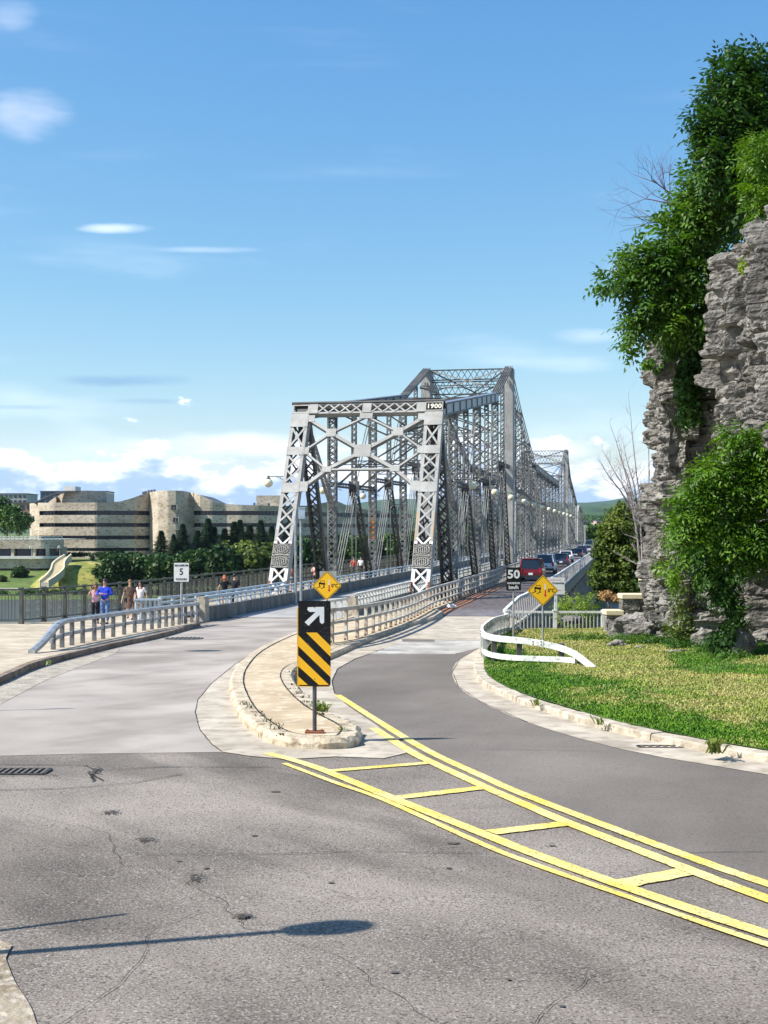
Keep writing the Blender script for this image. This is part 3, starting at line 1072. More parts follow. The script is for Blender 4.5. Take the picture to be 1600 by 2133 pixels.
PA = (pp(0, 11.6) - pp(0, 0)).normalized()
PN = PA.cross(PL).normalized()
if PN.y > 0:
    PN = -PN
rivet_pts = []
HW = 0.54
for t in (0, TW):
    mb = MB()
    for i in (-1, 1):
        c0 = PL * (i * (HW - .02))
        mb.bar(pp(t, -0.9) + c0, pp(t, 11.2) + c0, PN, 0.62, 0.03)
        for j in (-1, 1):
            q = PL * (i * (HW - .10)) + PN * (j * .315)
            mb.bar(pp(t, -0.9) + q, pp(t, 11.2) + q, PL, 0.20, 0.022)
    post = part(mb, 'end_post', steel)
    zones = [(-0.3, 6.0, 7), (6.65, 8.35, 2), (8.95, 10.15, 1)]
    zones = [(0.0, 6.05, 7), (6.70, 8.38, 2), (8.92, 10.15, 1.0001)]
    for a, b, k in zones:
        k = int(k)
        st_ = (b - a) / k
        for i in range(k):
            for sg in (-1, 1):
                q0 = pp(t, a + i * st_ + .03) + PL * (sg * .40) + PN * (.333 + .008 * sg)
                q1 = pp(t, a + (i + 1) * st_ - .03) - PL * (sg * .40) + PN * (.333 + .008 * sg)
                mb = MB()
                mb.bar(q0, q1, PL, 0.115, 0.014)
                part(mb, 'lacing_bar', steel_foot if (a + i * st_ < 3.2) else steel, post)
    back = MB()
    for i in range(10):
        z0, z1 = i * 1.05, i * 1.05 + 1.0
        for sg in (-1, 1):
            back.bar(pp(t, z0) + PL * (sg * .40) - PN * (.333 + .008 * sg), pp(t, z1) - PL * (sg * .40) - PN * (.333 + .008 * sg), PL, 0.1, 0.014)
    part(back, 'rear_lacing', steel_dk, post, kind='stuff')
    for z0, z1 in ((6.08, 6.68), (8.40, 8.90), (10.17, 11.02)):
        mb = MB()
        mb.bar(pp(t, z0) + PN * .36, pp(t, z1) + PN * .36, PL, 1.10, 0.016)
        part(mb, 'tie_plate', steel, post)
        for zz_ in np.linspace(z0 + .06, z1 - .06, 5):
            for sg in (-1, 1):
                rivet_pts.append(pp(t + sg * .47, zz_) + PN * .372)
    for zz_ in np.arange(0.1, 11.0, 0.17):
        for sg in (-1, 1):
            rivet_pts.append(pp(t + sg * .49, zz_) + PN * .328)
    # pale, whitened sheathing strips on the foot of the front flanges
    for i in (-1, 1):
        mb = MB()
        q = PL * (i * (HW - .10)) + PN * .330
        mb.bar(pp(t, 0.95) + q, pp(t, 3.2) + q, PL, 0.205, 0.008)
        part(mb, 'worn_flange_paint', steel_foot, post)
        mb = MB()
        q = PL * (i * (HW - .06)) + PN * .332
        mb.bar(pp(t, 0.2 if i < 0 else 3.3), pp(t, 0.9 if i < 0 else 4.4), PL, 0.01, 0.004) if False else mb.bar(pp(t, -0.1) + q, pp(t, 0.93) + q, PL, 0.12, 0.006)
        part(mb, 'rust_streak', rust, post)
        if t == 0:
            mb = MB()
            mb.bar(pp(t, 3.25) + q, pp(t, 4.9) + q, PL, 0.09, 0.006)
            part(mb, 'rust_streak', mat('rust_ochre', (0.50, 0.30, 0.14), (0.40, 0.33, 0.25), scale=3, rough=0.8), post)
    # ornamental ironwork panel: two ovals of scrolls
    for zc in (2.72, 2.02):
        orn = MB()
        for rr_ in (0.42, 0.24):
            pts = [pp(t + cos(a) * rr_, zc + sin(a) * rr_ * .62) + PN * .39 for a in [2 * pi * k / 18 for k in range(19)]]
            orn.tube(pts, 0.018, 5)
        for k in range(-3, 4):
            x = k * 0.11
            h_ = 0.24 * sqrt(max(0, 1 - (x / .44) ** 2))
            orn.tube([pp(t + x, zc - h_) + PN * .39, pp(t + x, zc + h_) + PN * .39], 0.016, 5)
        for sg in (-1, 1):
            for sz_ in (-1, 1):
                pts = [pp(t + sg * (.44 - .10 * cos(a)), zc + sz_ * (.26 + .07 * sin(a))) + PN * .39 for a in np.linspace(0, 5.2, 10)]
                orn.tube(pts, 0.018, 5)
        orn.bar(pp(t, zc - .30) + PN * .385, pp(t, zc - .34) + PN * .385, PL, 0.9, 0.02)
        part(orn, 'scrollwork', steel, post, kind='stuff')
        bk = MB()
        bk.bar(pp(t, zc - .345) + PN * .352, pp(t, zc + .345) + PN * .352, PL, 1.04, 0.012)
        part(bk, 'backing_plate', mat('dark_bronze', (0.06, 0.055, 0.05), (0.16, 0.13, 0.09), scale=14, rough=0.6), post)
    # head of the post: plate with year, or an empty dark frame
    if t == 0:
        mb = MB()
        mb.bar(pp(t, 11.04) + PN * .36, pp(t, 11.60) + PN * .36, PL, 1.08, 0.03)
        dp = part(mb, 'date_plate', mat('plate_black', (0.02, 0.018, 0.016), rough=0.8, spec=0.1))
        me = text_mesh('1900', 0.44, 0.012, 0.012)
        me.materials.append(mat('plate_figures', (0.66, 0.62, 0.52), rough=0.6))
        q = pp(t, 11.32) + PN * .385
        o = link('numerals', me, dp, (q.x - OFF.x, q.y - OFF.y, q.z))
        o.rotation_euler = (-math.atan(6.0 / 11.6), 0, R(-10.8))
        fr = MB()
        for zz_ in (11.06, 11.58):
            fr.bar(pp(t, zz_) + PL * .54 + PN * .39, pp(t, zz_) - PL * .54 + PN * .39, PA, 0.06, 0.03)
        for sg in (-1, 1):
            fr.bar(pp(t, 11.09) + PL * .51 * sg + PN * .39, pp(t, 11.55) + PL * .51 * sg + PN * .39, PL, 0.05, 0.03)
        part(fr, 'plate_frame', steel, dp)
    else:
        fr = MB()
        for zz_ in (11.07, 11.56):
            fr.bar(pp(t, zz_) + PL * .54 + PN * .36, pp(t, zz_) - PL * .54 + PN * .36, PA, 0.10, 0.04)
        for sg in (-1, 1):
            fr.bar(pp(t, 11.12) + PL * .49 * sg + PN * .36, pp(t, 11.51) + PL * .49 * sg + PN * .36, PL, 0.10, 0.04)
        q = part(fr, 'plate_frame', steel)
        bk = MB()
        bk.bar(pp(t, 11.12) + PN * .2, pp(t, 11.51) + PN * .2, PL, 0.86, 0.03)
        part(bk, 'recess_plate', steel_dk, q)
# cap line over the whole portal
mb = MB()
mb.bar(pp(-0.62, 11.68), pp(TW + 0.62, 11.68), PN, 0.9, 0.10)
part(mb, 'cornice', steel_dk)
# top strut
zt0, zt1 = 11.05, 11.60
strut = MB()
for zz_ in (zt0, zt1):
    for j in (.34, -.1):
        strut.bar(pp(.55, zz_) + PN * j, pp(TW - .55, zz_) + PN * j, PA, 0.11, 0.022)
    strut.bar(pp(.55, zz_) + PN * .13, pp(TW - .55, zz_) + PN * .13, PN, 0.42, 0.02)
strut_o = part(strut, 'portal_strut', steel)
zc_, zh = (zt0 + zt1) / 2, (zt1 - zt0) / 2
for (a, b) in ((1.05, TW / 2 - .3), (TW / 2 + .3, TW - 1.05)):
    n_ = 4
    for i in range(n_):
        x0, x1 = a + (b - a) * i / n_, a + (b - a) * (i + 1) / n_
        for sg in (-1, 1):
            mb = MB()
            mb.bar(pp(x0, zc_ + sg * zh) + PN * (.365 + .008 * sg), pp(x1, zc_ - sg * zh) + PN * (.365 + .008 * sg), PA, 0.085, 0.012)
            part(mb, 'lacing_bar', steel, strut_o)
for tt in (.80, TW / 2, TW - .80):
    mb = MB()
    mb.bar(pp(tt, zt0 - .04) + PN * .385, pp(tt, zt1 + .02) + PN * .385, PL, 0.55, 0.014)
    part(mb, 'gusset_plate', steel, strut_o)
    for zz_ in (zt0 + .03, zc_, zt1 - .05):
        for sg in (-1, 1):
            rivet_pts.append(pp(tt + sg * .23, zz_) + PN * .395)
# bracing
H_ = TW / 2
tops, g1, mid, g2, kn = 10.70, (H_ * .50, 9.78), (H_, 8.62), (H_ * .50, 7.50), (.55, 6.33)


def brace(pts, w=0.17, name='portal_brace', dd=0.30):
    mb = MB()
    for a, b in zip(pts, pts[1:]):
        for j in (0.32, 0.32 - dd):
            mb.bar(pp(*a) + PN * j, pp(*b) + PN * j, PL if abs(a[0] - b[0]) < abs(a[1] - b[1]) else PA, w, 0.02)
        mb.bar(pp(*a) + PN * (.32 - dd / 2), pp(*b) + PN * (.32 - dd / 2), PN, dd, 0.03)
    return part(mb, name, steel)


for f in (lambda t: t, lambda t: TW - t):
    brace([(f(.55), tops), (f(g1[0]), g1[1]), (f(mid[0]), mid[1]), (f(g2[0]), g2[1]), (f(kn[0] + .05), kn[1])], 0.20)
    brace([(f(H_), tops + .1), (f(g1[0]), g1[1]), (f(.5), 8.65)], 0.11, dd=0.16)
    brace([(f(.5), 8.65), (f(g2[0]), g2[1])], 0.11, dd=0.16)
    for (x, z, w, h) in ((g1[0], g1[1], .62, .50), (g2[0], g2[1], .58, .34), (.72, 10.70, .45, .42), (.66, 8.65, .36, .44), (.78, 6.45, .55, .60)):
        mb = MB()
        mb.bar(pp(f(x), z - h / 2) + PN * .345, pp(f(x), z + h / 2) + PN * .345, PL, w, 0.016)
        part(mb, 'gusset_plate', steel)
        for a in np.linspace(-.4, .4, 4):
            for b in (-.38, 0, .38):
                rivet_pts.append(pp(f(x) + a * w, z + b * h) + PN * .356)
mb = MB()
mb.bar(pp(H_, 8.62 - .38) + PN * .347, pp(H_, 8.62 + .38) + PN * .347, PL, 1.02, 0.02)
part(mb, 'gusset_plate', steel)
for a in np.linspace(-.44, .44, 7):
    for b in np.linspace(-.32, .32, 5):
        rivet_pts.append(pp(H_ + a, 8.62 + b) + PN * .36)
brace([(g2[0], 7.50), (TW - g2[0], 7.50)], 0.10, dd=0.16)
mb = MB()
mb.bar(pp(H_, tops - .05) + PN * .345, pp(H_, tops + .30) + PN * .345, PL, .8, 0.016)
part(mb, 'gusset_plate', steel)
rv = MB()
for q in rivet_pts:
    a, b = PL * .022, PA * .022
    rv.add([q + a, q + b, q - a, q - b, q + PN * .018], [(0, 1, 4), (1, 2, 4), (2, 3, 4), (3, 0, 4)])
part(rv, 'rivets', steel, kind='stuff')

# ---- truss lines ---------------------------------------------------------------
S_T1, S_T2 = 56.0, 184.4
HIP = 6.2
ZT = 20.4


def ztop(s):
    """height of the upper chord"""
    if s <= HIP:
        return 11.5 * s / HIP
    if s <= 42:
        return 11.5 + (16.1 - 11.5) * (s - HIP) / (42 - HIP)
    if s <= S_T1:
        return 16.1 + (ZT - 16.1) * (s - 42) / (S_T1 - 42)
    if s <= 92:
        return ZT - (ZT - 12.4) * ((s - S_T1) / 36) ** 0.85
    if s <= 150:
        return 12.4
    if s <= S_T2:
        return 12.4 + (ZT - 12.4) * (1 - ((S_T2 - s) / 34.4)) ** 1.2
    if s <= 200:
        return ZT - (ZT - 15.5) * (s - S_T2) / 15.6
    if s <= 238:
        return 15.5 - 4.5 * (s - 200) / 38
    return 11.0


def chord(s0, z0, s1, z1, t, material=steel_blue, w=0.7, h=0.82):
    mb = MB()
    p, q = BR(s0, t, z0), BR(s1, t, z1)
    mb.bar(p, q, PL, w, h)
    o = part(mb, 'top_chord', material)
    rb = MB()
    a = (q - p)
    L = a.length
    a.normalize()
    up = PL.cross(a) if PL.cross(a).z > 0 else a.cross(PL)
    for sg in (-1, 1):
        for e in (-1, 1):
            rb.bar(p + PL * (sg * (w / 2 + .03)) + up * (e * (h / 2 - .06)), q + PL * (sg * (w / 2 + .03)) + up * (e * (h / 2 - .06)), up, 0.10, 0.05)
        for k in np.arange(2.2, L, 3.4):
            c_ = p + a * k + PL * (sg * (w / 2 + .025))
            rb.bar(c_ - up * (h / 2 - .02), c_ + up * (h / 2 - .02), a, 0.34, 0.04)
    part(rb, 'chord_angle', steel_dk, o, kind='stuff')
    return o


def eyebars(p, q, n=4, gap=0.16, w=0.17, th=0.045, name='eyebar'):
    for k in range(n):
        d = PL * ((k - (n - 1) / 2) * gap)
        mb = MB()
        mb.bar(V(p) + d, V(q) + d, AX.cross(PL) if abs((V(q) - V(p)).normalized().z) < .7 else AX, w, th)
        part(mb, name, steel_in)


def sway(s, z0, z1, heavy=False):
    """lattice frame across the road between the two trusses"""
    for zz_ in (z0, z1):
        mb = MB()
        for e in (-.12, .12):
            mb.bar(BR(s, .4, zz_ + e), BR(s, TW - .4, zz_ + e), V((0, 0, 1)), 0.07, 0.05)
        n_ = 11
        for i in range(n_):
            a, b = .4 + (TW - .8) * i / n_, .4 + (TW - .8) * (i + 1) / n_
            sg = 1 if i % 2 else -1
            mb.bar(BR(s, a, zz_ - .12 * sg), BR(s, b, zz_ + .12 * sg), V((0, 0, 1)), 0.04, 0.02)
        part(mb, 'sway_strut', steel_dk)
    for a, b in (((.4, z0), (TW - .4, z1)), ((.4, z1), (TW - .4, z0))):
        mb = MB()
        mb.bar(BR(s + .05, *a), BR(s + .05, *b), V((0, 0, 1)), 0.11, 0.05)
        part(mb, 'sway_brace', steel_dk)
    for f in (lambda t: t, lambda t: TW - t):
        mb = MB()
        mb.bar(BR(s, f(.4), z0 - 1.5), BR(s, f(2.0), z0 - .1), V((0, 0, 1)), 0.13, 0.08)
        part(mb, 'knee_brace', steel_dk)


for t in (0, TW):
    # chords
    chord(HIP - .1, 11.3, 42, 15.9, t)
    eyebars(BR(42, t, 16.1), BR(S_T1, t, ZT), 5, 0.17, 0.26, 0.05)
    for k in range(3):
        a, b = S_T1 + k * 12, S_T1 + (k + 1) * 12
        eyebars(BR(a, t, ztop(a)), BR(b, t, ztop(b)), 4, 0.18, 0.24, 0.05)
    chord(92, 12.2, 150, 12.2, t)
    for a, b in ((150, 167), (167, S_T2)):
        eyebars(BR(a, t, ztop(a)), BR(b, t, ztop(b)), 4, 0.18, 0.24, 0.05)
    for a, b in ((S_T2, 200), (200, 238)):
        chord(a, ztop(a) - .2, b, ztop(b) - .2, t, steel, 0.6, 0.5)
    # bottom chord
    mb = MB()
    mb.bar(BR(-0.6, t, -1.0), BR(238, t, -1.0), PL, 0.6, 0.7)
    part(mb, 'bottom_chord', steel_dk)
    # leg that leans away from the hip
    lattice(BR(HIP, t, 11.2), BR(12.0, t, -0.8), .80, .5, .8, 'hip_diagonal', steel_dk, fl=.12, bw=.09, web=True)
    # main posts and bars of the anchor arm
    mains = [14, 28, 42]
    for s in mains:
        lattice(BR(s, t, -0.8), BR(s, t, ztop(s) - .4), .62, .5, .42)
    for a, b in ((14, 28), (28, 42), (42, S_T1)):
        m = (a + b) / 2
        zm = ztop(b) * .5
        eyebars(BR(a, t, -.6), BR(m, t, zm), 4, 0.17, 0.12)
        eyebars(BR(m, t, zm), BR(b, t, ztop(b) - .3), 2, 0.2, 0.12)
        lattice(BR(m, t, zm - .5), BR(m, t, ztop(m) - .4), .38, .3, .40, 'sub_post', bw=.05, fl=.07)
        lattice(BR(m, t, zm), BR(b, t, -.8), .5, .4, .5, 'sub_strut', steel_dk, bw=.06, fl=.09)
        eyebars(BR(m, t, -.6), BR(m, t, zm), 2, 0.3, 0.07, 0.05, 'hanger_rod')
        # stiffening strut along the truss at mid height
        lattice(BR(a, t, zm), BR(b, t, zm * 1.02), .3, .3, .5, 'longitudinal_strut', steel_dk, bw=.05, fl=.06)
        mb = MB()
        mb.box((0, 0, 0), (.9, .5, .9))
        o = part(MB(), 'x', steel) if False else None
        gp = MB()
        gp.bar(BR(m, t - .30, zm - .6), BR(m, t - .30, zm + .5), AX, .9, .03)
        gp.bar(BR(m, t + .30, zm - .6), BR(m, t + .30, zm + .5), AX, .9, .03)
        part(gp, 'pin_plate', steel)
    lattice(BR(HIP + .2, t, 11.0), BR(14, t, 5.6), .36, .3, .5, 'counter_strut', steel, bw=.05, fl=.07)
    # main tower: solid-plated box leg towards the approach, lattice behind
    for s_, dz_ in ((S_T1, 0),):
        mb = MB()
        for i in (-1, 1):
            mb.bar(BR(s_, t + i * .48, -1.2), BR(s_, t + i * .48, ZT - .2), AX, 1.5, 0.05)
        tw = part(mb, 'tower_post', steel)
        lc = MB()
        n_ = 24
        lc.bar(BR(s_ - .79, t, -.8), BR(s_ - .79, t, ZT - .3), PL, 0.92, 0.03)
        for k in range(n_):
            a, b = -.4 + k * (ZT) / n_, -.4 + (k + 1) * ZT / n_
            for e in (.76,):
                for sg in (-1, 1):
                    lc.bar(BR(s_ + e, t - sg * .44, a), BR(s_ + e + .01 * sg, t + sg * .44, b), PL, 0.09, 0.014)
        part(lc, 'lacing', steel, tw, kind='stuff')
        for e in (-.72, .72):
            for i in (-1, 1):
                mb = MB()
                mb.bar(BR(s_ + e, t + i * .40, -1.2), BR(s_ + e, t + i * .40, ZT - .2), PL, 0.16, 0.05)
                part(mb, 'corner_angle', steel, tw)
        # shoe gusset at the foot, and the raking back leg
        lattice(BR(s_ + 1.2, t, -.9), BR(s_ + 3.6, t, 7.2), .9, .5, .6, 'raking_leg', steel, fl=.13, bw=.09)
    # second tower, two flat-plated legs
    mb = MB()
    for i in (-1, 1):
        mb.bar(BR(S_T2, t + i * .48, -1.2), BR(S_T2, t + i * .48, ZT - .2), AX, 1.5, 0.05)
    tw = part(mb, 'tower_post', steel)
    lc = MB()
    for k in range(20):
        a, b = -.4 + k * ZT / 20, -.4 + (k + 1) * ZT / 20
        for e in (-.76, .76):
            for sg in (-1, 1):
                lc.bar(BR(S_T2 + e, t - sg * .44, a), BR(S_T2 + e + .01 * sg, t + sg * .44, b), PL, 0.12, 0.014)
    lc.bar(BR(S_T2 - .79, t, -.8), BR(S_T2 - .79, t, ZT - .3), PL, 0.92, 0.03)
    part(lc, 'lacing', steel, tw, kind='stuff')
    # cantilever arm, suspended span and the far arm: alternating posts and crossed bars
    ss = [56, 68, 80, 92, 101.7, 111.3, 121, 130.7, 140.3, 150, 161.5, 173, 184.4, 198, 211, 224, 238]
    for i, s in enumerate(ss):
        if s in (56, 184.4):
            continue
        wd = .75 if s in (68, 80, 173) else .6
        lattice(BR(s, t, -.8), BR(s, t, ztop(s) - .3), wd, .5, .55 if s < 130 else .8, bw=.08)
    for i, (a, b) in enumerate(zip(ss, ss[1:])):
        m = (a + b) / 2
        z0, z1 = (ztop(a), -.6) if (a < 121) else (-.6, ztop(b))
        if i % 1 == 0:
            eyebars(BR(a, t, z0), BR(b, t, z1), 2, 0.3, 0.14)
        lattice(BR(m, t, -.8), BR(m, t, ztop(m) * (.97 if a < 90 else .52)), .36, .3, .6, 'sub_post', bw=.06, fl=.08)
        if a < 160:
            eyebars(BR(a, t, -.6 if a < 121 else ztop(a)), BR(m, t, ztop(m) * .5), 2, 0.2, 0.10)
    # last span: lower humped box truss
    hump = [(240, -0.5), (243, 8.6), (250, 10.2), (262, 10.6), (274, 10.0), (284, 7.6), (290, -.5)]
    for (a, za), (b, zb) in zip(hump, hump[1:]):
        mb = MB()
        mb.bar(BR(a, t, za), BR(b, t, zb), PL, 0.9, 0.6)
        part(mb, 'end_span_chord', steel)
    for a, za in hump[1:-1]:
        lattice(BR(a, t, -.8), BR(a, t, za - .2), .6, .4, .8, bw=.1)
    for k in range(8):
        mb = MB()
        mb.bar(BR(300 + k * 14, t, -1), BR(300 + k * 14, t, 6.0), PL, 0.35, 0.35)
        part(mb, 'deck_post', steel) if k < 4 else None

# frames across the bridge, and lateral bracing under the roof line
for s in (14, 21, 28, 35, 42, 49):
    sway(s, ztop(s) - 3.2 if s > 30 else 8.6, ztop(s) - .5)
for s in (68, 80, 92, 101.7, 111.3, 121, 130.7, 140.3, 150, 161.5, 173, 198, 211):
    sway(s, 8.0, ztop(s) - .4)
lev = [HIP, 14, 21, 28, 35, 42]
for a, b in zip(lev, lev[1:]):
    for x, y in ((.3, TW - .3), (TW - .3, .3)):
        mb = MB()
        mb.bar(BR(a, x, ztop(a) - .1), BR(b, y, ztop(b) - .1), PL, 0.12, 0.09)
        part(mb, 'lateral_brace', steel_dk)
lev = [56, 68, 80, 92, 101.7, 111.3, 121, 130.7, 140.3, 150, 161.5, 173, 184.4]
for a, b in zip(lev, lev[1:]):
    for x, y in ((.3, TW - .3), (TW - .3, .3)):
        mb = MB()
        mb.bar(BR(a, x, ztop(a) - .2), BR(b, y, ztop(b) - .2), PL, 0.12, 0.09)
        part(mb, 'lateral_brace', steel_dk)
# the tall lattice frames that close each tower top
for s_ in (S_T1, S_T2):
    for (z0, z1) in ((ZT - .15, ZT - 1.15), (ZT - 1.35, ZT - 2.6)):
        mb = MB()
        for zz_ in (z0, z1):
            mb.bar(BR(s_, .4, zz_), BR(s_, TW - .4, zz_), V((0, 0, 1)), 0.10, 0.25)
        tf = part(mb, 'tower_strut', steel_dk)
        lc = MB()
        n_ = 12
        for i in range(n_):
            a, b = .4 + (TW - .8) * i / n_, .4 + (TW - .8) * (i + 1) / n_
            for sg in (-1, 1):
                zc2, zh2 = (z0 + z1) / 2, (z0 - z1) / 2
                lc.bar(BR(s_ + .02 * sg, a, zc2 - zh2 * sg), BR(s_ + .02 * sg, b, zc2 + zh2 * sg), V((0, 0, 1)), 0.06, 0.02)
        part(lc, 'lacing', steel_dk, tf, kind='stuff')
    for a, b in (((.4, ZT - .2), (TW - .4, ZT - 2.4)), ((.4, ZT - 2.4), (TW - .4, ZT - .2))):
        mb = MB()
        mb.bar(BR(s_ - .2, *a), BR(s_ - .2, *b), V((0, 0, 1)), 0.12, 0.06)
        part(mb, 'tower_brace', steel)
    arc = MB()
    arc.tube([BR(s_ - .1, .5 + (TW - 1) * k / 12, ZT - 3.9 + 1.25 * sin(pi * k / 12)) for k in range(13)], 0.06, 5)
    part(arc, 'tower_arch', steel_dk)

# ---- decks -----------------------------------------------------------------------
def strip(name, s0, s1, t0, t1, z, material, th=0.16, kind='structure', L=6.0, label=None):
    mb = MB()
    n_ = max(1, int((s1 - s0) / L))
    vs, fs = [], []
    for i in range(n_ + 1):
        s = s0 + (s1 - s0) * i / n_
        for (t, dz) in ((t0, 0), (t1, 0), (t1, -th), (t0, -th)):
            p = BR(s, t, 0)
            vs.append((p.x, p.y, (zg(p.y) if s < 0 else 0) + z + dz))
    for i in range(n_):
        a = i * 4
        for k in range(4):
            fs.append((a + k, a + (k + 1) % 4, a + 4 + (k + 1) % 4, a + 4 + k))
    fs.append((0, 3, 2, 1))
    a = n_ * 4
    fs.append((a, a + 1, a + 2, a + 3))
    mb.add(vs, fs)
    return tag(mb.build(name, material), kind=kind)

strip('bridge_roadway', -14.5, 420, .85, 6.35, 0.020, deck_pale, 0.25)
strip('bridge_right_deck', -12.0, 420, -6.95, -2.15, 0.018, grating, 0.25)
strip('rusty_deck_edge', -12.0, 60, -3.05, -2.2, 0.024, rusty_deck, 0.006)
strip('bridge_walkway', -14.0, 420, 9.05, 11.75, 0.10, planks, 0.2)
dm = mat('old_kerb_concrete', (0.42, 0.34, 0.24), (0.55, 0.46, 0.34), scale=1.2, rough=0.9, bump=0.3)
strip('island_neck', -22, -1.5, -2.1, .5, 0.12, dm, 0.3)
# cross ribs of the open grating
rb = MB()
for i in range(150):
    s = -11.8 + i * .4 * (1 + i * .004)
    p, q = BR(s, -3.1, .03), BR(s, -6.9, .03)
    rb.bar(p, q, AX, 0.10, 0.014)
tag(rb.build('grating_ribs', mat('grating_rib', (0.30, 0.28, 0.29), (0.20, 0.15, 0.13), scale=3, rough=0.5, metal=0.4)), kind='stuff')
jn = MB()
jn.bar(BR(-15.2, .9, .03), BR(-15.2, 6.3, .03), AX, .10, .02)
jn.bar(BR(-12.1, -2.2, .03), BR(-12.1, -6.9, .03), AX, .14, .02)
tag(jn.build('expansion_joint', crackmat), kind='structure')

# floor beams, stringers, outrigger brackets and piers
mb = MB()
for t_ in (-6.4, -4.5, -2.6, 2.2, 4.2, 6.1, 9.4, 11.4):
    mb.bar(BR(-8, t_, -.55), BR(300, t_, -.55), PL, .25, .5)
part(mb, 'stringer', steel_dk, kind='stuff')
for i in range(44):
    s = i * 7
    mb = MB()
    mb.bar(BR(s, -6.9, -1.05), BR(s, 11.7, -1.05), AX, .3, .45)
    mb.bar(BR(s, -6.6, -1.0), BR(s, 0, -2.6), AX, .2, .2)
    mb.bar(BR(s, 11.4, -1.0), BR(s, TW, -2.6), AX, .2, .2)
    part(mb, 'floor_beam', steel_dk)
stone_grey = mat('pier_stone', (0.18, 0.17, 0.15), (0.30, 0.28, 0.25), scale=0.8, rough=0.9, bump=0.6, bscale=6)
for s_ in (0.5, S_T1, S_T2, 239, 292, 350, 405):
    mb = MB()
    c_ = BR(s_, TW / 2, 0)
    w_ = 7.2
    poly = [BR(s_ + 1.6, -w_ + TW / 2 + .6, 0), BR(s_, -w_ + TW / 2 - 1.6, 0), BR(s_ - 1.6, -w_ + TW / 2 + .6, 0), BR(s_ - 1.6, w_ + TW / 2 - .6, 0), BR(s_, w_ + TW / 2 + 1.6, 0), BR(s_ + 1.6, w_ + TW / 2 - .6, 0)]
    mb.prism([(p.x, p.y) for p in poly], -15, -3.4)
    mb.prism([(c_.x + (p.x - c_.x) * 1.06, c_.y + (p.y - c_.y) * 1.06) for p in poly], -3.39, -2.7)
    part(mb, 'pier', stone_grey)

# ---- globe lamps on long arms -----------------------------------------------------
glass = mat('lamp_glass_opal', (0.74, 0.68, 0.44), (0.82, 0.78, 0.60), scale=2, rough=0.25, spec=0.6)
lampmetal = mat('lamp_bronze_green', (0.10, 0.12, 0.11), (0.16, 0.18, 0.16), scale=5, rough=0.5, metal=0.3)


def globe_lamp(s, t, t_from, label, r=.27, group='globe lamps along the bridge'):
    c_ = BR(s, t, 6.88)
    root = tag(empty('globe_lamp', c_), label, 'street lamp', group)
    mb = MB()
    mb.ball((0, 0, 0), r, 16, 10)
    mb.build('globe', glass, root, True)
    mb = MB()
    mb.lathe((0, 0, 0), [(r * .5, r * .86), (r * .55, r * 1.0), (r * .28, r * 1.15), (r * .28, r * 1.5), (.02, r * 1.7)], 10)
    mb.build('cap', lampmetal, root)
    arm = MB()
    q = PL * (t_from - t)
    up = V((0, 0, r * 1.45))
    arm.tube([up - q.normalized() * .1, up + q], 0.03, 5)
    arm.tube([up + q * .35 , up + q * 1.0 - V((0, 0, .42))], 0.02, 5)
    for k in (.55, .75, .9):
        arm.tube([up + q * k, up + q * k - V((0, 0, .42 * (k - .35) / .65))], 0.014, 4)
    arm.build('arm', lampmetal, root)
    return root

ordn = ['nearest', 'second', 'third', 'fourth', 'fifth', 'sixth', 'seventh', 'eighth', 'ninth', 'tenth', 'eleventh', 'twelfth', 'thirteenth', 'fourteenth', 'fifteenth', 'sixteenth']
for k in range(14):
    globe_lamp(10.5 + 14.1 * k, -1.75, -.2, ordn[k] + ' pale globe lamp from the portal, on an arm over the right deck')
for k in range(3):
    globe_lamp(4.2 + 14.1 * k, 10.0, TW + .3, ['pale globe lamp on an arm left of the portal, against the clouds', 'second globe lamp of the walkway side, seen through the portal', 'third globe lamp of the walkway side, seen deep inside the truss'][k])
# white cabinet poles seen through the portal
def pole_box(u, Y, v_top, label, bx=True):
    x = PX(u, Y)
    root = tag(empty('utility_pole', (x, Y, 0)), label, 'pole')
    mb = MB()
    mb.tube([(0, 0, 0), (0, 0, PZ(v_top, Y))], 0.07, 8)
    mb.build('pole', galv, root)
    if bx:
        mb = MB()
        mb.box((0.05, -.1, PZ(v_top, Y) - .2), (.35, .3, .55))
        mb.box((0.05, -.1, PZ(v_top, Y) + .1), (.39, .34, .05))
        mb.build('cabinet', rail_blue, root)
pole_box(627, 66, 1062, 'pale grey pole with a small cabinet on top behind the left railing')
pole_box(616, 67, 1075, 'thin plain pole beside the pole with the cabinet', False)

# ================================================================== RAILINGS AND PARAPETS
def path3(pts2, z=0.0, f=zg):
    return [V((p[0], p[1], f(p[1]) + z)) for p in pts2]


def BRp(s, t, z):
    p = BR(s, t, 0)
    return V((p.x, p.y, (zg(p.y) if s < 5 else 0) + z))


def add_part(root, mb, name, m, kind=None, smooth=False):
    L = root.location
    mb.v = [(x - L[0], y - L[1], z - L[2]) for x, y, z in mb.v]
    o = mb.build(name, m, root, smooth)
    if kind:
        o['kind'] = kind
    return o


def posts_along(root, pts, name, w, d, z0, z1, m, lean=0.0, kind=None, limit=300):
    joined = MB()
    for i, p in enumerate(pts):
        a = (pts[min(i + 1, len(pts) - 1)] - pts[max(i - 1, 0)])
        rz = atan2(a.y, a.x)
        mb = MB() if i < limit else joined
        mb.box((p.x, p.y, p.z + (z0 + z1) / 2), (w, d, z1 - z0), rz)
        if i < limit:
            add_part(root, mb, name, m)
    if joined.v:
        add_part(root, joined, name, m, 'stuff')


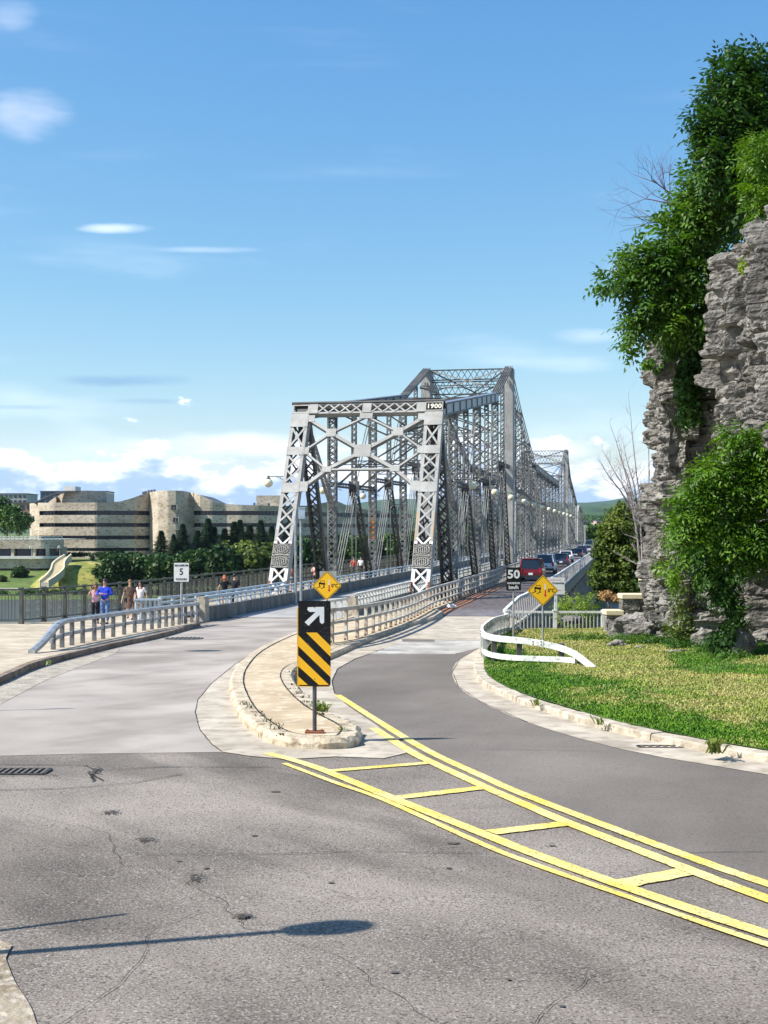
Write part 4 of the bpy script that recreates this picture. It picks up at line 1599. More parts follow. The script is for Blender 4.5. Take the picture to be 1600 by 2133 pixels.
# A: galvanised guard rail that rises from the ground beside the left kerb
gr = smooth_path([G(*p) for p in [(66, 1372), (100, 1366), (150, 1354), (215, 1340), (300, 1322), (360, 1311), (412, 1302)]], 8)
gr3 = []
nA = len(gr)
acc = 0
for i, p in enumerate(gr):
    if i:
        acc += (p - gr[i - 1]).length
    f = min(1, acc / 2.6)
    h = 0.05 + 0.68 * sin(f * pi / 2) ** 1.2
    gr3.append((V((p.x, p.y, zg(p.y) + .13)), h))
root = tag(empty('guard_rail', gr3[0][0]), 'blue grey galvanised guard rail curving down to the walkway beside the left kerb', 'guard rail')
mb = MB()
prof = [(-.10, -.05), (-.10, .05), (.0, .085), (.10, .05), (.10, -.05)]
mb.sweep([p + V((0, 0, h)) for p, h in gr3], prof)
add_part(root, mb, 'top_rail', galv)
mb = MB()
mb.sweep([p + V((0, 0, h * .5)) for p, h in gr3 if h > .45], [(-.04, -.05), (-.04, .05), (.04, .05), (.04, -.05)])
add_part(root, mb, 'middle_rail', galv)
acc = 0
last = -9
for i, (p, h) in enumerate(gr3):
    if i:
        acc += (gr3[i][0] - gr3[i - 1][0]).length
    if h > .5 and acc - last > 0.8:
        last = acc
        mb = MB()
        a = gr3[min(i + 1, nA - 1)][0] - gr3[i - 1][0]
        mb.box((p.x, p.y, p.z + h / 2 - .03), (.07, .12, h), atan2(a.y, a.x))
        add_part(root, mb, 'post', mat('post_dark_galvanised', (0.10, 0.103, 0.105), (0.17, 0.175, 0.18), scale=6, rough=0.5))

# B: parapets with a two-bar railing on top
def parapet(s0, s1, t, h, label, side, rail_m, wall_m, step=1.6, hr=.42, w=.28, rails=2):
    p0 = BRp(s0, t, 0)
    root = tag(empty('parapet', p0), label, 'parapet')
    n_ = max(2, int((s1 - s0) / 4))
    for i in range(n_):
        a, b = s0 + (s1 - s0) * i / n_, s0 + (s1 - s0) * (i + 1) / n_ - .02
        mb = MB()
        mb.sweep([BRp(a, t, 0), BRp(b, t, 0)], [(-w / 2 - .05, -.25), (-w / 2, h), (w / 2, h), (w / 2 + .05, -.25)])
        add_part(root, mb, 'wall_panel', wall_m)
    mb = MB()
    ln = [BRp(s0 + .1, t, h + hr), BRp(s1, t, h + hr)] if s0 > 5 else [BRp(s, t, h + hr) for s in np.linspace(s0 + .1, s1, 24)]
    mb.sweep(ln, [(-.07, -.04), (-.07, .04), (.07, .04), (.07, -.04)])
    add_part(root, mb, 'top_rail', rail_m)
    for k in range(1, rails):
        mb = MB()
        mb.sweep([p - V((0, 0, hr * k / rails)) for p in ln], [(-.025, -.03), (-.025, .03), (.025, .03), (.025, -.03)])
        add_part(root, mb, 'lower_rail', rail_m)
    s = s0 + .3
    k = 0
    while s < min(s1, 120):
        p = BRp(s, t, h)
        mb = MB()
        mb.add([p + AX * -.09 + PL * -.05, p + AX * .09 + PL * -.05, p + AX * .09 + PL * .05, p + AX * -.09 + PL * .05,
                p + AX * -.03 + PL * -.03 + V((0, 0, hr)), p + AX * .03 + PL * -.03 + V((0, 0, hr)), p + AX * .03 + PL * .03 + V((0, 0, hr)), p + AX * -.03 + PL * .03 + V((0, 0, hr))],
               [(3, 2, 1, 0), (4, 5, 6, 7), (0, 1, 5, 4), (1, 2, 6, 5), (2, 3, 7, 6), (3, 0, 4, 7)])
        add_part(root, mb, 'rail_post', rail_m)
        s += step
        k += 1
    # end block
    mb = MB()
    q = BRp(s0 - .25, t, 0)
    mb.sweep([BRp(s0 - .55, t, 0), BRp(s0 - .02, t, 0)], [(-w / 2 - .08, -.25), (-w / 2 - .04, h + .36), (-w / 2 + .02, h + .44), (w / 2 - .02, h + .44), (w / 2 + .04, h + .36), (w / 2 + .08, -.25)])
    add_part(root, mb, 'end_block', chipped)
    return root

wall_blue = concrete_dark
parapet(-17.6, 150, 6.55, .62, 'dark concrete parapet with pale blue railing along the left side of the central roadway', 1, rail_blue, wall_blue)
parapet(-14.5, 60, .62, .55, 'concrete parapet with slanted pale posts between the two roadways', -1, mat('rail_pale_grey', (0.46, 0.46, 0.42), (0.60, 0.60, 0.55), scale=2, rough=0.6), concrete_dark, step=.75, hr=.52)

# C: walkway inner railing, stepping up at the truss
def two_rail(name, pts, label, h, m, post_step=2.0, rails=(1.0, .62, .3), rw=.05, rh=.05, pw=.09, postm=None, cat='railing', post_lim=300):
    root = tag(empty(name, pts[0]), label, cat)
    for k, f in enumerate(rails):
        mb = MB()
        mb.sweep([p + V((0, 0, h * f)) for p in pts], [(-rw, -rh), (-rw, rh), (rw, rh), (rw, -rh)])
        add_part(root, mb, 'top_rail' if k == 0 else 'lower_rail', m)
    q = resample(pts, post_step)
    posts_along(root, q, 'post', pw, pw * 1.3, -.05, h, postm or m, limit=post_lim)
    return root

pts = [BRp(s, 7.12, .12) for s in np.linspace(-21.5, -2.5, 12)]
two_rail('walkway_railing', pts, 'pale blue steel railing on the inner edge of the walkway in front of the portal', 1.0, rail_blue, 1.5, (1.0, .8), .05, .045)
# slatted blue end cabinet of that railing
p0 = BRp(-22.3, 7.3, .12)
root = tag(empty('slatted_barrier', p0, R(10)), 'pale blue slatted steel barrier end just right of the tonnage sign post', 'barrier')
mb = MB()
mb.box((0, 0, .95), (1.1, .3, .06))
mb.box((0, 0, .06), (1.1, .3, .06))
mb.build('frame', rail_blue, root)
for k in range(6):
    mb = MB()
    mb.lathe((-.46 + k * .184, 0, .09), [(.05, 0), (.06, .2), (.05, .4), (.06, .6), (.05, .83)], 8)
    mb.build('slat', rail_blue, root)
pts = [BRp(s, 9.05, .12) for s in np.linspace(1, 100, 30)]
two_rail('walkway_railing', pts, 'long dark grey railing between the left truss and the walkway', 1.1, steel_dk, 2.0, (1.0, .75, .5, .25), .03, .03)

# E: tan guard rail along the left edge of the right road
e_ctrl = [G(u, v, .15) for u, v in [(655, 1344), (700, 1337), (760, 1324), (830, 1301)]] + [V((BR(s, -2.0, 0).x, BR(s, -2.0, 0).y)) for s in (-9, 0, 30, 60, 100, 150, 200, 300)]
e_pts = resample(smooth_path(e_ctrl, 8), .5)
p3 = [V((p.x, p.y, zg(p.y) + .12)) for p in e_pts]
near = [p for p in p3 if p.y < 135]
root = tag(empty('guard_rail', near[0]), 'tan guard rail with rusty post feet along the left of the right hand deck', 'guard rail')
for z_, w_ in ((1.0, .055), (.62, .04), (.28, .035)):
    mb = MB()
    mb.sweep([p + V((0, 0, z_)) for p in p3[::2]], [(-.05, -w_), (-.05, w_), (.05, w_), (.05, -w_)])
    add_part(root, mb, 'rail', tan_rail)
q = resample(p3, 1.3)
posts_along(root, q, 'post', .10, .10, -.1, .98, tan_rail)
for p in q[:34]:
    mb = MB()
    mb.box((p.x, p.y, p.z + .0), (.18, .18, .04))
    mb.box((p.x, p.y, p.z + .05), (.11, .11, .08))
    add_part(root, mb, 'post_foot', mat('rust_dull', (0.22, 0.11, 0.06), (0.16, 0.12, 0.09), scale=6, rough=0.9))
# inner, lower rail run nearer to the road beyond the concrete block
e2 = [BRp(s, .62, .1) for s in np.linspace(-23, -15.4, 24)]
two_rail('guard_rail', e2[::3], 'short pale grey guard rail before the concrete parapet on the island', .85, mat('rail_pale_grey', (0.5, .5, .5)), 1.2, (1.0, .55), .05, .05)

# F: white topped railing with close uprights on the river side of the right deck
f_ctrl = [G(1240, 1401, .1), G(1185, 1393, .1), G(1120, 1390, .1), G(1060, 1387, .1), G(1015, 1378, .1), G(1004, 1362, .1), G(1012, 1347, .1), G(1030, 1331, .1), V((4.15, 42.3)), V((4.22, 43.5))]
f2 = [BR(s, -7.0, 0) for s in (-14, 0, 60, 160, 330)]
rh = lambda p: .84 + .28 * min(1, max(0, (p.y - 43.7) / 7))
fp = smooth_path(f_ctrl, 8)
f3 = []
acc = 0
for i, p in enumerate(fp):
    if i:
        acc += (p - fp[i - 1]).length
    f3.append((V((p.x, p.y, zg(p.y) + .1)), acc))
root = tag(empty('white_guard_rail', f3[0][0]), 'white painted two bar guard rail curving round the grass corner to the deck', 'guard rail')
mb = MB()
mb.sweep([p + V((0, 0, .06 + .56 * sin(min(1, a / 2.6) * pi / 2))) for p, a in f3], [(-.035, -.07), (-.035, .07), (.035, .07), (.035, -.07)])
add_part(root, mb, 'top_rail', white_rail)
mb = MB()
mb.sweep([p + V((0, 0, .20)) for p, a in f3 if a > .75], [(-.03, -.06), (-.03, .06), (.03, .06), (.03, -.06)])
add_part(root, mb, 'lower_rail', white_rail)
for k_ in range(1, 7):
    pk_, ak_ = min(f3, key=lambda q_: abs(q_[1] - k_ * 1.9))
    zk_ = .06 + .56 * sin(min(1, ak_ / 2.6) * pi / 2)
    i_ = [q_[1] for q_ in f3].index(ak_)
    d_ = (f3[min(i_ + 1, len(f3) - 1)][0] - f3[max(0, i_ - 1)][0]).normalized()
    mb = MB()
    mb.bar(pk_ + V((0, 0, zk_)) - d_ * .16, pk_ + V((0, 0, zk_)) + d_ * .16, V((0, 0, 1)), .12, .085)
    add_part(root, mb, 'splice_plate', white_rail)
    mb = MB()
    sd_ = V((d_.y, -d_.x, 0))
    for e_ in (-.1, .1):
        for h_ in (-.035, .035):
            for g_ in (-1, 1):
                mb.box(tuple(pk_ + d_ * e_ + sd_ * (.046 * g_) + V((0, 0, zk_ + h_))), (.022, .022, .022))
    add_part(root, mb, 'bolts', steel_dk, 'stuff')
last = -9
for p, a in f3:
    if a > 1.3 and a - last > (.95 if a < 4.5 else .42):
        last = a
        mb = MB()
        mb.box((p.x + .02, p.y + .12, p.z + .25), (.12, .12, .62))
        add_part(root, mb, 'post', steel_dk if a < 4.5 else mat('post_grey', (0.34, 0.34, 0.31), (0.46, 0.46, 0.42), scale=4, rough=0.7))
fd = [V((4.22, 43.75, .0)), V((5.2, 49.2, 0))] + f2
fd = [V((p.x, p.y, zg(p.y) if p.y < 62 else 0)) for p in smooth_path([V((p.x, p.y)) for p in fd], 6)]
# first the sloping start from the fence corner
root = tag(empty('deck_railing', fd[0]), 'long pale steel railing with close slanted uprights on the outer edge of the right deck', 'railing')
mb = MB()
mb.sweep([p + V((0, 0, rh(p))) for p in fd], [(-.06, -.05), (-.06, .05), (.06, .05), (.06, -.05)])
add_part(root, mb, 'top_rail', white_rail)
mb = MB()
mb.sweep([p + V((0, 0, .10)) for p in fd], [(-.05, -.06), (-.05, .06), (.05, .06), (.05, -.06)])
add_part(root, mb, 'lower_rail', tan_rail)
mb = MB()
mb.sweep([p + V((.12, 0, -.35)) for p in fd], [(-.03, -.38), (-.03, .30), (.03, .30), (.03, -.38)])
add_part(root, mb, 'fascia_plate', steel_dk)
q = resample(fd, 1.25)
joined = MB()
bal = mat('baluster_pale', (0.50, 0.49, 0.45), (0.64, 0.63, 0.58), scale=3, rough=0.6)
for i, p in enumerate(q):
    mb = MB() if i < 290 else joined
    mb.bar(p + V((.10, 0, -.15)), p + V((.0, 0, rh(p) - .04)), AX, .09, .025)
    if i < 290:
        add_part(root, mb, 'baluster', bal)
add_part(root, joined, 'baluster', bal, 'stuff')

# G: picket fence that closes the drop beside the deck
Yf = 43.6
xa, xb = PX(1053, Yf), PX(1260, Yf)
zt_, zb_ = PZ(1275, Yf), PZ(1330, Yf)
root = tag(empty('picket_fence', (xa, Yf, zb_)), 'low grey steel picket fence across the drop behind the yellow warning sign', 'fence')
W_ = xb - xa
H_f = zt_ - zb_
mb = MB()
mb.box((W_ / 2, 0, H_f), (W_, .09, .07))
mb.build('top_rail', white_rail, root)
mb = MB()
mb.box((W_ / 2, 0, .05), (W_, .09, .06))
mb.build('lower_rail', white_rail, root)
for u in (1056, 1156, 1257):
    mb = MB()
    mb.box((PX(u, Yf) - xa, 0, H_f / 2), (.13, .13, H_f + .1))
    mb.box((PX(u, Yf) - xa, 0, H_f + .06), (.16, .16, .03))
    mb.build('post', white_rail, root)
pk = MB()
pk.box((0, 0, H_f / 2), (.035, .035, H_f - .1))
pkm = pk.mesh('picket', mat('picket_grey', (0.44, 0.44, 0.40), (0.58, 0.58, 0.54), scale=3, rough=0.6))
for k in range(1, 27):
    if k in (13,):
        continue
    link('picket', pkm, root, (W_ * k / 27, 0, 0))

# H: decorative iron fence on the far side of the walkway
iron_gr = mat('fence_dark_green', (0.055, 0.060, 0.052), (0.10, 0.105, 0.09), scale=3, rough=0.45, metal=0.2)
iron_lt = mat('fence_scroll_grey', (0.15, 0.155, 0.13), (0.24, 0.24, 0.20), scale=6, rough=0.45, metal=0.2)


def scroll_mesh(h):
    mb = MB()
    for k in range(3):
        z0 = h * (k + .5) / 3
        for sg in (-1, 1):
            pts = []
            for i in range(11):
                a = i / 10 * 2 * pi * .9
                r_ = .075 - .004 * i
                pts.append((sg * (.075 - r_ * cos(a) * 1.0) * .9, 0, z0 + sg * 0 + r_ * sin(a) * 1.6))
            mb.tube(pts, 0.013, 4)
    for sg in (-1, 1):
        mb.box((sg * .13, 0, h / 2), (.022, .022, h))
    for k in range(4):
        mb.ball((0, 0, h * k / 3 * .96 + .02), .028, 6, 4)
    return mb.mesh('scroll_panel', iron_lt)


FH = 1.38
scr = scroll_mesh(.92)
pb = MB()
pb.box((0, 0, .46), (.022, .022, .92))
balm = pb.mesh('baluster', iron_gr)
postb = MB()
postb.box((0, 0, FH / 2), (.12, .12, FH))
postb.box((0, 0, FH + .03), (.17, .17, .05))
postb.box((0, 0, .12), (.17, .17, .24))
postm_ = postb.mesh('post', iron_gr)
p0 = BRp(-23.8, 11.95, .13)
root = tag(empty('ornamental_fence', p0), 'dark green ornamental iron fence with scroll panels along the river side of the walkway', 'fence')
ang = atan2(AX.y, AX.x)
NP = 46
PITCH = 1.95
for i in range(NP + 1):
    s = -23.8 + i * PITCH
    z_ = .13 if s < 0 else .10
    p = BRp(s, 11.95, z_)
    link('post', postm_, root, p - p0, ang)
    if i == NP:
        break
    a, b = BRp(s + .06, 11.95, z_), BRp(s + PITCH - .06, 11.95, z_)
    for zz_, w_ in ((FH - .02, .045), (FH - .24, .03), (.16, .035)):
        mb = MB()
        mb.sweep([a + V((0, 0, zz_)), b + V((0, 0, zz_))], [(-w_, -w_ * .8), (-w_, w_ * .8), (w_, w_ * .8), (w_, -w_ * .8)])
        add_part(root, mb, 'rail', iron_gr)
    d = (b - a)
    for f in (.28, .74):
        link('scroll_panel', scr, root, a + d * f + V((0, 0, .2)) - p0, ang)
    if i < 40:
        for f in (.07, .15, .41, .51, .61, .87, .95):
            link('baluster', balm, root, a + d * f + V((0, 0, .2)) - p0, ang)
# stretch turning left at the corner, plain bars
root = tag(empty('ornamental_fence', p0), 'plain barred dark fence panel running off the left edge from the corner post', 'fence')
c0 = p0
for i in range(4):
    x0, x1 = -.12 - i * 1.16, -1.28 - i * 1.16
    link('post', postm_, root, (x1 if i else x1, .05 * (i + 1), 0))
    for zz_, w_ in ((FH - .02, .045), (FH - .24, .03), (.16, .035)):
        mb = MB()
        mb.sweep([V((x0 + .05, .05 * i, zz_)), V((x1 + .05, .05 * (i + 1), zz_))], [(-w_, -w_ * .8), (-w_, w_ * .8), (w_, w_ * .8), (w_, -w_ * .8)])
        mb.build('rail', iron_gr, root)
    for k in range(1, 9):
        link('baluster', balm, root, (x0 + (x1 - x0) * k / 9, .05 * i + .005 * k, .2))

# ================================================================== SIGNS
sign_black = mat('sign_black', (0.012, 0.012, 0.013), (0.02, 0.02, 0.021), scale=6, rough=0.7, spec=0.12, c3=(0.5, 0.5, 0.48), s3=34, f3=0.0)
sign_white = mat('sign_white', (0.78, 0.78, 0.76), (0.68, 0.68, 0.66), scale=5, rough=0.5)
sign_yellow = mat('sign_yellow', (0.95, 0.54, 0.008), (0.92, 0.50, 0.008), scale=3, rough=0.45)
sign_amber = mat('sign_amber', (0.95, 0.50, 0.008), (0.92, 0.46, 0.008), scale=3, rough=0.45)
sign_red = mat('sign_red', (0.62, 0.02, 0.02), rough=0.5)
sign_back = mat('sign_back_metal', (0.42, 0.40, 0.36), (0.50, 0.48, 0.43), scale=5, rough=0.5, metal=0.3)
post_dark = mat('sign_post_dark', (0.06, 0.065, 0.07), (0.10, 0.10, 0.11), scale=9, rough=0.5, metal=0.3)
post_grey = mat('sign_post_grey', (0.30, 0.31, 0.31), (0.40, 0.41, 0.40), scale=9, rough=0.5, metal=0.4)


def rrect(w, h, r, n=4):
    pts = []
    for cx, cz, a0 in ((w / 2 - r, h / 2 - r, 0), (-w / 2 + r, h / 2 - r, 90), (-w / 2 + r, -h / 2 + r, 180), (w / 2 - r, -h / 2 + r, 270)):
        for k in range(n + 1):
            a = R(a0 + 90 * k / n)
            pts.append((cx + r * cos(a), cz + r * sin(a)))
    return pts


def plate(name, pts, y, th, m, parent, c=(0, 0), rot=0.0):
    """a flat plate with outline pts in the XZ plane, front face at y, thickness th going back"""
    mb = MB()
    n = len(pts)
    q = [(c[0] + x * cos(rot) - z * sin(rot), c[1] + x * sin(rot) + z * cos(rot)) for x, z in pts]
    vs = [(x, y, z) for x, z in q] + [(x, y + th, z) for x, z in q]
    fs = [tuple(range(n)), tuple(range(n, 2 * n))[::-1]]
    for k in range(n):
        l = (k + 1) % n
        fs.append((l, k, n + k, n + l))
    mb.add(vs, fs)
    return mb.build(name, m, parent)


def post_part(root, h, r=.03, m=None, foot=True, y=.04, square=False):
    mb = MB()
    if square:
        mb.box((0, y, h / 2), (r * 2, r * 1.6, h))
    else:
        mb.tube([(0, y, 0), (0, y, h)], r, 8)
    mb.build('post', m or post_grey, root)
    if foot:
        mb = MB()
        mb.box((0, y, .012), (.26, .16, .024))
        for sx_ in (-1, 1):
            mb.box((sx_ * .1, y, .03), (.03, .03, .025))
        mb.build('base_plate', rust, root)


# hazard marker with arrow on the island nose
p = G(655, 1526, .155)
root = tag(empty('hazard_sign', (p.x, p.y, zg(p.y) + .15), R(-1)), 'tall black and amber striped hazard sign with white arrow on the island nose', 'sign')
post_part(root, 1.80, .029, post_dark)
W, H = .452, 1.185
zc = .65 + H / 2
bd = plate('board', rrect(W, H, .03), 0, .008, sign_black, root, (0, zc))
def nb(poly):
    return [((x - .5) * W, (.5 - y) * H) for x, y in poly]
for poly in ([(.25, .372), (.58, .372), (1, .53), (1, .655)], [(0, .402), (1, .775), (1, .895), (0, .53)], [(0, .638), (.95, .999), (.64, .999), (0, .766)], [(0, .885), (.30, .999), (0, .999)]):
    poly = [(min(.998, max(.002, x)), min(.985, y)) if y > .9 else (min(.998, max(.002, x)), y) for x, y in poly]
    plate('stripe', nb(poly)[::-1], -.002, .0018, sign_amber, bd, (0, zc))
arrow = [(.30, .075), (.80, .070), (.80, .255), (.735, .272), (.67, .25), (.655, .165), (.32, .292), (.20, .250), (.54, .130), (.35, .130), (.28, .105)]
plate('arrow', nb(arrow)[::-1], -.002, .0018, sign_white, bd, (0, zc))
for z_ in (.075, .915):
    plate('bolt', [(cos(a) * .008, sin(a) * .008) for a in [k * pi / 4 for k in range(8)]], -.006, .006, rust, bd, (0, zc + (.5 - z_) * H))
bg_ = MB()
for k in range(60):
    x, z = random.uniform(-.21, .21), random.uniform(-.3, .57) if k % 3 else random.uniform(-.2, .57)
    r_ = random.uniform(.0012, .0032)
    bg_.add([(x - r_, -.0028 - k * .00001, zc + z), (x, -.0028 - k * .00001, zc + z - r_), (x + r_, -.0028 - k * .00001, zc + z), (x, -.0028 - k * .00001, zc + z + r_)], [(0, 1, 2, 3)])
tag(bg_.build('paint_chips', sign_white, bd), kind='stuff')
# a second, amber board that faces the other way, its corner showing below
b2 = plate('rear_board', rrect(W, 1.1, .02), .075, .006, sign_amber, root, (-.02, zc - .06))


def skid_sign(u, v_c, Y, zbase, label, backing=False, dia=.85, bx=0.0):
    x = PX(u, Y)
    zc = PZ(v_c, Y) - zbase
    root = tag(empty('warning_sign', (x, Y, zbase)), label, 'sign')
    post_part(root, zc + dia * .3, .026, post_grey, foot=False)
    s_ = dia / sqrt(2)
    q = rrect(s_, s_, .035)
    bd = plate('board', q, 0, .006, sign_black, root, (0, zc), pi / 4)
    plate('board_face', rrect(s_ * .985, s_ * .985, .034), -.0015, .0015, sign_yellow, bd, (0, zc), pi / 4)
    # thin black border ring
    o_, i_ = rrect(s_ * .93, s_ * .93, .03), rrect(s_ * .89, s_ * .89, .028)
    mb = MB()
    n = len(o_)
    rot = lambda a: (a[0] * cos(pi / 4) - a[1] * sin(pi / 4), zc + a[0] * sin(pi / 4) + a[1] * cos(pi / 4))
    vs = [(rot(a)[0], -.0030, rot(a)[1]) for a in o_] + [(rot(a)[0], -.0030, rot(a)[1]) for a in i_]
    mb.add(vs, [(k, (k + 1) % n, n + (k + 1) % n, n + k) for k in range(n)])
    mb.build('border', sign_black, bd)
    k = dia
    def P_(name, pts, m, y=-.003):
        return plate(name, [(a * k, b * k) for a, b in pts][::-1], y, .0012, m, bd, (0, zc))
    # skidding car, seen from behind and tilted, with wavy tracks
    sym = MB()
    c_ = (-.155, .085)
    def poly(pts, rot_=R(-8)):
        q = [(c_[0] + x * cos(rot_) - z * sin(rot_), c_[1] + x * sin(rot_) + z * cos(rot_)) for x, z in pts]
        n0 = len(q)
        sym.add([(a * k, -.0032, zc + b * k) for a, b in q], [tuple(range(n0))])
    poly([(-.115, -.045), (.095, -.045), (.095, .015), (-.115, .015)])
    poly([(-.085, .015), (-.07, .015), (-.045, .075), (-.06, .085)])
    poly([(.075, .015), (.060, .015), (.05, .072), (.065, .085)])
    poly([(-.06, .070), (.065, .070), (.065, .085), (-.06, .085)])
    poly([(-.105, -.075), (-.070, -.075), (-.070, -.045), (-.105, -.045)])
    poly([(.050, -.075), (.085, -.075), (.085, -.045), (.050, -.045)])
    for dx in (-.09, .055):
        pts = [(dx, -.085), (dx + .035, -.125), (dx - .035, -.165), (dx - .075, -.185)]
        for (x0, z0), (x1, z1) in zip(pts, pts[1:]):
            poly([(x0 - .022, z0), (x1 - .022, z1), (x1 + .022, z1), (x0 + .022, z0)])
    sym.build('skidding_car_symbol', sign_black, bd)
    P_('thermometer_tube', [(.055, .20), (.095, .20), (.095, .02), (.055, .02)], sign_white)
    P_('thermometer_mercury', [(.055, .02), (.095, .02), (.095, -.13), (.055, -.13)], sign_red)
    P_('thermometer_bulb', [(.075 + .038 * cos(a), -.155 + .038 * sin(a)) for a in [i * pi / 6 for i in range(12)]], sign_red, -.0035)
    put_text('lettering', '0°C', .165 * k, (.262 * k, -.003, zc - .005), sign_black, bd, .004, .80, .0008)
    if backing:
        plate('backing_sheet', rrect(.48, .62, .02), .09, .005, sign_back, root, (.03, zc + .10))
    return root


p = G(680, 1380, .15)
skid_sign(681, 1220, 35.5, zg(35.5) + .13, 'yellow diamond skid sign rising behind the hazard board, grey sheet behind it', True)
skid_sign(1131, 1230, 33.5, zg(33.5) + .13, 'yellow diamond skid sign standing in the grass inside the white rail')

# speed sign
Y = 39.0
zb_ = zg(Y) + .12
root = tag(empty('speed_sign', (PX(1070, Y), Y, zb_)), 'black speed sign reading 50 maximum km/h beside the right deck', 'sign')
z0, z1 = PZ(1230, Y) - zb_, PZ(1182, Y) - zb_
post_part(root, z1 - .05, .028, post_grey, foot=False)
bd = plate('board', rrect(.46, z1 - z0, .02), 0, .005, sign_black, root, (0, (z0 + z1) / 2))
put_text('lettering', '50', .36, (0, -.004, z1 - .225), sign_white, bd, .012, 1.05)
put_text('lettering', 'MAXIMUM', .085, (0, -.004, z0 + .225), sign_white, bd, .003, .95)
put_text('lettering', 'km/h', .15, (0, -.004, z0 + .095), sign_white, bd, .005)
# weight limit sign
Y = 49.0
zb_ = zg(Y) + .12
root = tag(empty('weight_limit_sign', (PX(378, Y), Y, zb_)), 'white sign reading maximum 5 tonnes on a grey pole beside the guard rail', 'sign')
z0, z1 = PZ(1212, Y) - zb_, PZ(1172, Y) - zb_
post_part(root, z1 - .05, .05, post_grey, foot=False)
bd = plate('board', rrect(.60, z1 - z0, .03), -.012, .005, sign_black, root, (0, (z0 + z1) / 2))
plate('board_face', rrect(.585, z1 - z0 - .015, .028), -.0135, .0015, sign_white, bd, (0, (z0 + z1) / 2))
put_text('lettering', 'MAXIMUM', .115, (0, -.016, z1 - .115), sign_black, bd, .003, .95)
put_text('lettering', '5', .36, (0, -.016, (z0 + z1) / 2 + .01), sign_black, bd, .006, .9)
put_text('lettering', 'tonnes', .16, (0, -.016, z0 + .115), sign_black, bd, .003, .95)
# notice on the picket fence
Y = 44.2
zb_ = zg(Y) - .1
root = tag(empty('notice_sign', (PX(1158, Y), Y, zb_)), 'white no trespassing notice board half hidden behind the diamond sign', 'sign')
z0, z1 = PZ(1238, Y) - zb_, PZ(1203, Y) - zb_
post_part(root, z1, .05, white_rail, foot=False, square=True)
bd = plate('board', rrect(.62, z1 - z0, .02), -.012, .006, sign_white, root, (0, (z0 + z1) / 2))
put_text('lettering', 'No Trespassing', .088, (0, -.016, z1 - .19), sign_black, bd, .001, .95)
plate('red_line', [(-.24, -.005), (-.24, .006), (.20, .006), (.20, -.005)][::-1], -.015, .002, sign_red, bd, (0, z1 - .085))
plate('red_line', [(-.10, -.006), (-.10, .008), (.20, .008), (.20, -.006)][::-1], -.015, .002, sign_red, bd, (0, z0 + .14))

# street lamp off to the left, whose shadow falls on the foreground asphalt
q0 = G(690, 1932)
Lh = 4.6
sh = V((to_sun.x, to_sun.y)) / to_sun.z
base = V((q0.x, q0.y)) + sh * Lh
root = tag(empty('street_lamp', (base.x, base.y, zg(base.y))), 'park lamp post left of the frame throwing its shadow across the foreground', 'street lamp')
zoff = zg(q0.y) - zg(base.y)
mb = MB()
mb.tube([(0, 0, 0), (0, 0, .5), (0, 0, .55), (0, 0, Lh - .25 + zoff)], [.09, .08, .05, .04], 10)
mb.build('pole', iron_gr, root)
mb = MB()
mb.lathe((0, 0, Lh + zoff), [(.05, -.30), (.13, -.24), (.17, -.05), (.17, .08), (.12, .20), (.03, .28)], 14)
mb.build('lantern', glass, root, True)
# and the shorter, thinner post beside it
q1 = G(250, 1905)
L2 = 3.0
b2_ = V((q1.x, q1.y)) + sh * L2 + V((-.15, -.75))
root = tag(empty('signpost', (b2_.x, b2_.y, zg(b2_.y))), 'thin slanting stake post left of the frame beside the park lamp', 'post')
mb = MB()
mb.tube([(0, 0, 0), (.15, .75, L2)], [.04, .022], 8)
mb.build('post', post_dark, root)
# a tall street lamp further up the left side: thin shadow on the pale road
for (u, v, L3, hd, lab) in ((115, 1477, 6.0, .5, 'tall street lamp beyond the left edge whose thin shadow ends on the pale road'), (425, 1356, 9.2, 1.0, 'tall street lamp on the far left whose oval shadow lies on the pale road')):
    q1 = G(u, v)
    b3 = V((q1.x, q1.y)) + sh * L3
    root = tag(empty('street_lamp', (b3.x, b3.y, zg(b3.y))), lab, 'street lamp')
    zoff = zg(q1.y) - zg(b3.y)
    mb = MB()
    mb.tube([(0, 0, 0), (0, 0, L3 + zoff)], [.05, .02] if hd < .7 else [.05, .03], 8)
    mb.build('pole', post_grey, root)
    mb = MB()
    if hd < .7:
        mb.ball((0, 0, L3 + zoff), .05, 10, 6, (1.0, 1.0, 7.0))
    else:
        mb.ball((0, 0, L3 + zoff), .30, 14, 8, (1.6, 1.0, .9))
    mb.build('lantern', glass, root, True)

# ================================================================== PEOPLE
skin_m = mat('skin', (0.55, 0.33, 0.23), rough=0.6)
skin_t = mat('skin_tan', (0.45, 0.25, 0.16), rough=0.6)


def skinned(name, pts, edges, radii, material, parent, root_i=0, lv=1):
    me = bpy.data.meshes.new(name)
    me.from_pydata([tuple(p) for p in pts], edges, [])
    me.materials.append(material)
    o = link(name, me, parent)
    md = o.modifiers.new('skin', 'SKIN')
    md.use_smooth_shade = True
    sv = me.skin_vertices[0].data
    for i, r_ in enumerate(radii):
        sv[i].radius = r_ if isinstance(r_, tuple) else (r_, r_)
        sv[i].use_root = (i == root_i)
    sb = o.modifiers.new('sub', 'SUBSURF')
    sb.levels = sb.render_levels = lv
    return o


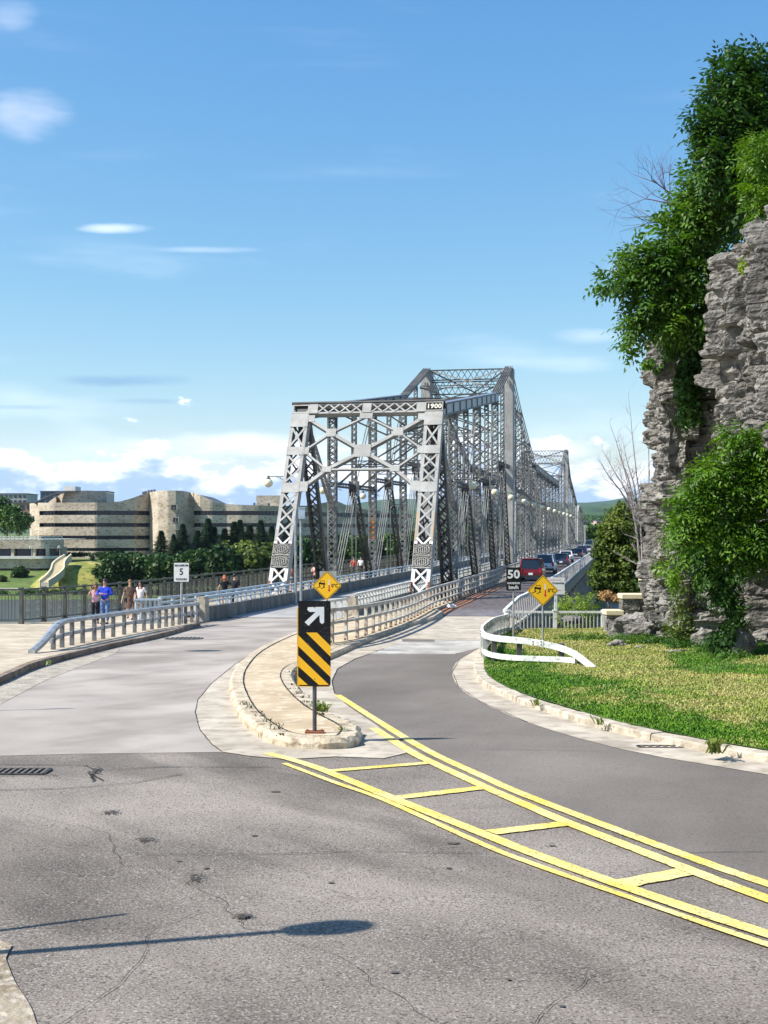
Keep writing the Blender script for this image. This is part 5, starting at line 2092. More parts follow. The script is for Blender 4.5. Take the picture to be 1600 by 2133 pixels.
def person(x, y, z, rz, label, h=1.7, skin=None, shirt=None, sleeve=.4, bottom=('trousers', None), hair=(0.04, 0.025, 0.015), hair_len=.0, ponytail=False,
           arms=None, legs=None, sitting=False, shoes=(0.05, .05, .05), phone=None, bag=None, glasses=False, group=None, fem=False):
    """local frame: faces +y, x to its right"""
    skin = skin or skin_m
    k = h / 1.7
    root = tag(empty('person', (x, y, z), rz), label, 'person', group)
    hipz = .88 if not sitting else .5
    J = {}
    sw = .19 if not fem else .165
    J['pel'] = V((0, 0, hipz))
    J['waist'] = V((0, 0, hipz + .17))
    J['chest'] = V((0, .01, hipz + .38))
    J['neck0'] = V((0, -.01, hipz + .52))
    J['neck1'] = V((0, .0, hipz + .60))
    J['head'] = V((0, .02, hipz + .68))
    J['crown'] = V((0, .01, hipz + .77))
    arms = arms or {}
    legs = legs or {}
    for sd, sg in (('L', -1), ('R', 1)):
        J['sh' + sd] = V((sg * sw, -.01, hipz + .47))
        e, hnd = arms.get(sd, ((sg * .27, -.02, hipz + .20), (sg * .29, .07, hipz - .04)))
        J['el' + sd] = V(e)
        J['wr' + sd] = V(hnd)
        J['hip' + sd] = V((sg * .095, 0, hipz - .04))
        kn, an = legs.get(sd, ((sg * .10, .02, hipz - .43), (sg * .10, -.01, .08)))
        J['kn' + sd] = V(kn)
        J['an' + sd] = V(an)
        J['to' + sd] = V(an) + V((0, .15, -.045))
    for q in J:
        J[q] = J[q] * k
    pts, eds, rad, idx = [], [], [], {}

    def nd(name, p, r_):
        idx[name] = len(pts)
        pts.append(p)
        rad.append(r_ if not isinstance(r_, tuple) else r_)
        return idx[name]

    nd('pel', J['pel'], (.15 * k, .11 * k))
    nd('waist', J['waist'], (.125 * k, .095 * k) if fem else (.14 * k, .11 * k))
    nd('chest', J['chest'], (.15 * k, .105 * k))
    nd('neck0', J['neck0'], (.07 * k, .06 * k))
    nd('neck1', J['neck1'], (.05 * k, .055 * k))
    nd('head', J['head'], (.075 * k, .09 * k))
    nd('crown', J['crown'], (.070 * k, .085 * k))
    for a, b in zip(range(6), range(1, 7)):
        eds.append((a, b))
    # nose
    nd('nose', J['head'] + V((0, .105 * k, -.005)), .013 * k)
    eds.append((idx['head'], idx['nose']))
    for sd, sg in (('L', -1), ('R', 1)):
        nd('sh' + sd, J['sh' + sd], .055 * k)
        nd('el' + sd, J['el' + sd], .038 * k)
        nd('wr' + sd, J['wr' + sd], .027 * k)
        eds += [(idx['chest'], idx['sh' + sd]), (idx['sh' + sd], idx['el' + sd]), (idx['el' + sd], idx['wr' + sd])]
        d = (J['wr' + sd] - J['el' + sd]).normalized()
        palm = J['wr' + sd] + d * .075 * k
        nd('pm' + sd, palm, (.034 * k, .018 * k))
        eds.append((idx['wr' + sd], idx['pm' + sd]))
        side = d.cross(V((0, 0, 1)))
        if side.length < .3:
            side = V((0, 1, 0))
        side = (side - d * side.dot(d)).normalized()
        cur = d.cross(side)
        for f, ln in ((-.03, .065), (-.01, .08), (.01, .075), (.03, .055)):
            i0 = nd('f', palm + side * f * k + d * .03 * k, .009 * k)
            i1 = nd('f', palm + side * f * 1.1 * k + d * (.03 + ln * .55) * k + cur * .008, .008 * k)
            i2 = nd('f', palm + side * f * 1.1 * k + d * (.03 + ln) * k + cur * .028, .007 * k)
            eds += [(idx['pm' + sd], i0), (i0, i1), (i1, i2)]
        i0 = nd('f', J['wr' + sd] + d * .03 * k + side * .035 * k, .010 * k)
        i1 = nd('f', J['wr' + sd] + d * .075 * k + side * .062 * k, .008 * k)
        eds += [(idx['wr' + sd], i0), (i0, i1)]
        nd('hip' + sd, J['hip' + sd], .085 * k)
        nd('kn' + sd, J['kn' + sd], .055 * k)
        m = J['kn' + sd].lerp(J['an' + sd], .35)
        nd('ca' + sd, m, .055 * k)
        nd('an' + sd, J['an' + sd], .036 * k)
        nd('to' + sd, J['to' + sd], (.04 * k, .028 * k))
        eds += [(idx['pel'], idx['hip' + sd]), (idx['hip' + sd], idx['kn' + sd]), (idx['kn' + sd], idx['ca' + sd]), (idx['ca' + sd], idx['an' + sd]), (idx['an' + sd], idx['to' + sd])]
    skinned('body', pts, eds, rad, skin, root)
    ey = MB()
    for sg in (-1, 1):
        ey.ball(J['head'] + V((sg * .033, .083, .022)) * k, .011 * k, 6, 4)
    if glasses:
        ey.box(J['head'] + V((0, .088, .02)) * k, (.13 * k, .02, .035 * k))
    ey.build('sunglasses' if glasses else 'eyes', mat('eye_dark', (0.01, 0.01, 0.01), rough=.3), root)
    mo = MB()
    mo.box(J['head'] + V((0, .082, -.045)) * k, (.045 * k, .012, .010 * k))
    mo.build('mouth', mat('lips', (0.35, 0.10, 0.09)), root)
    # shirt
    sp, se, sr = [J['pel'] + V((0, 0, -.05)), J['waist'], J['chest'], J['neck0'] - V((0, 0, .01))], [(0, 1), (1, 2), (2, 3)], [(.175 * k, .135 * k), (.150 * k, .118 * k) if fem else (.16 * k, .13 * k), (.17 * k, .125 * k), (.085 * k, .075 * k)]
    for sd in 'LR':
        a = len(sp)
        sp.append(J['sh' + sd])
        sr.append(.075 * k)
        se.append((2, a))
        e = J['sh' + sd].lerp(J['el' + sd], min(1, sleeve * 2))
        sp.append(e)
        sr.append(.058 * k)
        se.append((a, a + 1))
        if sleeve > .5:
            sp.append(J['el' + sd].lerp(J['wr' + sd], (sleeve - .5) * 2))
            sr.append(.045 * k)
            se.append((a + 1, a + 2))
    skinned('shirt' if bottom[0] != 'dress' else 'dress_top', sp, se, sr, shirt, root)
    kind, bm_ = bottom
    if kind in ('trousers', 'shorts'):
        f = .95 if kind == 'trousers' else .0
        sp, se, sr = [J['pel'] + V((0, 0, .12))], [], [(.15 * k, .12 * k)]
        for sd in 'LR':
            a = len(sp)
            sp.append(J['hip' + sd])
            sr.append(.105 * k)
            se.append((0, a))
            if kind == 'trousers':
                sp += [J['kn' + sd], J['kn' + sd].lerp(J['an' + sd], .9)]
                sr += [.075 * k, .062 * k]
                se += [(a, a + 1), (a + 1, a + 2)]
            else:
                sp.append(J['hip' + sd].lerp(J['kn' + sd], .55))
                sr.append(.098 * k)
                se.append((a, a + 1))
        skinned(kind, sp, se, sr, bm_, root)
    elif kind == 'dress':
        mb = MB()
        z0 = J['pel'].z
        n_ = 18
        vs = []
        for (zr, rr_) in ((.12, .135), (0, .165), (-.12, .185), (-.32, .215), (-.34, .21)):
            for i in range(n_):
                a = 2 * pi * i / n_
                fl = 1 + (.06 * sin(a * 5) if zr < -.1 else 0)
                vs.append((cos(a) * rr_ * k * fl, sin(a) * rr_ * .72 * k * fl, z0 + zr * k))
        fs = []
        for r_ in range(4):
            for i in range(n_):
                fs.append((r_ * n_ + (i + 1) % n_, r_ * n_ + i, (r_ + 1) * n_ + i, (r_ + 1) * n_ + (i + 1) % n_))
        mb.add(vs, fs)
        mb.build('skirt', bm_, root, True)
    hm = mat('hair_%d' % int(hair[0] * 1000), hair, tuple(c_ * 1.6 for c_ in hair), scale=40, rough=0.6)
    mb = MB()
    c_ = J['crown'] - V((0, .012, .02)) * k
    mb.ball(c_, .098 * k, 12, 8, (.92, 1.05, .92))
    if hair_len:
        mb.tube([c_ + V((0, -.05, .0)) * k, c_ + V((0, -.085, -.12)) * k, c_ + V((.01, -.09, -.12 - hair_len)) * k], [.085 * k, .085 * k, .03 * k], 8)
        for sg in (-1, 1):
            mb.tube([c_ + V((sg * .07, .0, -.02)) * k, c_ + V((sg * .085, .01, -.15)) * k, c_ + V((sg * .09, .07, -.1 - hair_len)) * k], [.03 * k, .04 * k, .02 * k], 6)
    if ponytail:
        mb.ball(c_ + V((0, -.10, .03)) * k, .04 * k, 8, 6)
    mb.build('hair', hm, root, True)
    sh_m = mat('shoe_%d' % int(shoes[0] * 100), shoes, rough=.7)
    for sd in 'LR':
        mb = MB()
        mb.ball((J['an' + sd] + J['to' + sd]) * .5 + V((0, .0, -.01)), .05 * k, 10, 6, (.95, 2.6, .85))
        mb.build('shoe', sh_m, root, True)
    if phone:
        mb = MB()
        q = J['wr' + phone] + (J['wr' + phone] - J['el' + phone]).normalized() * .1
        mb.box(q, (.14, .012, .07))
        mb.build('phone', mat('phone_black', (0.02, .02, .02), rough=.3), root)
    if bag:
        mb = MB()
        mb.bar(J['shL'] + V((.06, .12, .03)), J['pel'] + V((.14, .14, .02)), V((1, 0, 0)), .02, .01)
        mb.bar(J['shL'] + V((.06, -.1, .03)), J['pel'] + V((.16, -.12, .02)), V((1, 0, 0)), .02, .01)
        mb.box(J['pel'] + V((.20, 0, -.02)), (.07, .2, .15))
        mb.build('shoulder_bag', mat('bag_dark', (0.03, .03, .035)), root)
    return root


def cloth(name, c_, c2=None, sc_=30):
    return mat(name, c_, c2, scale=sc_, rough=0.9, lo=.48, hi=.52) if c2 else mat(name, c_, rough=.9, bump=.2, bscale=30)


def gpos(u, v, dz=.135):
    p = G(u, v, dz)
    return p.x, p.y, zg(p.y) + dz


FC = R(180)
x, y, z = gpos(199, 1299)
person(x, y, z, FC + R(15), 'woman in a pink top and dark trousers raising a phone beside the iron fence', 1.60, skin_t, cloth('cloth_pink', (.75, .50, .56), (.62, .30, .42), 9), .3, ('trousers', cloth('cloth_navy', (.012, .014, .03))), hair=(.10, .06, .03), hair_len=.04,
       arms={'L': ((-.27, .14, 1.22), (-.17, .28, 1.42)), 'R': ((.30, .05, 1.15), (.16, .22, 1.44))}, phone='R', fem=True)
x, y, z = gpos(220, 1300)
person(x, y - .1, z, FC - R(10), 'man in a bright blue long sleeved shirt and jeans looking down at his hands', 1.78, skin_t, cloth('cloth_blue', (.01, .06, .62), (.01, .03, .35), 7), .9, ('trousers', cloth('cloth_jeans', (.12, .22, .45), (.05, .10, .25), 8)), hair=(.012, .01, .01),
       arms={'L': ((-.30, .03, 1.12), (-.08, .25, 1.14)), 'R': ((.30, .03, 1.12), (.07, .26, 1.16))})
x, y, z = gpos(271, 1291)
person(x, y, z, FC + R(8), 'woman in a short brown dress with a shoulder bag walking by the fence', 1.68, skin_m, cloth('cloth_brown', (.16, .095, .065), (.11, .065, .045), 12), .4, ('dress', cloth('cloth_brown', (.1, .1, .1))), hair=(.16, .08, .035), ponytail=True, fem=True, bag=True,
       arms={'L': ((-.27, .02, 1.10), (-.22, .20, .92)), 'R': ((.26, -.08, 1.10), (.33, -.05, .86))},
       legs={'L': ((-.10, .10, .47), (-.09, .13, .08)), 'R': ((.10, .03, .46), (.10, -.20, .12))})
x, y, z = gpos(293, 1287)
person(x, y, z, FC - R(14), 'woman with long dark hair, white top and patterned shorts walking by the fence', 1.60, skin_t, cloth('cloth_white', (.78, .74, .74)), .42, ('shorts', cloth('cloth_pattern', (.65, .66, .68), (.03, .04, .06), 20)), hair=(.02, .012, .01), hair_len=.22, fem=True,
       arms={'L': ((-.29, -.04, 1.10), (-.30, .02, .84)), 'R': ((.27, .02, 1.10), (.26, .15, .88))},
       legs={'L': ((-.10, .12, .47), (-.09, .16, .08)), 'R': ((.10, .02, .46), (.10, -.22, .12))}, shoes=(.6, .58, .55))
# two people leaning at the fence further on
xs = PX(468, 61)
person(xs, 61, .12, R(20), 'red haired woman in a black top seen over the pale blue railing', 1.66, skin_m, cloth('cloth_black', (.015, .015, .018)), .3, ('shorts', cloth('cloth_charcoal', (.04, .04, .045))), hair=(.30, .07, .025), hair_len=.10, fem=True,
       arms={'L': ((-.28, .0, 1.12), (-.34, .10, .90)), 'R': ((.27, .0, 1.12), (.28, .08, .88))})
xs = PX(489, 62)
person(xs, 62, .12, R(-15), 'dark haired person all in black beside the red haired woman', 1.70, skin_t, cloth('cloth_black', (.015, .015, .018)), .5, ('trousers', cloth('cloth_black', (.015, .015, .018))), hair=(.01, .01, .01))
person(PX(607, 79), 79, .10, R(100), 'man in an orange shirt walking on the walkway behind the left portal post', 1.75, skin_t, cloth('cloth_orange', (.75, .20, .07)), .4, ('shorts', cloth('cloth_pale_blue', (.45, .50, .6))), hair=(.02, .015, .01),
       arms={'L': ((-.28, .05, 1.12), (-.20, .28, 1.05)), 'R': ((.28, .0, 1.12), (.28, .18, .95))})
person(PX(657, 84), 84, .10, R(170), 'person in a white and red top deep behind the portal left post', 1.7, skin_m, cloth('cloth_whitered', (.75, .70, .68), (.6, .12, .08), 10), .4, ('shorts', cloth('cloth_charcoal', (.04, .04, .045))), hair=(.03, .02, .015))
person(PX(737, 104), 104, .10, R(180), 'person in a red shirt far inside the truss on the walkway', 1.7, skin_m, cloth('cloth_red', (.55, .06, .04)), .4, ('trousers', cloth('cloth_charcoal', (.04, .04, .045))), hair=(.03, .02, .015))
person(PX(752, 106), 106, .10, R(175), 'person in a white shirt beside the one in red inside the truss', 1.7, skin_m, cloth('cloth_white', (.78, .74, .74)), .4, ('trousers', cloth('cloth_charcoal', (.04, .04, .045))), hair=(.03, .02, .015))
person(PX(838, 122), 122, .10, R(180), 'person in a white hat and white top far along the walkway', 1.7, skin_m, cloth('cloth_white', (.78, .74, .74)), .4, ('trousers', cloth('cloth_grey', (.3, .3, .3))), hair=(.7, .68, .62))

# ================================================================== CARS
tyre_m = mat('tyre', (0.012, 0.012, 0.012), rough=.8)
rim_m = mat('rim', (0.35, 0.35, 0.36), rough=.3, metal=.8)
glass_m = mat('car_glass', (0.012, 0.015, 0.02), rough=.08, spec=.9)
tail_m = mat('tail_light', (0.45, 0.01, 0.01), rough=.25)
plate_m = mat('licence_plate', (0.7, 0.7, 0.68), rough=.5)
trim_m = mat('car_trim', (0.02, 0.02, 0.022), rough=.5)


def car(s, t, paint, label, kind='suv', spare=False, rz_=0.0):
    p = BR(s, t, .03)
    root = tag(empty(('parked_car' if False else 'car'), p, R(-10.8) + rz_), label, 'car', 'cars queueing on the right hand deck')
    L, Wd, Hh, bz = {'suv': (4.6, 1.9, 1.78, 1.02), 'sedan': (4.6, 1.82, 1.45, .92), 'van': (5.2, 1.98, 2.15, 1.15), 'hatch': (4.1, 1.75, 1.5, .95)}[kind]
    # y=0 rear bumper, +y ahead
    if kind == 'sedan':
        belt = [(0, .62, .80), (.12, .80, .9), (.9, .98, 1), (3.3, .96, 1), (4.3, .78, .95), (4.6, .55, .8)]
        roof = [(.75, 0), (1.35, Hh), (2.5, Hh), (3.35, 0)]
    elif kind == 'van':
        belt = [(0, .8, .93), (.06, bz, .97), (1, bz, 1), (4.2, bz, 1), (5.0, .95, .95), (5.2, .6, .85)]
        roof = [(.05, 0), (.18, Hh), (3.6, Hh), (4.5, 0)]
    else:
        belt = [(0, .7, .92), (.08, bz, .96), (.8, bz, 1), (3.2, bz * .98, 1), (L - .35, bz * .82, .96), (L, .55, .82)]
        roof = [(.06, 0), (.42, Hh), (2.5, Hh), (3.35, 0)]
    mb = MB()
    vs = []
    for y, zb_, wf in belt:
        w = Wd / 2 * wf
        vs += [(-w * .96, y, .30), (-w, y, .55), (-w, y, zb_ - .18), (-w * .90, y, zb_), (w * .90, y, zb_), (w, y, zb_ - .18), (w, y, .55), (w * .96, y, .30)]
    fs = []
    for i in range(len(belt) - 1):
        for k in range(8):
            a, b = i * 8 + k, i * 8 + (k + 1) % 8
            fs.append((a, b, b + 8, a + 8))
    fs += [tuple(range(8)), tuple(range(len(vs) - 8, len(vs)))[::-1]]
    mb.add(vs, fs)
    body = mb.build('body', paint, root)
    bv = body.modifiers.new('b', 'BEVEL')
    bv.width = .03
    bv.segments = 2
    bzr = bz if kind != 'sedan' else .93
    mb = MB()
    vs = []
    for y, zz_ in roof:
        w0 = Wd / 2 * .88
        if zz_ == 0:
            vs += [(-w0, y, bzr - .02), (w0, y, bzr - .02)]
    y0, y1, y2, y3 = [r_[0] for r_ in roof]
    wt = Wd / 2 * .72
    w0 = Wd / 2 * .88
    vs = [(-w0, y0, bzr - .03), (w0, y0, bzr - .03), (w0, y3, bzr - .03), (-w0, y3, bzr - .03), (-wt, y1, Hh - .05), (wt, y1, Hh - .05), (wt, y2, Hh - .05), (-wt, y2, Hh - .05)]
    mb.add(vs, [(3, 2, 1, 0), (4, 5, 6, 7), (0, 1, 5, 4), (1, 2, 6, 5), (2, 3, 7, 6), (3, 0, 4, 7)])
    mb.build('windows', glass_m, root)
    mb = MB()
    mb.box((0, (y1 + y2) / 2, Hh - .03), (wt * 2 + .06, y2 - y1 + .14, .07))
    o = mb.build('roof', paint, root)
    b2 = o.modifiers.new('b', 'BEVEL')
    b2.width = .03
    mb = MB()
    for a, b in ((0, 4), (1, 5), (2, 6), (3, 7)):
        mb.bar(V(vs[a]) * 1.0, V(vs[b]), V((1, 0, 0)), .10, .10)
    for sg in (-1, 1):
        m0 = V((sg * w0, (y0 + y3) / 2 - .1, bzr - .03))
        m1 = V((sg * wt, (y1 + y2) / 2, Hh - .05))
        mb.bar(m0, m1, V((0, 1, 0)), .10, .05)
    mb.build('pillars', paint, root)
    for yy in (.85, L - .95):
        for sg in (-1, 1):
            mb = MB()
            n_ = 14
            for (r_, x) in ((.34, -.11), (.34, .11)):
                mb.v += [(sg * (Wd / 2 - .12) + x, yy + r_ * cos(2 * pi * i / n_), .34 + r_ * sin(2 * pi * i / n_)) for i in range(n_)]
            mb.f = [(i, (i + 1) % n_, n_ + (i + 1) % n_, n_ + i) for i in range(n_)] + [tuple(range(n_)), tuple(range(n_, 2 * n_))]
            mb.m = [0] * len(mb.f)
            wh = mb.build('wheel', tyre_m, root)
            mb = MB()
            xx = sg * (Wd / 2 + .0)
            mb.add([(xx, yy + .2 * cos(2 * pi * i / 10), .34 + .2 * sin(2 * pi * i / 10)) for i in range(10)], [tuple(range(10))])
            mb.build('rim', rim_m, wh)
    for sg in (-1, 1):
        mb = MB()
        mb.box((sg * (Wd / 2 * .9 - .10), -.005 if kind != 'sedan' else .03, .88 if kind != 'sedan' else .76), (.17, .05, .36 if kind != 'sedan' else .16))
        mb.build('tail_light', tail_m, root)
        mb = MB()
        mb.box((sg * (Wd / 2 + .06), y3 - .2, bz + .08), (.16, .10, .13))
        mb.build('mirror', paint, root)
    mb = MB()
    mb.box((0, -.04, .60), (.34, .03, .17))
    mb.build('number_plate', plate_m, root)
    mb = MB()
    mb.box((0, .0, .40), (Wd * .9, .18, .20))
    mb.build('rear_bumper', trim_m, root)
    mb = MB()
    mb.add([(-w0 * .82, y0 + .02, bzr + .03), (w0 * .82, y0 + .02, bzr + .03), (wt * .82, y1 - .045, Hh - .16), (-wt * .82, y1 - .045, Hh - .16)], [(0, 1, 2, 3)])
    if spare:
        mb2 = MB()
        n_ = 18
        mb2.v = [(.10 + r_ * cos(2 * pi * i / n_), yy, .98 + r_ * sin(2 * pi * i / n_)) for (r_, yy) in ((.33, -.03), (.36, -.12), (.30, -.22)) for i in range(n_)]
        mb2.f = [(j * n_ + i, j * n_ + (i + 1) % n_, (j + 1) * n_ + (i + 1) % n_, (j + 1) * n_ + i) for j in (0, 1) for i in range(n_)] + [tuple(range(2 * n_, 3 * n_))]
        mb2.m = [0] * len(mb2.f)
        mb2.build('spare_wheel', tyre_m, root)
    return root


def paint(name, c_):
    return mat('paint_' + name, c_, rough=.25, spec=.7, metal=.1)


car(28.5, -4.15, paint('red', (.15, .004, .008)), 'dark red sport utility car, nearest in the queue on the right deck', 'suv')
car(47, -4.1, paint('silverblue', (.42, .50, .58)), 'silver blue sport utility car just ahead of the red one', 'suv')
car(68, -4.6, paint('navy', (.03, .045, .09)), 'dark navy car between the silver blue and the white car', 'hatch')
car(90, -4.1, paint('white', (.72, .73, .75)), 'white saloon car in the middle of the queue', 'sedan')
car(113, -4.6, paint('black', (.02, .02, .022)), 'black saloon car ahead of the white one', 'sedan')
car(145, -4.4, paint('darkblue', (.02, .05, .16)), 'dark blue hatchback near the far end of the queue', 'hatch')
car(160, -4.9, paint('silver', (.50, .54, .58)), 'silver car tucked right of the dark blue hatchback', 'hatch')
car(200, -4.2, paint('whitevan', (.70, .70, .70)), 'tall white van standing over the far cars', 'van')
car(225, -4.9, paint('grey', (.30, .28, .28)), 'grey car, last one visible in the queue', 'hatch')
# crumpled white bag at the foot of the guard rail
p = G(940, 1268, .03)
mb = MB()
mb.ball((0, 0, .12), .2, 12, 8, (1.3, .8, .6))
mb.v = [tuple(V(q) + V(noise.noise_vector(V(q) * 9)) * .05) for q in mb.v]
o = mb.build('bag', sign_white)
o.location = (p.x, p.y, .03)
tag(o, 'crumpled white bag lying at the foot of the tan guard rail', 'bag')

# ================================================================== CLIFF, TREES, GRASS
rng = np.random.default_rng(11)


def rot_frames(nrm, rng_):
    """per-leaf frames: two in-plane axes for each normal"""
    a = rng_.normal(size=nrm.shape)
    a -= nrm * (a * nrm).sum(1, keepdims=True)
    a /= np.linalg.norm(a, axis=1, keepdims=True) + 1e-9
    b = np.cross(nrm, a)
    return a, b


def quads_mesh(name, V4, material):
    """V4: (n,4,3) array of quads"""
    n = len(V4)
    me = bpy.data.meshes.new(name)
    me.vertices.add(4 * n)
    me.vertices.foreach_set('co', V4.reshape(-1).astype(np.float32))
    me.loops.add(4 * n)
    me.loops.foreach_set('vertex_index', np.arange(4 * n, dtype=np.int32))
    me.polygons.add(n)
    me.polygons.foreach_set('loop_start', np.arange(0, 4 * n, 4, dtype=np.int32))
    me.update(calc_edges=True)
    me.materials.append(material)
    return me


def blob_points(blobs, n, rng_, shell=2.4, flat=0.0):
    C = np.array([b[0] for b in blobs], float)
    Rr = np.array([b[1] if hasattr(b[1], '__len__') else (b[1],) * 3 for b in blobs], float)
    vol = (Rr[:, 0] * Rr[:, 1] * Rr[:, 2]) ** (2 / 3)
    idx = rng_.choice(len(blobs), n, p=vol / vol.sum())
    d = rng_.normal(size=(n, 3))
    d /= np.linalg.norm(d, axis=1, keepdims=True)
    r_ = rng_.random(n) ** (1 / shell)
    lump = 1 + .16 * np.sin(d[:, 0] * 7 + idx) * np.sin(d[:, 1] * 6 + 2 * idx) + .12 * np.sin(d[:, 2] * 11 + idx)
    P = C[idx] + d * Rr[idx] * (r_ * lump)[:, None]
    return P, d


def leafcloud(blobs, n, size, ratio, rng_, up=.5, shell=2.4):
    P, d = blob_points(blobs, n, rng_, shell)
    nrm = d * .6 + rng_.normal(size=(n, 3)) * .7 + np.array([0, 0, up])
    nrm /= np.linalg.norm(nrm, axis=1, keepdims=True)
    a, b = rot_frames(nrm, rng_)
    s = size * rng_.uniform(.6, 1.25, n)[:, None]
    q = np.stack([P - a * s * .5, P + b * s * ratio * .5, P + a * s * .5 + nrm * s * -.12, P - b * s * ratio * .5], 1)
    return q


def sprigcloud(blobs, n, length, rng_, leaflets=7, lw=.30, ll=.42, shell=2.2, droop=.5):
    """drooping sprigs of narrow leaflets"""
    P, d = blob_points(blobs, n, rng_, shell)
    ax = d * .9 + rng_.normal(size=(n, 3)) * .55 + np.array([0, 0, -.25])
    ax /= np.linalg.norm(ax, axis=1, keepdims=True)
    up = np.array([0, 0, 1.0]) + rng_.normal(size=(n, 3)) * .35
    sd = np.cross(ax, up)
    sd /= np.linalg.norm(sd, axis=1, keepdims=True) + 1e-9
    nn = np.cross(sd, ax)
    L = length * rng_.uniform(.45, 1.25, n)[:, None]
    out = []
    for k in range(leaflets):
        f = (k // 2 + .6) / (leaflets / 2 + .2)
        sg = 1 if k % 2 else -1
        base = P + ax * L * f - nn * L * droop * .5 * f * f
        if k == leaflets - 1:
            dr = ax - nn * .5
        else:
            dr = ax * .55 + sd * sg * .85 - nn * rng_.uniform(.0, .6, n)[:, None]
        dr = dr / np.linalg.norm(dr, axis=1, keepdims=True)
        w = np.cross(dr, nn)
        w /= np.linalg.norm(w, axis=1, keepdims=True) + 1e-9
        ln = L * ll * (1.1 - .4 * f)
        q = np.stack([base, base + dr * ln * .45 + w * ln * lw * .5, base + dr * ln - nn * ln * .15, base + dr * ln * .45 - w * ln * lw * .5], 1)
        out.append(q)
    return np.concatenate(out, 0)


# the ground of the grass corner
KX = sorted([(p.y, p.x) for p in kr])
ky = np.array([a for a, b in KX])
kx = np.array([b for a, b in KX])


def bank_z(x, y):
    e = max(0, x - float(np.interp(y, ky, kx)) - .12)
    rise = .045 * e if e < 5 else .225 + .09 * (e - 5)
    return zg(y) + .135 + min(1.6, rise) + .03 * noise.noise(V((x * 1.3, y * 1.3, 0))) * min(1, e) + .10 * noise.noise(V((x * .45, y * .45, 3))) * min(1, e * .4)


def grass_mat():
    m = mat('grass_patches', (0.030, 0.085, 0.008), (0.30, 0.215, 0.045), scale=0.42, rough=.8, island=.35, lo=.475, hi=.56, detail=3.5, spec=.2)
    return m


grass_g = mat('grass_green', (0.055, 0.150, 0.010), (0.12, 0.23, 0.018), scale=1.4, rough=.8, island=.35, spec=.2)
grass_s = mat('grass_straw', (0.40, 0.36, 0.13), (0.22, 0.28, 0.05), scale=1.2, rough=.8, island=.3, spec=.2)


def straw(x, y):
    e = x - (float(np.interp(y, ky, kx)) + .12)
    f = .95 * exp(-((e - 3.0 + .04 * (y - 28)) / 1.75) ** 2) - .42
    if y > 36:
        f += .35 * (1 if e > .8 else 0)
    f -= .5 * max(0, 1 - abs(x - 6.4) / 1.2) * max(0, 1 - abs(y - 36) / 4)
    return f + .8 * noise.noise(V((x * .55, y * .30, 8))) + .3 * noise.noise(V((x * 2.2, y * 1.2, 3)))

mb = MB()
x0, x1, y0, y1, st_ = 1.6, 26.0, 9.0, 43.5, .25
nx, ny = int((x1 - x0) / st_), int((y1 - y0) / st_)
kerb_in = lambda y: float(np.interp(y, ky, kx)) + .12
vs, fs = [], []
for j in range(ny + 1):
    y = y0 + j * st_
    xs_ = kerb_in(y) if y < ky[-1] else 4.6
    xs_ = min(xs_, 25)
    for i in range(nx + 1):
        f = i / nx
        x = xs_ + (x1 - xs_) * f ** 1.4
        vs.append((x, y, bank_z(x, y)))
for j in range(ny):
    for i in range(nx):
        a = j * (nx + 1) + i
        fs.append((a, a + 1, a + nx + 2, a + nx + 1))
mb.add(vs, fs)
soil = mat('grass_soil', (0.035, 0.090, 0.008), (0.06, 0.12, 0.015), scale=1.4, rough=.95, bump=.8, bscale=25, bdist=.04)
soil_s = mat('grass_soil_dry', (0.27, 0.235, 0.085), (0.16, 0.18, 0.05), scale=1.4, rough=.95, bump=.8, bscale=25, bdist=.04)
mb.m = [1 if straw(vs[f_[0]][0], vs[f_[0]][1]) > 0 else 0 for f_ in mb.f]
tag(mb.build('grass_ground', [soil, soil_s], None, True), kind='structure')
# blades
n = 200000
Y_ = 13 + (43.3 - 13) * rng.random(n) ** 1.25
kxi = np.interp(Y_, ky, kx) + .14
X_ = kxi + (np.minimum(12.5, Y_ * .36 + 1.2) - kxi) * rng.random(n)
ok = X_ > kxi
X_, Y_ = X_[ok], Y_[ok]
n = len(X_)
Z_ = np.array([bank_z(x, y) for x, y in zip(X_, Y_)])
a = rng.random(n) * 2 * pi
hgt = rng.uniform(.015, .042, n)
dx, dy = np.cos(a), np.sin(a)
w = .006 + .010 * rng.random(n)
le = rng.uniform(.1, .8, n) * hgt
P = np.stack([X_, Y_, Z_ - .005], 1)
D = np.stack([dx, dy, 0 * dx], 1)
U = np.stack([-dy * le, dx * le, hgt], 1)
q = np.stack([P - D * w[:, None], P + D * w[:, None], P + D * w[:, None] * .5 + U, P - D * w[:, None] * .5 + U], 1)
me = quads_mesh('grass', q, grass_g)
me.materials.append(grass_s)
me.polygons.foreach_set('material_index', np.array([1 if straw(x, y) + random.gauss(0, .12) > 0 else 0 for x, y in zip(X_, Y_)], dtype=np.int32))
tag(link('grass', me), 'short grass, part green and part dried yellow, on the corner inside the right kerb', 'grass', kind='stuff')

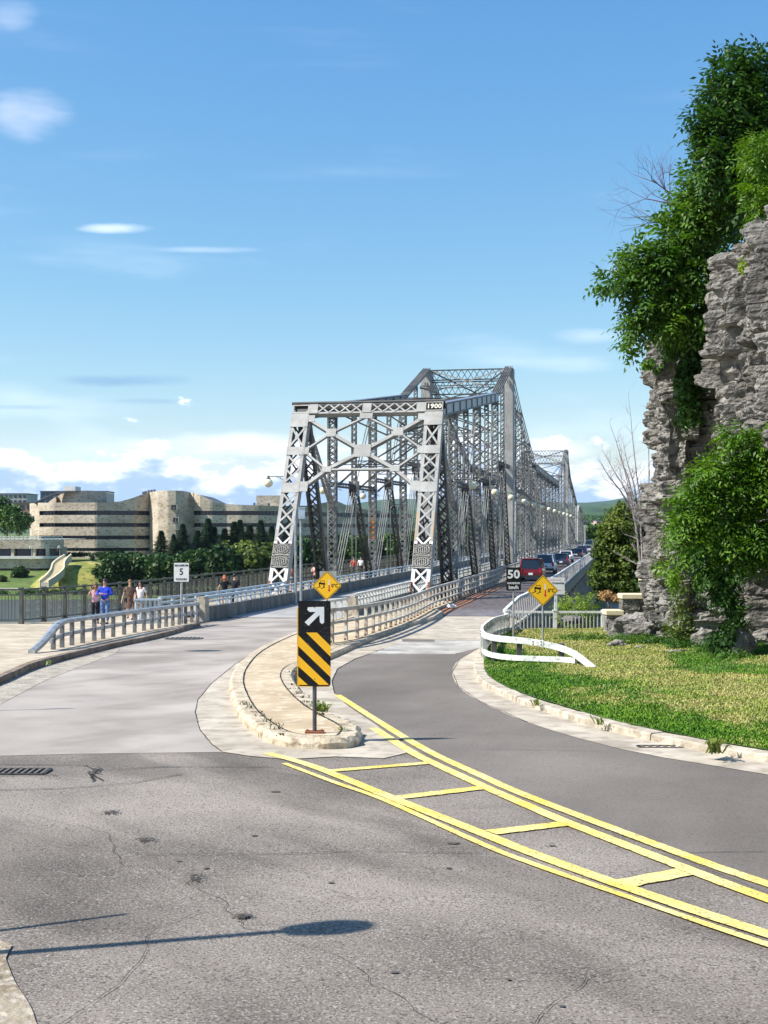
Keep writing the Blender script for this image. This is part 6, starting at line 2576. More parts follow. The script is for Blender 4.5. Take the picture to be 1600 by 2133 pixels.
# ---- the cliff ----
rock = mat('limestone', (0.115, 0.108, 0.098), (0.30, 0.282, 0.255), scale=1.1, rough=0.95, bump=1.0, bscale=7, c3=(0.04, 0.034, 0.03), s3=3.0, f3=0.85, stretch=(1, 1, 1.5), bdist=0.12)
path = [V(p) for p in [(15, 43.5), (11, 41.5), (8.6, 39.6), (7.85, 38.2), (7.62, 36.2), (8.0, 34.9), (9.1, 34.3), (9.25, 33.3), (8.55, 32.5), (8.4, 31.0), (8.7, 29.2), (8.5, 27.6), (8.9, 25.6), (9.4, 23.5), (11, 20), (16, 17)]]
cp = resample(smooth_path(path, 6), .055)
vs, fs = [], []
rows = 235
for i, p in enumerate(cp):
    a = cp[min(i + 1, len(cp) - 1)] - cp[max(i - 1, 0)]
    nr = V((a.y, -a.x)).normalized()
    if nr.x > 0 and p.y > 20 and p.y < 38:
        pass
    # outward is away from (16, 32)
    if (p - V((16, 32))).dot(nr) < 0:
        nr = -nr
    ul = i * .055
    left = p.y > 33.8
    zb = bank_z(min(p.x, 12), min(p.y, 43)) - .3
    zt = (9.4 + .5 * noise.noise(V((ul * .5, 0, 1)))) if left else (10.9 + .3 * noise.noise(V((ul * .45, 3, 0))) + 1.0 * exp(-((p.y - 29.9) / .55) ** 2))
    if left and p.y < 35.2:
        zt = 10.2
    for j in range(rows + 1):
        f = j / rows
        fz = min(1, f / .93)
        z = zb + (zt - zb) * fz
        zz_ = z + .25 * noise.noise(V((ul * .35, z * .2, 0))) + .08 * noise.noise(V((ul * 1.3, z * .4, 5)))
        # beds of uneven thickness
        bed = zz_ * 1.25 + .9 * noise.noise(V((0.3, 0, zz_ * .9)))
        li = math.floor(bed)
        lf = bed - li
        bl = noise.cell(V((ul * (.9 + .5 * (li % 3)) + li * 3.7, li * 1.3, 2.0)))
        big = noise.noise(V((ul * .22, 1.0, z * .16)))
        med = noise.noise(V((ul * .7, 4.0, z * 1.1)))
        b2 = zz_ * 6.5 + ul * .1
        thin = noise.cell(V((math.floor(b2), math.floor(ul * 1.6 + .6 * math.floor(b2)), 7)))
        fine = noise.noise(V((ul * 4, 9, z * 9)))
        ledge = -.16 * max(0, 1 - lf / .12)
        blw = ul * (.9 + .5 * (li % 3)) + li * 3.7
        crk = min(abs(blw - round(blw)), .05) / .05
        mb_ = zz_ * 4.6 + .5 * noise.noise(V((ul * .5, 3, z * .5)))
        ml = math.floor(mb_)
        mw = ul * (1.9 + .4 * (ml % 4)) + ml * 2.3
        mid_ = noise.cell(V((mw, ml * 1.7, 11.0)))
        tb_ = zz_ * 13.0 + .8 * noise.noise(V((ul * .8, 5, z)))
        tl_ = noise.cell(V((ul * 2.2 + math.floor(tb_) * .37, math.floor(tb_) * 1.1, 21.0)))
        gapm = -.07 * max(0, 1 - (mb_ - ml) / .2) - .05 * max(0, 1 - (tb_ - math.floor(tb_)) / .3)
        d = .12 * (mid_ - .5) + .02 * (tl_ - .5) + gapm * .6 + .50 * (bl - .5) + .50 * big + .10 * med + .05 * (thin - .5) + .05 * fine + ledge * 1.3 - .32 * (1 - crk)
        if p.y < 30.5:    # hollow at the foot of the right hand mass
            hk = max(0, 1 - abs(z - (zb + 1.4)) / 1.5)
            d -= 1.3 * hk * min(1, (30.5 - p.y) / 2.5)
        inset = .50 - .065 * (z - zb) if left else .0 * (z - zb)
        top_in = max(0, (f - .93) / .07)
        q = p + nr * (d - inset - 5.0 * top_in)
        vs.append((q.x, q.y, z + (.5 * top_in if not left else .2 * top_in)))
for i in range(len(cp) - 1):
    for j in range(rows):
        a = i * (rows + 1) + j
        fs.append((a, a + rows + 1, a + rows + 2, a + 1))
me = bpy.data.meshes.new('cliff')
me.from_pydata(vs, [], fs)
me.materials.append(rock)
tag(link('cliff', me), kind='structure')


def rock_mesh(r, seed, sc=(1, 1, 1), sub=3):
    bm = bmesh.new()
    bmesh.ops.create_icosphere(bm, subdivisions=sub, radius=r)
    for v in bm.verts:
        c_ = v.co.copy()
        d = noise.noise(c_ / r * 1.1 + V((seed, 0, 0))) * .35 + noise.cell(c_ / r * 1.8 + V((seed, 2, 0))) * .18 + noise.noise(c_ / r * 5 + V((0, seed, 0))) * .06
        v.co = V((c_.x * sc[0], c_.y * sc[1], c_.z * sc[2])) * (.8 + d)
    me = bpy.data.meshes.new('rock')
    bm.to_mesh(me)
    bm.free()
    me.materials.append(rock)
    return me


def put_rock(u, v, Y, r, sc, label, sub=3):
    x = PX(u, Y)
    o = link('rock', rock_mesh(r, u * .1, sc, sub), None, (x, Y, bank_z(min(x, 14), min(Y, 43)) + r * sc[2] * .35))
    tag(o, label, 'rock')


put_rock(1540, 1345, 28.3, .50, (.75, .7, 1.25), 'tall grey boulder standing at the dark foot of the cliff', 4)
put_rock(1284, 1345, 33.5, .22, (1.3, .9, .7), 'lone pale rock in the green grass below the stepped stone wall')
put_rock(1333, 1358, 32.0, .12, (1.6, .9, .4), 'small flat white stone lying in the grass left of the cliff foot', 2)
put_rock(1412, 1362, 30.5, .14, (2.4, .9, .35), 'long flat stone in the grass below the ivy at the cliff foot', 2)
put_rock(1465, 1335, 32.3, .32, (1.1, .8, 1.1), 'upright grey rock under the shrub at the foot of the cliff crevice')
put_rock(1500, 1352, 30.2, .20, (1.5, .8, .5), 'low broken rock just left of the tall boulder')
put_rock(1190, 1322, 46.5, .35, (1.5, 1, .55), 'broad rubble lump seen through the picket fence')

# stepped rubble wall with pale coping slabs, left of the cliff foot
coping = mat('coping_stone', (0.62, 0.52, 0.34), (0.72, 0.64, 0.46), scale=2, rough=.85, bump=.3)
Yw = 39.8
xw = PX(1264, Yw)
zw = bank_z(8, 39) - .3
root = tag(empty('stepped_stone_wall', (xw, Yw, zw)), 'stepped rubble stone wall with pale coping slabs between picket fence and cliff', 'wall')
steps = [(1264, 1297, 1282, 1271), (1297, 1343, 1248, 1238), (1341, 1360, 1216, 1205)]
for (ua, ub, vt, vc) in steps:
    xa_, xb_ = PX(ua, Yw) - xw, PX(ub, Yw) - xw
    ztp = PZ(vt, Yw) - zw
    # rubble courses
    z = 0
    while z < ztp - .05:
        h_ = random.uniform(.10, .18)
        h_ = min(h_, ztp - z)
        x = xa_
        while x < xb_ - .04:
            w_ = random.uniform(.18, .42)
            w_ = min(w_, xb_ - x)
            mb = MB()
            mb.box((x + w_ / 2, .3 + random.uniform(-.03, .03), z + h_ / 2), (w_ - .015, .62, h_ - .015))
            mb.v = [tuple(V(q_) + V(noise.noise_vector(V(q_) * 7 + V((ua, 0, 0)))) * .03) for q_ in mb.v]
            mb.build('stone', rock, root)
            x += w_
        z += h_
    mb = MB()
    mb.box(((xa_ + xb_) / 2 + .0, .3, ztp + .085), (xb_ - xa_ + .08, .74, .16))
    o = mb.build('coping_slab', coping, root)
    bv = o.modifiers.new('b', 'BEVEL')
    bv.width = .02
# sloping rubble below it
o = link('rock', rock_mesh(.9, 5.5, (1.25, .6, .75), 4), None, (PX(1330, 37.6), 37.6, bank_z(7.8, 37.4) + .1))
tag(o, 'sloping mass of broken grey rock between the coping slabs and the grass', 'rock')

# ---- leaves on and over the cliff ----
leaf_dark = leafmat('leaf_dark', (0.018, 0.055, 0.010), (0.055, 0.125, 0.018), .25, .5)
leaf_mid = leafmat('leaf_mid', (0.032, 0.090, 0.010), (0.105, 0.200, 0.024), .3, .5)
leaf_sumac = leafmat('leaf_sumac', (0.060, 0.140, 0.012), (0.13, 0.24, 0.022), .3, .9)
leaf_lime = leafmat('leaf_lime', (0.14, 0.24, 0.02), (0.24, 0.32, 0.03), .3, .8)
leaf_bush = leafmat('leaf_bush', (0.045, 0.085, 0.012), (0.13, 0.175, 0.028), .25, .6)
leaf_far = leafmat('leaf_far', (0.020, 0.052, 0.010), (0.060, 0.120, 0.018), .15, .12)
leaf_far2 = leafmat('leaf_far_yellow', (0.05, 0.085, 0.012), (0.11, 0.15, 0.02), .15, .12)
leaf_con = leafmat('leaf_conifer', (0.012, 0.035, 0.014), (0.025, 0.058, 0.022), .08, .2)
bark = mat('bark', (0.13, 0.10, 0.075), (0.22, 0.18, 0.14), scale=5, rough=.9, bump=.5, stretch=(1, 1, .3))
deadbark = mat('dead_bark', (0.22, 0.18, 0.17), (0.36, 0.31, 0.29), scale=5, rough=.9)


def pblobs(lst, Y, depth=1.0, grow=1.0):
    """ellipsoids from photo positions at distance Y"""
    out = []
    for t in lst:
        u, v, ru, rv = t[:4]
        y = Y + (t[4] if len(t) > 4 else 0)
        ru, rv = ru * grow, rv * grow
        out.append(((PX(u, y), y, PZ(v, y)), (ru / FPX * y, max(.5, depth * ru / FPX * y), rv / FPX * y)))
    return out


def limb(mb, p, d, L, r, depth, seed, up=.12, spread=.55, kids=(2, 3), gnarl=.18):
    pts = [V(p)]
    d = V(d).normalized()
    n_ = 5
    rs = [r]
    for i in range(n_):
        d = (d + V(noise.noise_vector(V((seed * 1.7 + i * .9, depth * 3.1, seed)))) * gnarl + V((0, 0, up * .3))).normalized()
        pts.append(pts[-1] + d * L / n_)
        rs.append(r * (1 - .45 * (i + 1) / n_))
    mb.tube(pts, rs, 5 if depth > 1 else 4, cap=False)
    if depth <= 0:
        return
    rr_ = random.Random(seed * 13.7 + depth)
    for k in range(rr_.randint(*kids) + 1):
        i = rr_.randint(1, n_) if k else n_
        v_ = V((rr_.gauss(0, 1), rr_.gauss(0, 1), rr_.gauss(0, .6)))
        nd_ = (d * .9 + v_ * spread).normalized()
        limb(mb, pts[i], nd_, L * rr_.uniform(.5, .78), rs[i] * .62, depth - 1, seed * 1.31 + k + 1, up, spread, kids, gnarl)


def leafy(name, label, cat, quads, material, trunk=None, trunk_m=None, group=None, base=None):
    root = tag(empty(name, base or (0, 0, 0)), label, cat, group)
    B = V(root.location)
    if trunk is not None:
        trunk.v = [tuple(V(q_) - B) for q_ in trunk.v]
        trunk.build('trunk', trunk_m or bark, root)
    quads = quads - np.array(B)
    o = link('crown', quads_mesh('crown', quads, material), root)
    return root


# big tree crowning the cliff
tb = pblobs([(1530, 160, 38, 42), (1566, 135, 26, 30), (1588, 190, 30, 60), (1500, 205, 34, 40), (1545, 230, 50, 60), (1590, 290, 40, 70), (1470, 252, 30, 16), (1490, 280, 40, 46), (1545, 320, 50, 60), (1500, 350, 46, 50), (1590, 380, 30, 60), (1560, 410, 40, 50)], 32, 1.0, 1.12)
tr = MB()
limb(tr, (PX(1600, 32.3), 32.3, PZ(560, 32)), (-.16, 0, 1), 1.6, .14, 2, 3, .12, .3)
leafy('cliff_tree', 'tall dark green tree at the very top of the cliff, upper right corner', 'tree', sprigcloud(tb, 2300, .50, rng, lw=.46), leaf_dark, tr, base=(PX(1600, 32.3), 32.3, PZ(560, 32)))
# tree clinging to its left shoulder and hanging out into the sky
tb = pblobs([(1455, 390, 40, 34), (1490, 420, 50, 55), (1440, 440, 46, 45), (1410, 500, 46, 50), (1460, 490, 40, 50), (1390, 560, 50, 46), (1450, 580, 50, 60), (1360, 540, 34, 26), (1335, 575, 30, 24), (1300, 590, 26, 14), (1268, 590, 18, 14), (1320, 545, 26, 14), (1308, 520, 8, 10),
             (1370, 620, 44, 36), (1330, 640, 26, 30), (1318, 680, 14, 20), (1322, 715, 12, 12), (1350, 660, 30, 24), (1400, 660, 40, 50), (1435, 645, 30, 44), (1465, 570, 22, 40), (1420, 700, 30, 26, .6), (1500, 455, 26, 40, .8), (1530, 470, 24, 30, 1.2), (1545, 430, 30, 26, 1.2)], 33.2, .9, 1.12)
tr = MB()
b_ = (PX(1490, 34), 34, PZ(720, 34))
limb(tr, b_, (-.35, -.2, 1), 1.5, .12, 2, 5)
limb(tr, (b_[0], b_[1], b_[2] + .8), (-1, -.2, .25), 1.4, .07, 2, 8, .02, .4)
limb(tr, (PX(1330, 33.3), 33.3, PZ(570, 33.3)), (-1, 0, -.05), .9, .02, 1, 12)
leafy('cliff_tree', 'broad green tree leaning out from the cliff shoulder into the sky', 'tree', sprigcloud(tb, 3000, .48, rng, lw=.46), leaf_mid, tr, base=b_)
# bright sumac hanging in front at the right edge
tb = pblobs([(1592, 420, 26, 60), (1570, 330, 22, 40), (1598, 340, 20, 60), (1575, 395, 20, 30)], 29.5, .8)
tr = MB()
b_ = (PX(1612, 30), 30, PZ(500, 30))
limb(tr, b_, (-.1, 0, 1), 1.2, .04, 2, 21)
leafy('cliff_shrub', 'bright green feathery shrub at the right edge above the pointed rock', 'shrub', sprigcloud(tb, 850, .36, rng), leaf_sumac, tr, base=b_)
tb = pblobs([(1575, 535, 20, 14), (1560, 555, 22, 18), (1590, 520, 16, 14)], 29.6, .5)
leafy('cliff_plant', 'small yellow green plant on the rock ledge under the pointed rock', 'plant', leafcloud(tb, 500, .12, .5, rng), leaf_lime, MB() if False else None, base=(PX(1570, 29.8), 29.8, PZ(570, 29.8)))
# bare purple branches
tr = MB()
b_ = (PX(1440, 34.2), 34.2, PZ(440, 34.2))
for k, dd in enumerate([(-1, 0, .35), (-1, .1, .02), (-.9, 0, .75), (-.8, -.1, -.15), (-1, 0, .15), (-.6, 0, 1.0)]):
    limb(tr, V(b_) + V((-.2, 0, -.2 * k + .35)), dd, 1.05, .026, 3, 31 + k * 7, .08, .45, (2, 3), .28)
o = tr.build('bare_branches', mat('purple_bark', (0.10, 0.055, 0.11), (0.16, 0.10, 0.17), scale=6, rough=.9))
o.location = (0, 0, 0)
tag(o, 'leafless purple grey branches sticking out left of the cliff tree', 'branch')
# ivy down the crevice
tb = pblobs([(1440, 740, 26, 40), (1430, 800, 26, 50), (1436, 860, 24, 36), (1460, 760, 16, 60), (1462, 690, 26, 40, -.5)], 33.7, .5)
leafy('ivy', 'dark ivy hanging down the crevice of the cliff', 'climbing plant', np.concatenate([leafcloud(tb, 4200, .17, .7, rng), sprigcloud(tb, 350, .3, rng)]), leaf_dark, base=(PX(1440, 34), 34, PZ(900, 34)))
tb = pblobs([(1350, 760, 14, 12), (1372, 770, 12, 10), (1380, 700, 22, 20)], 35.5, .5)
leafy('ivy', 'small patch of ivy on the top left corner of the cliff', 'climbing plant', leafcloud(tb, 700, .12, .7, rng), leaf_mid, base=(PX(1360, 36), 36, PZ(780, 36)))
# big shrub in front of the right mass
tb = pblobs([(1560, 945, 36, 36), (1592, 930, 24, 40), (1480, 985, 36, 30), (1520, 1010, 50, 46), (1575, 1020, 46, 56), (1450, 1040, 36, 36), (1495, 1070, 50, 50), (1560, 1100, 50, 50), (1445, 1085, 30, 30), (1480, 1130, 46, 36), (1540, 1150, 40, 40), (1590, 1130, 26, 40), (1480, 1180, 30, 24), (1425, 1065, 24, 18), (1410, 1100, 16, 22), (1440, 1145, 20, 20), (1595, 985, 22, 60), (1400, 1190, 12, 14), (1530, 905, 20, 12)], 28.6, .5)
tr = MB()
b_ = (PX(1560, 29.4), 29.4, PZ(1190, 29.4))
limb(tr, b_, (-.3, -.1, 1), 1.0, .05, 2, 41)
limb(tr, b_, (.1, -.1, 1), 1.2, .05, 2, 43)
leafy('cliff_shrub', 'large bright green shrub spreading over the middle of the cliff face', 'shrub', sprigcloud(tb, 3300, .38, rng, lw=.38), leaf_sumac, tr, base=b_)
tb = pblobs([(1520, 1215, 24, 34), (1530, 1275, 18, 40), (1500, 1240, 22, 30), (1515, 1320, 16, 24), (1470, 1210, 26, 26), (1452, 1160, 22, 26), (1495, 1340, 24, 22)], 28.3, .5)
leafy('ivy', 'dark ivy trailing from the big shrub to the foot of the cliff', 'climbing plant', np.concatenate([leafcloud(tb, 2800, .13, .6, rng), sprigcloud(tb, 400, .26, rng)]), leaf_dark, base=(PX(1510, 29), 29, PZ(1380, 29)))
tb = pblobs([(1415, 1230, 16, 40), (1420, 1290, 24, 30), (1432, 1330, 26, 14), (1400, 1310, 18, 18), (1372, 1180, 14, 20), (1385, 1130, 18, 20)], 33.0, .4)
leafy('scrub', 'thin yellow green scrub growing up the crack at the cliff foot', 'shrub', np.concatenate([leafcloud(tb, 900, .11, .35, rng), sprigcloud(tb, 160, .25, rng)]), leaf_bush, base=(PX(1415, 33), 33, PZ(1350, 33)))
# rough greenery where grass meets rock
tb = [((x, y, bank_z(x, y) + .06), (.55, .4, .16)) for x, y in [(6.2, 36.8), (6.9, 36.3), (7.4, 35.0), (6.6, 34.2), (7.9, 33.0), (7.6, 31.6), (8.0, 30), (7.2, 33.3), (8.0, 28.4), (5.8, 37.5), (7.7, 27.5)]]
q_ = leafcloud(tb, 5200, .09, .45, rng)
me = quads_mesh('ground_cover', q_, leaf_mid)
tag(link('ground_cover', me), 'low leafy ground cover where the grass meets the rock', 'ground cover', kind='stuff')

# bush beside the deck and its neighbours
tb = pblobs([(1300, 1100, 46, 46), (1330, 1075, 26, 26), (1270, 1110, 30, 30), (1262, 1150, 30, 40), (1310, 1160, 50, 50), (1345, 1130, 20, 60), (1258, 1200, 34, 36), (1310, 1220, 50, 46), (1345, 1220, 20, 60), (1265, 1232, 30, 20), (1296, 1066, 20, 22)], 57, .9)
tr = MB()
b_ = (PX(1305, 58), 58, -7.0)
limb(tr, b_, (0, 0, 1), 4.5, .2, 3, 51)
leafy('broad_bush', 'dense olive green tree filling the gap between the deck railing and the cliff', 'tree', leafcloud(tb, 27000, .19, .55, rng), leaf_bush, tr, base=b_)
tb = pblobs([(1180, 1260, 14, 12), (1195, 1275, 26, 18), (1225, 1270, 20, 16), (1218, 1250, 12, 10), (1205, 1300, 30, 18)], 47.5, .8)
tr = MB()
b_ = (PX(1205, 47.6), 47.6, -2.5)
limb(tr, b_, (0, 0, 1), 2.2, .04, 2, 61)
leafy('young_shrub', 'fresh bright green shrub standing behind the picket fence', 'shrub', sprigcloud(tb, 420, .36, rng), leaf_lime, tr, base=b_)
tb = pblobs([(1286, 1246, 22, 10), (1262, 1240, 16, 12)], 52, .5)
leafy('dry_scrub', 'dry orange brown scrub under the dense bush', 'shrub', leafcloud(tb, 900, .14, .3, rng), mat('leaf_dry', (0.30, 0.15, 0.05), (0.42, 0.26, 0.10), scale=2, rough=.8, island=.3), base=(PX(1270, 52), 52, -2))
# ledge of rubble beyond the picket fence, falling away to the river
o = link('rock', rock_mesh(2.2, 2.5, (1.3, 1.0, .8), 4), None, (PX(1240, 49.5), 50.0, -2.3))
tag(o, 'big rock shelf below the picket fence and the dense bush', 'rock')

# bare trees between bush and cliff
for (u, v, Y, tops, lab, sd_) in ((1345, 1235, 50, [(1305, 825), (1352, 850), (1285, 905)], 'tall leafless tree standing against the left edge of the cliff', 71), (1330, 1090, 52, [(1270, 880), (1238, 960), (1258, 935), (1300, 915)], 'leafless tree with spreading pale twigs left of the cliff', 83)):
    b_ = V((PX(u, Y), Y, PZ(v, Y)))
    root = tag(empty('bare_tree', b_), lab, 'tree', 'leafless trees by the cliff')
    tr = MB()
    rr_ = random.Random(sd_)
    for k, (tu, tv) in enumerate(tops):
        e = V((PX(tu, Y), Y + rr_.uniform(-1, 1), PZ(tv, Y)))
        m_ = b_.lerp(e, .45) + V((PX(800 + (1350 - tu) * .25, Y) - 0, 0, 0)) * (.5 if sd_ == 71 else .3)
        pts = [b_ * (1 - t) ** 2 + m_ * 2 * t * (1 - t) + e * t * t for t in np.linspace(0, 1, 12)]
        pts = [p + V(noise.noise_vector(p * .9 + V((sd_, 0, 0)))) * .16 * (1 - abs(2 * i / 11 - 1)) for i, p in enumerate(pts)]
        tr.tube([p - b_ for p in pts], [.060 - .055 * i / 11 for i in range(12)], 5, cap=False)
        for i in range(2, 12):
            for _ in range(1 if i % 3 else 2):
                d = V((rr_.uniform(-1, 1), rr_.uniform(-.6, .6), rr_.uniform(.2, 1.1)))
                limb(tr, pts[i] - b_, d, rr_.uniform(.5, 1.1) * (1.15 - i / 14), .02 * (1.15 - i / 12), 2, rr_.uniform(1, 99), .15, .4, (1, 2), .3)
    tr.build('trunk', deadbark, root)

# ================================================================== RIVER AND FAR SHORE
wm = bpy.data.materials.new('river_water')
wm.use_nodes = True
nn_, ll_ = wm.node_tree.nodes, wm.node_tree.links
b = nn_['Principled BSDF']
b.inputs['Base Color'].default_value = (0.070, 0.066, 0.045, 1)
b.inputs['Roughness'].default_value = 0.35
b.inputs['Specular IOR Level'].default_value = 0.25
g = nn_.new('ShaderNodeNewGeometry')
t = nn_.new('ShaderNodeTexNoise')
t.inputs['Scale'].default_value = 0.5
t.inputs['Detail'].default_value = 6
ll_.new(g.outputs['Position'], t.inputs['Vector'])
bp = nn_.new('ShaderNodeBump')
bp.inputs['Strength'].default_value = 1.0
bp.inputs['Distance'].default_value = 0.5
ll_.new(t.outputs['Fac'], bp.inputs['Height'])
ll_.new(bp.outputs[0], b.inputs['Normal'])
mb = MB()
mb.add([(-9000, -300, -13.2), (9000, -300, -13.2), (9000, 9000, -13.2), (-9000, 9000, -13.2)], [(0, 1, 2, 3)])
tag(mb.build('river', wm), kind='structure')

lawn = mat('far_lawn', (0.075, 0.125, 0.018), (0.12, 0.165, 0.03), scale=.12, rough=.95, c3=(0.03, 0.06, 0.01), s3=.6, f3=.7)
meadow = mat('mound_meadow', (0.17, 0.20, 0.03), (0.38, 0.33, 0.08), scale=.25, rough=.95, c3=(0.06, 0.09, 0.015), s3=.8, f3=.8)
stonem = mat('museum_stone', (0.40, 0.33, 0.25), (0.57, 0.49, 0.39), scale=.12, rough=.9, c3=(0.20, 0.145, 0.085), s3=.9, f3=.8, stretch=(1, 1, 2.2))
glass_b = mat('building_glass', (0.012, 0.012, 0.022), (0.03, 0.03, 0.05), scale=.5, rough=.15, spec=.6)
roofm = mat('roof_dark', (0.07, 0.075, 0.08), (0.12, 0.12, 0.13), scale=.5, rough=.7)
white_c = mat('white_concrete', (0.62, 0.60, 0.55), (0.72, 0.70, 0.64), scale=1, rough=.8)


def shore_z(x, y):
    t = (y - 322 - .08 * x) / 95
    t = min(1, max(0, t))
    z = -13.6 + .9 * min(1, t * 30) + 7.6 * t * t * (3 - 2 * t)
    z += .4 * noise.noise(V((x * .03, y * .03, 0)))
    return z


vs, fs = [], []
xs = list(np.linspace(-420, 700, 90))
ys = list(322 + np.array([-6, 0, 3, 8, 15, 25, 35, 45, 60, 75, 90, 110, 140, 200, 300, 500, 900, 1700, 3200]))
for y in ys:
    for x in xs:
        k = 1 + max(0, y - 460) / 500 * 1.0
        X = x * k
        yy = y + .08 * x
        vs.append((X, yy, shore_z(x, yy) + (max(0, yy - 700) * .004)))
nx = len(xs)
for j in range(len(ys) - 1):
    for i in range(nx - 1):
        a = j * nx + i
        fs.append((a, a + 1, a + nx + 1, a + nx))
mb = MB()
mb.add(vs, fs)
tag(mb.build('far_shore', lawn, None, True), kind='structure')
# meadow mound
vs, fs = [], []
Ym = 347
cx = PX(160, Ym)
for j in range(13):
    for i in range(25):
        a, b = i / 24 * 2 - 1, j / 12 * 2 - 1
        X, Y = cx + a * 12, Ym + b * 14
        h_ = max(0, 1 - (a * a * (1 if a < 0 else .8) + b * b)) ** .7 * (6.6 + 1.2 * a) + .5 * noise.noise(V((X * .25, Y * .25, 2)))
        vs.append((X, Y, shore_z(X, Y) - .3 + h_))
for j in range(12):
    for i in range(24):
        a = j * 25 + i
        fs.append((a, a + 1, a + 26, a + 25))
mb = MB()
mb.add(vs, fs)
tag(mb.build('meadow_mound', meadow, None, True), kind='structure')
# shoreline paths
for (v0, v1, u0, u1, nm) in ((1226, 1229.5, -60, 210, 'shore_path'),):
    def gs(u, v):
        lo, hi = 300, 460
        for _ in range(40):
            m = (lo + hi) / 2
            if 1108 + FPX * (EYE - shore_z(PX(u, m), m)) / m > v:
                lo = m
            else:
                hi = m
        return V((PX(u, lo), lo, shore_z(PX(u, lo), lo) + .12))
    mb = MB()
    m = 30
    pts = [gs(u0 + (u1 - u0) * i / m, v0) for i in range(m + 1)] + [gs(u0 + (u1 - u0) * i / m, v1) for i in range(m + 1)]
    mb.add(pts, [(m + 1 + i, m + 2 + i, i + 1, i) for i in range(m)])
    tag(mb.build(nm, white_c), kind='structure')

# ---- museum ----------------------------------------------------------------------------
Y0 = 420.0


def dep(u):
    pts = [(60, 16), (66, 8), (80, 2.5), (110, -2), (200, -5), (280, -1), (306, 3), (313, 4.5), (318, 1), (330, -4), (350, -6), (368, -6), (380, -3), (388, 1), (396, 4), (402, 3), (415, 0.5), (440, 0), (470, 1.5), (500, 1.0), (540, 2), (570, 6), (600, 14), (700, 42), (860, 84)]
    return float(np.interp(u, [p[0] for p in pts], [p[1] for p in pts]))


def topv(u):
    pts = [(60, 1047), (225, 1047.5), (250, 1045), (275, 1038), (295, 1030), (312, 1025), (335, 1023), (385, 1023), (405, 1026), (425, 1036), (440, 1043), (460, 1048), (490, 1051), (560, 1053), (640, 1050), (700, 1036), (735, 1052), (780, 1056), (860, 1064)]
    return float(np.interp(u, [p[0] for p in pts], [p[1] for p in pts]))


museum = tag(empty('museum_building', (PX(300, Y0), Y0, -6)), 'long curving beige stone museum with dark ribbon windows across the river', 'building')
MO = V(museum.location)


def mwall(name, us, vt, vb, m, d0=0.0, thick=3.0, parent=None, flatz=None):
    """a band of wall following the plan; vt, vb are photo rows or functions; depth offset d0"""
    mb = MB()
    vs, fs = [], []
    for u in us:
        y = Y0 + dep(u)
        x = PX(u, y)
        a = (vt(u) if callable(vt) else vt)
        c_ = (vb(u) if callable(vb) else vb)
        zt, zb_ = PZ(a, Y0), PZ(c_, Y0)
        vs += [(x, y + d0, zb_), (x, y + d0, zt), (x + .0, y + d0 + thick, zt), (x + .0, y + d0 + thick, zb_)]
    for i in range(len(us) - 1):
        for k in range(4):
            a = i * 4
            fs.append((a + k, a + (k + 1) % 4, a + 4 + (k + 1) % 4, a + 4 + k))
    n = len(us) * 4
    fs += [(0, 3, 2, 1), (n - 4, n - 3, n - 2, n - 1)]
    mb.v = [tuple(V(q) - MO) for q in vs]
    mb.f = fs
    mb.m = [0] * len(fs)
    o = link(name, mb.mesh(name, m), parent or museum)
    if name == 'stone_band' or name == 'roof':
        o.data.polygons.foreach_set('use_smooth', [False] * len(o.data.polygons))
    return o


def ur(a, b, s=5):
    return list(np.linspace(a, b, max(2, int((b - a) / s) + 1)))


rows_ = [(topv, 1064.0), (1073.0, 1089.5), (1097.5, 1115.5), (1123.5, 1141), (1147.5, 1178)]
for i, (a, b) in enumerate(rows_):
    for (u0, u1) in ((62, 313), (402, 860)):
        if i == 4 and u0 == 62:
            u0 = 62
        mwall('stone_band', ur(u0, u1), a, b, stonem, 0)
for (u0, u1) in ((82, 313), (402, 860)):
    for (a, b) in ((1064.0, 1073.0), (1089.5, 1097.5), (1115.5, 1123.5), (1141, 1147.5)):
        g_ = mwall('ribbon_window', ur(u0, u1), a - .5, b + .5, glass_b, 1.3, 2.0)
        mb = MB()
        for u in np.arange(u0 + 3, u1, 7.5):
            y = Y0 + dep(u) + 1.1
            mb.box(V((PX(u, y), y, (PZ(a, Y0) + PZ(b, Y0)) / 2)) - MO, (.16, .3, PZ(a, Y0) - PZ(b, Y0)))
        o = mb.build('mullions', glass_b, g_)
        o['kind'] = 'stuff'
for (a, b) in ((1064.0, 1073.0), (1089.5, 1097.5), (1115.5, 1123.5), (1141, 1147.5)):
    mwall('stone_band', ur(62, 82), a - .2, b + .2, stonem, .05, 2.9)
# the proud curved block in the middle
us = ur(312, 403, 3)
mwall('curved_block', us, topv, 1178, stonem, -.3, 3.2)
for (u, v, w_, h_) in ((363, 1057, 12, 10.5), (366.5, 1083, 12, 10), (370, 1108, 12, 10)):
    y = Y0 + dep(u) - .5
    mb = MB()
    c_ = V((PX(u, y), y, PZ(v, Y0))) - MO
    mb.box(c_, (w_ / FPX * Y0, .4, h_ / FPX * Y0))
    f = mb.build('window', glass_b, museum)
    mb = MB()
    mb.box(c_ + V((0, -.25, 0)), (.12, .1, h_ / FPX * Y0))
    mb.box(c_ + V((w_ / FPX * Y0 / 2, -.3, 0)), (.22, .35, h_ / FPX * Y0 + .3))
    mb.box(c_ + V((0, -.3, h_ / FPX * Y0 / 2)), (w_ / FPX * Y0 + .4, .35, .2))
    mb.build('frame', stonem, f)
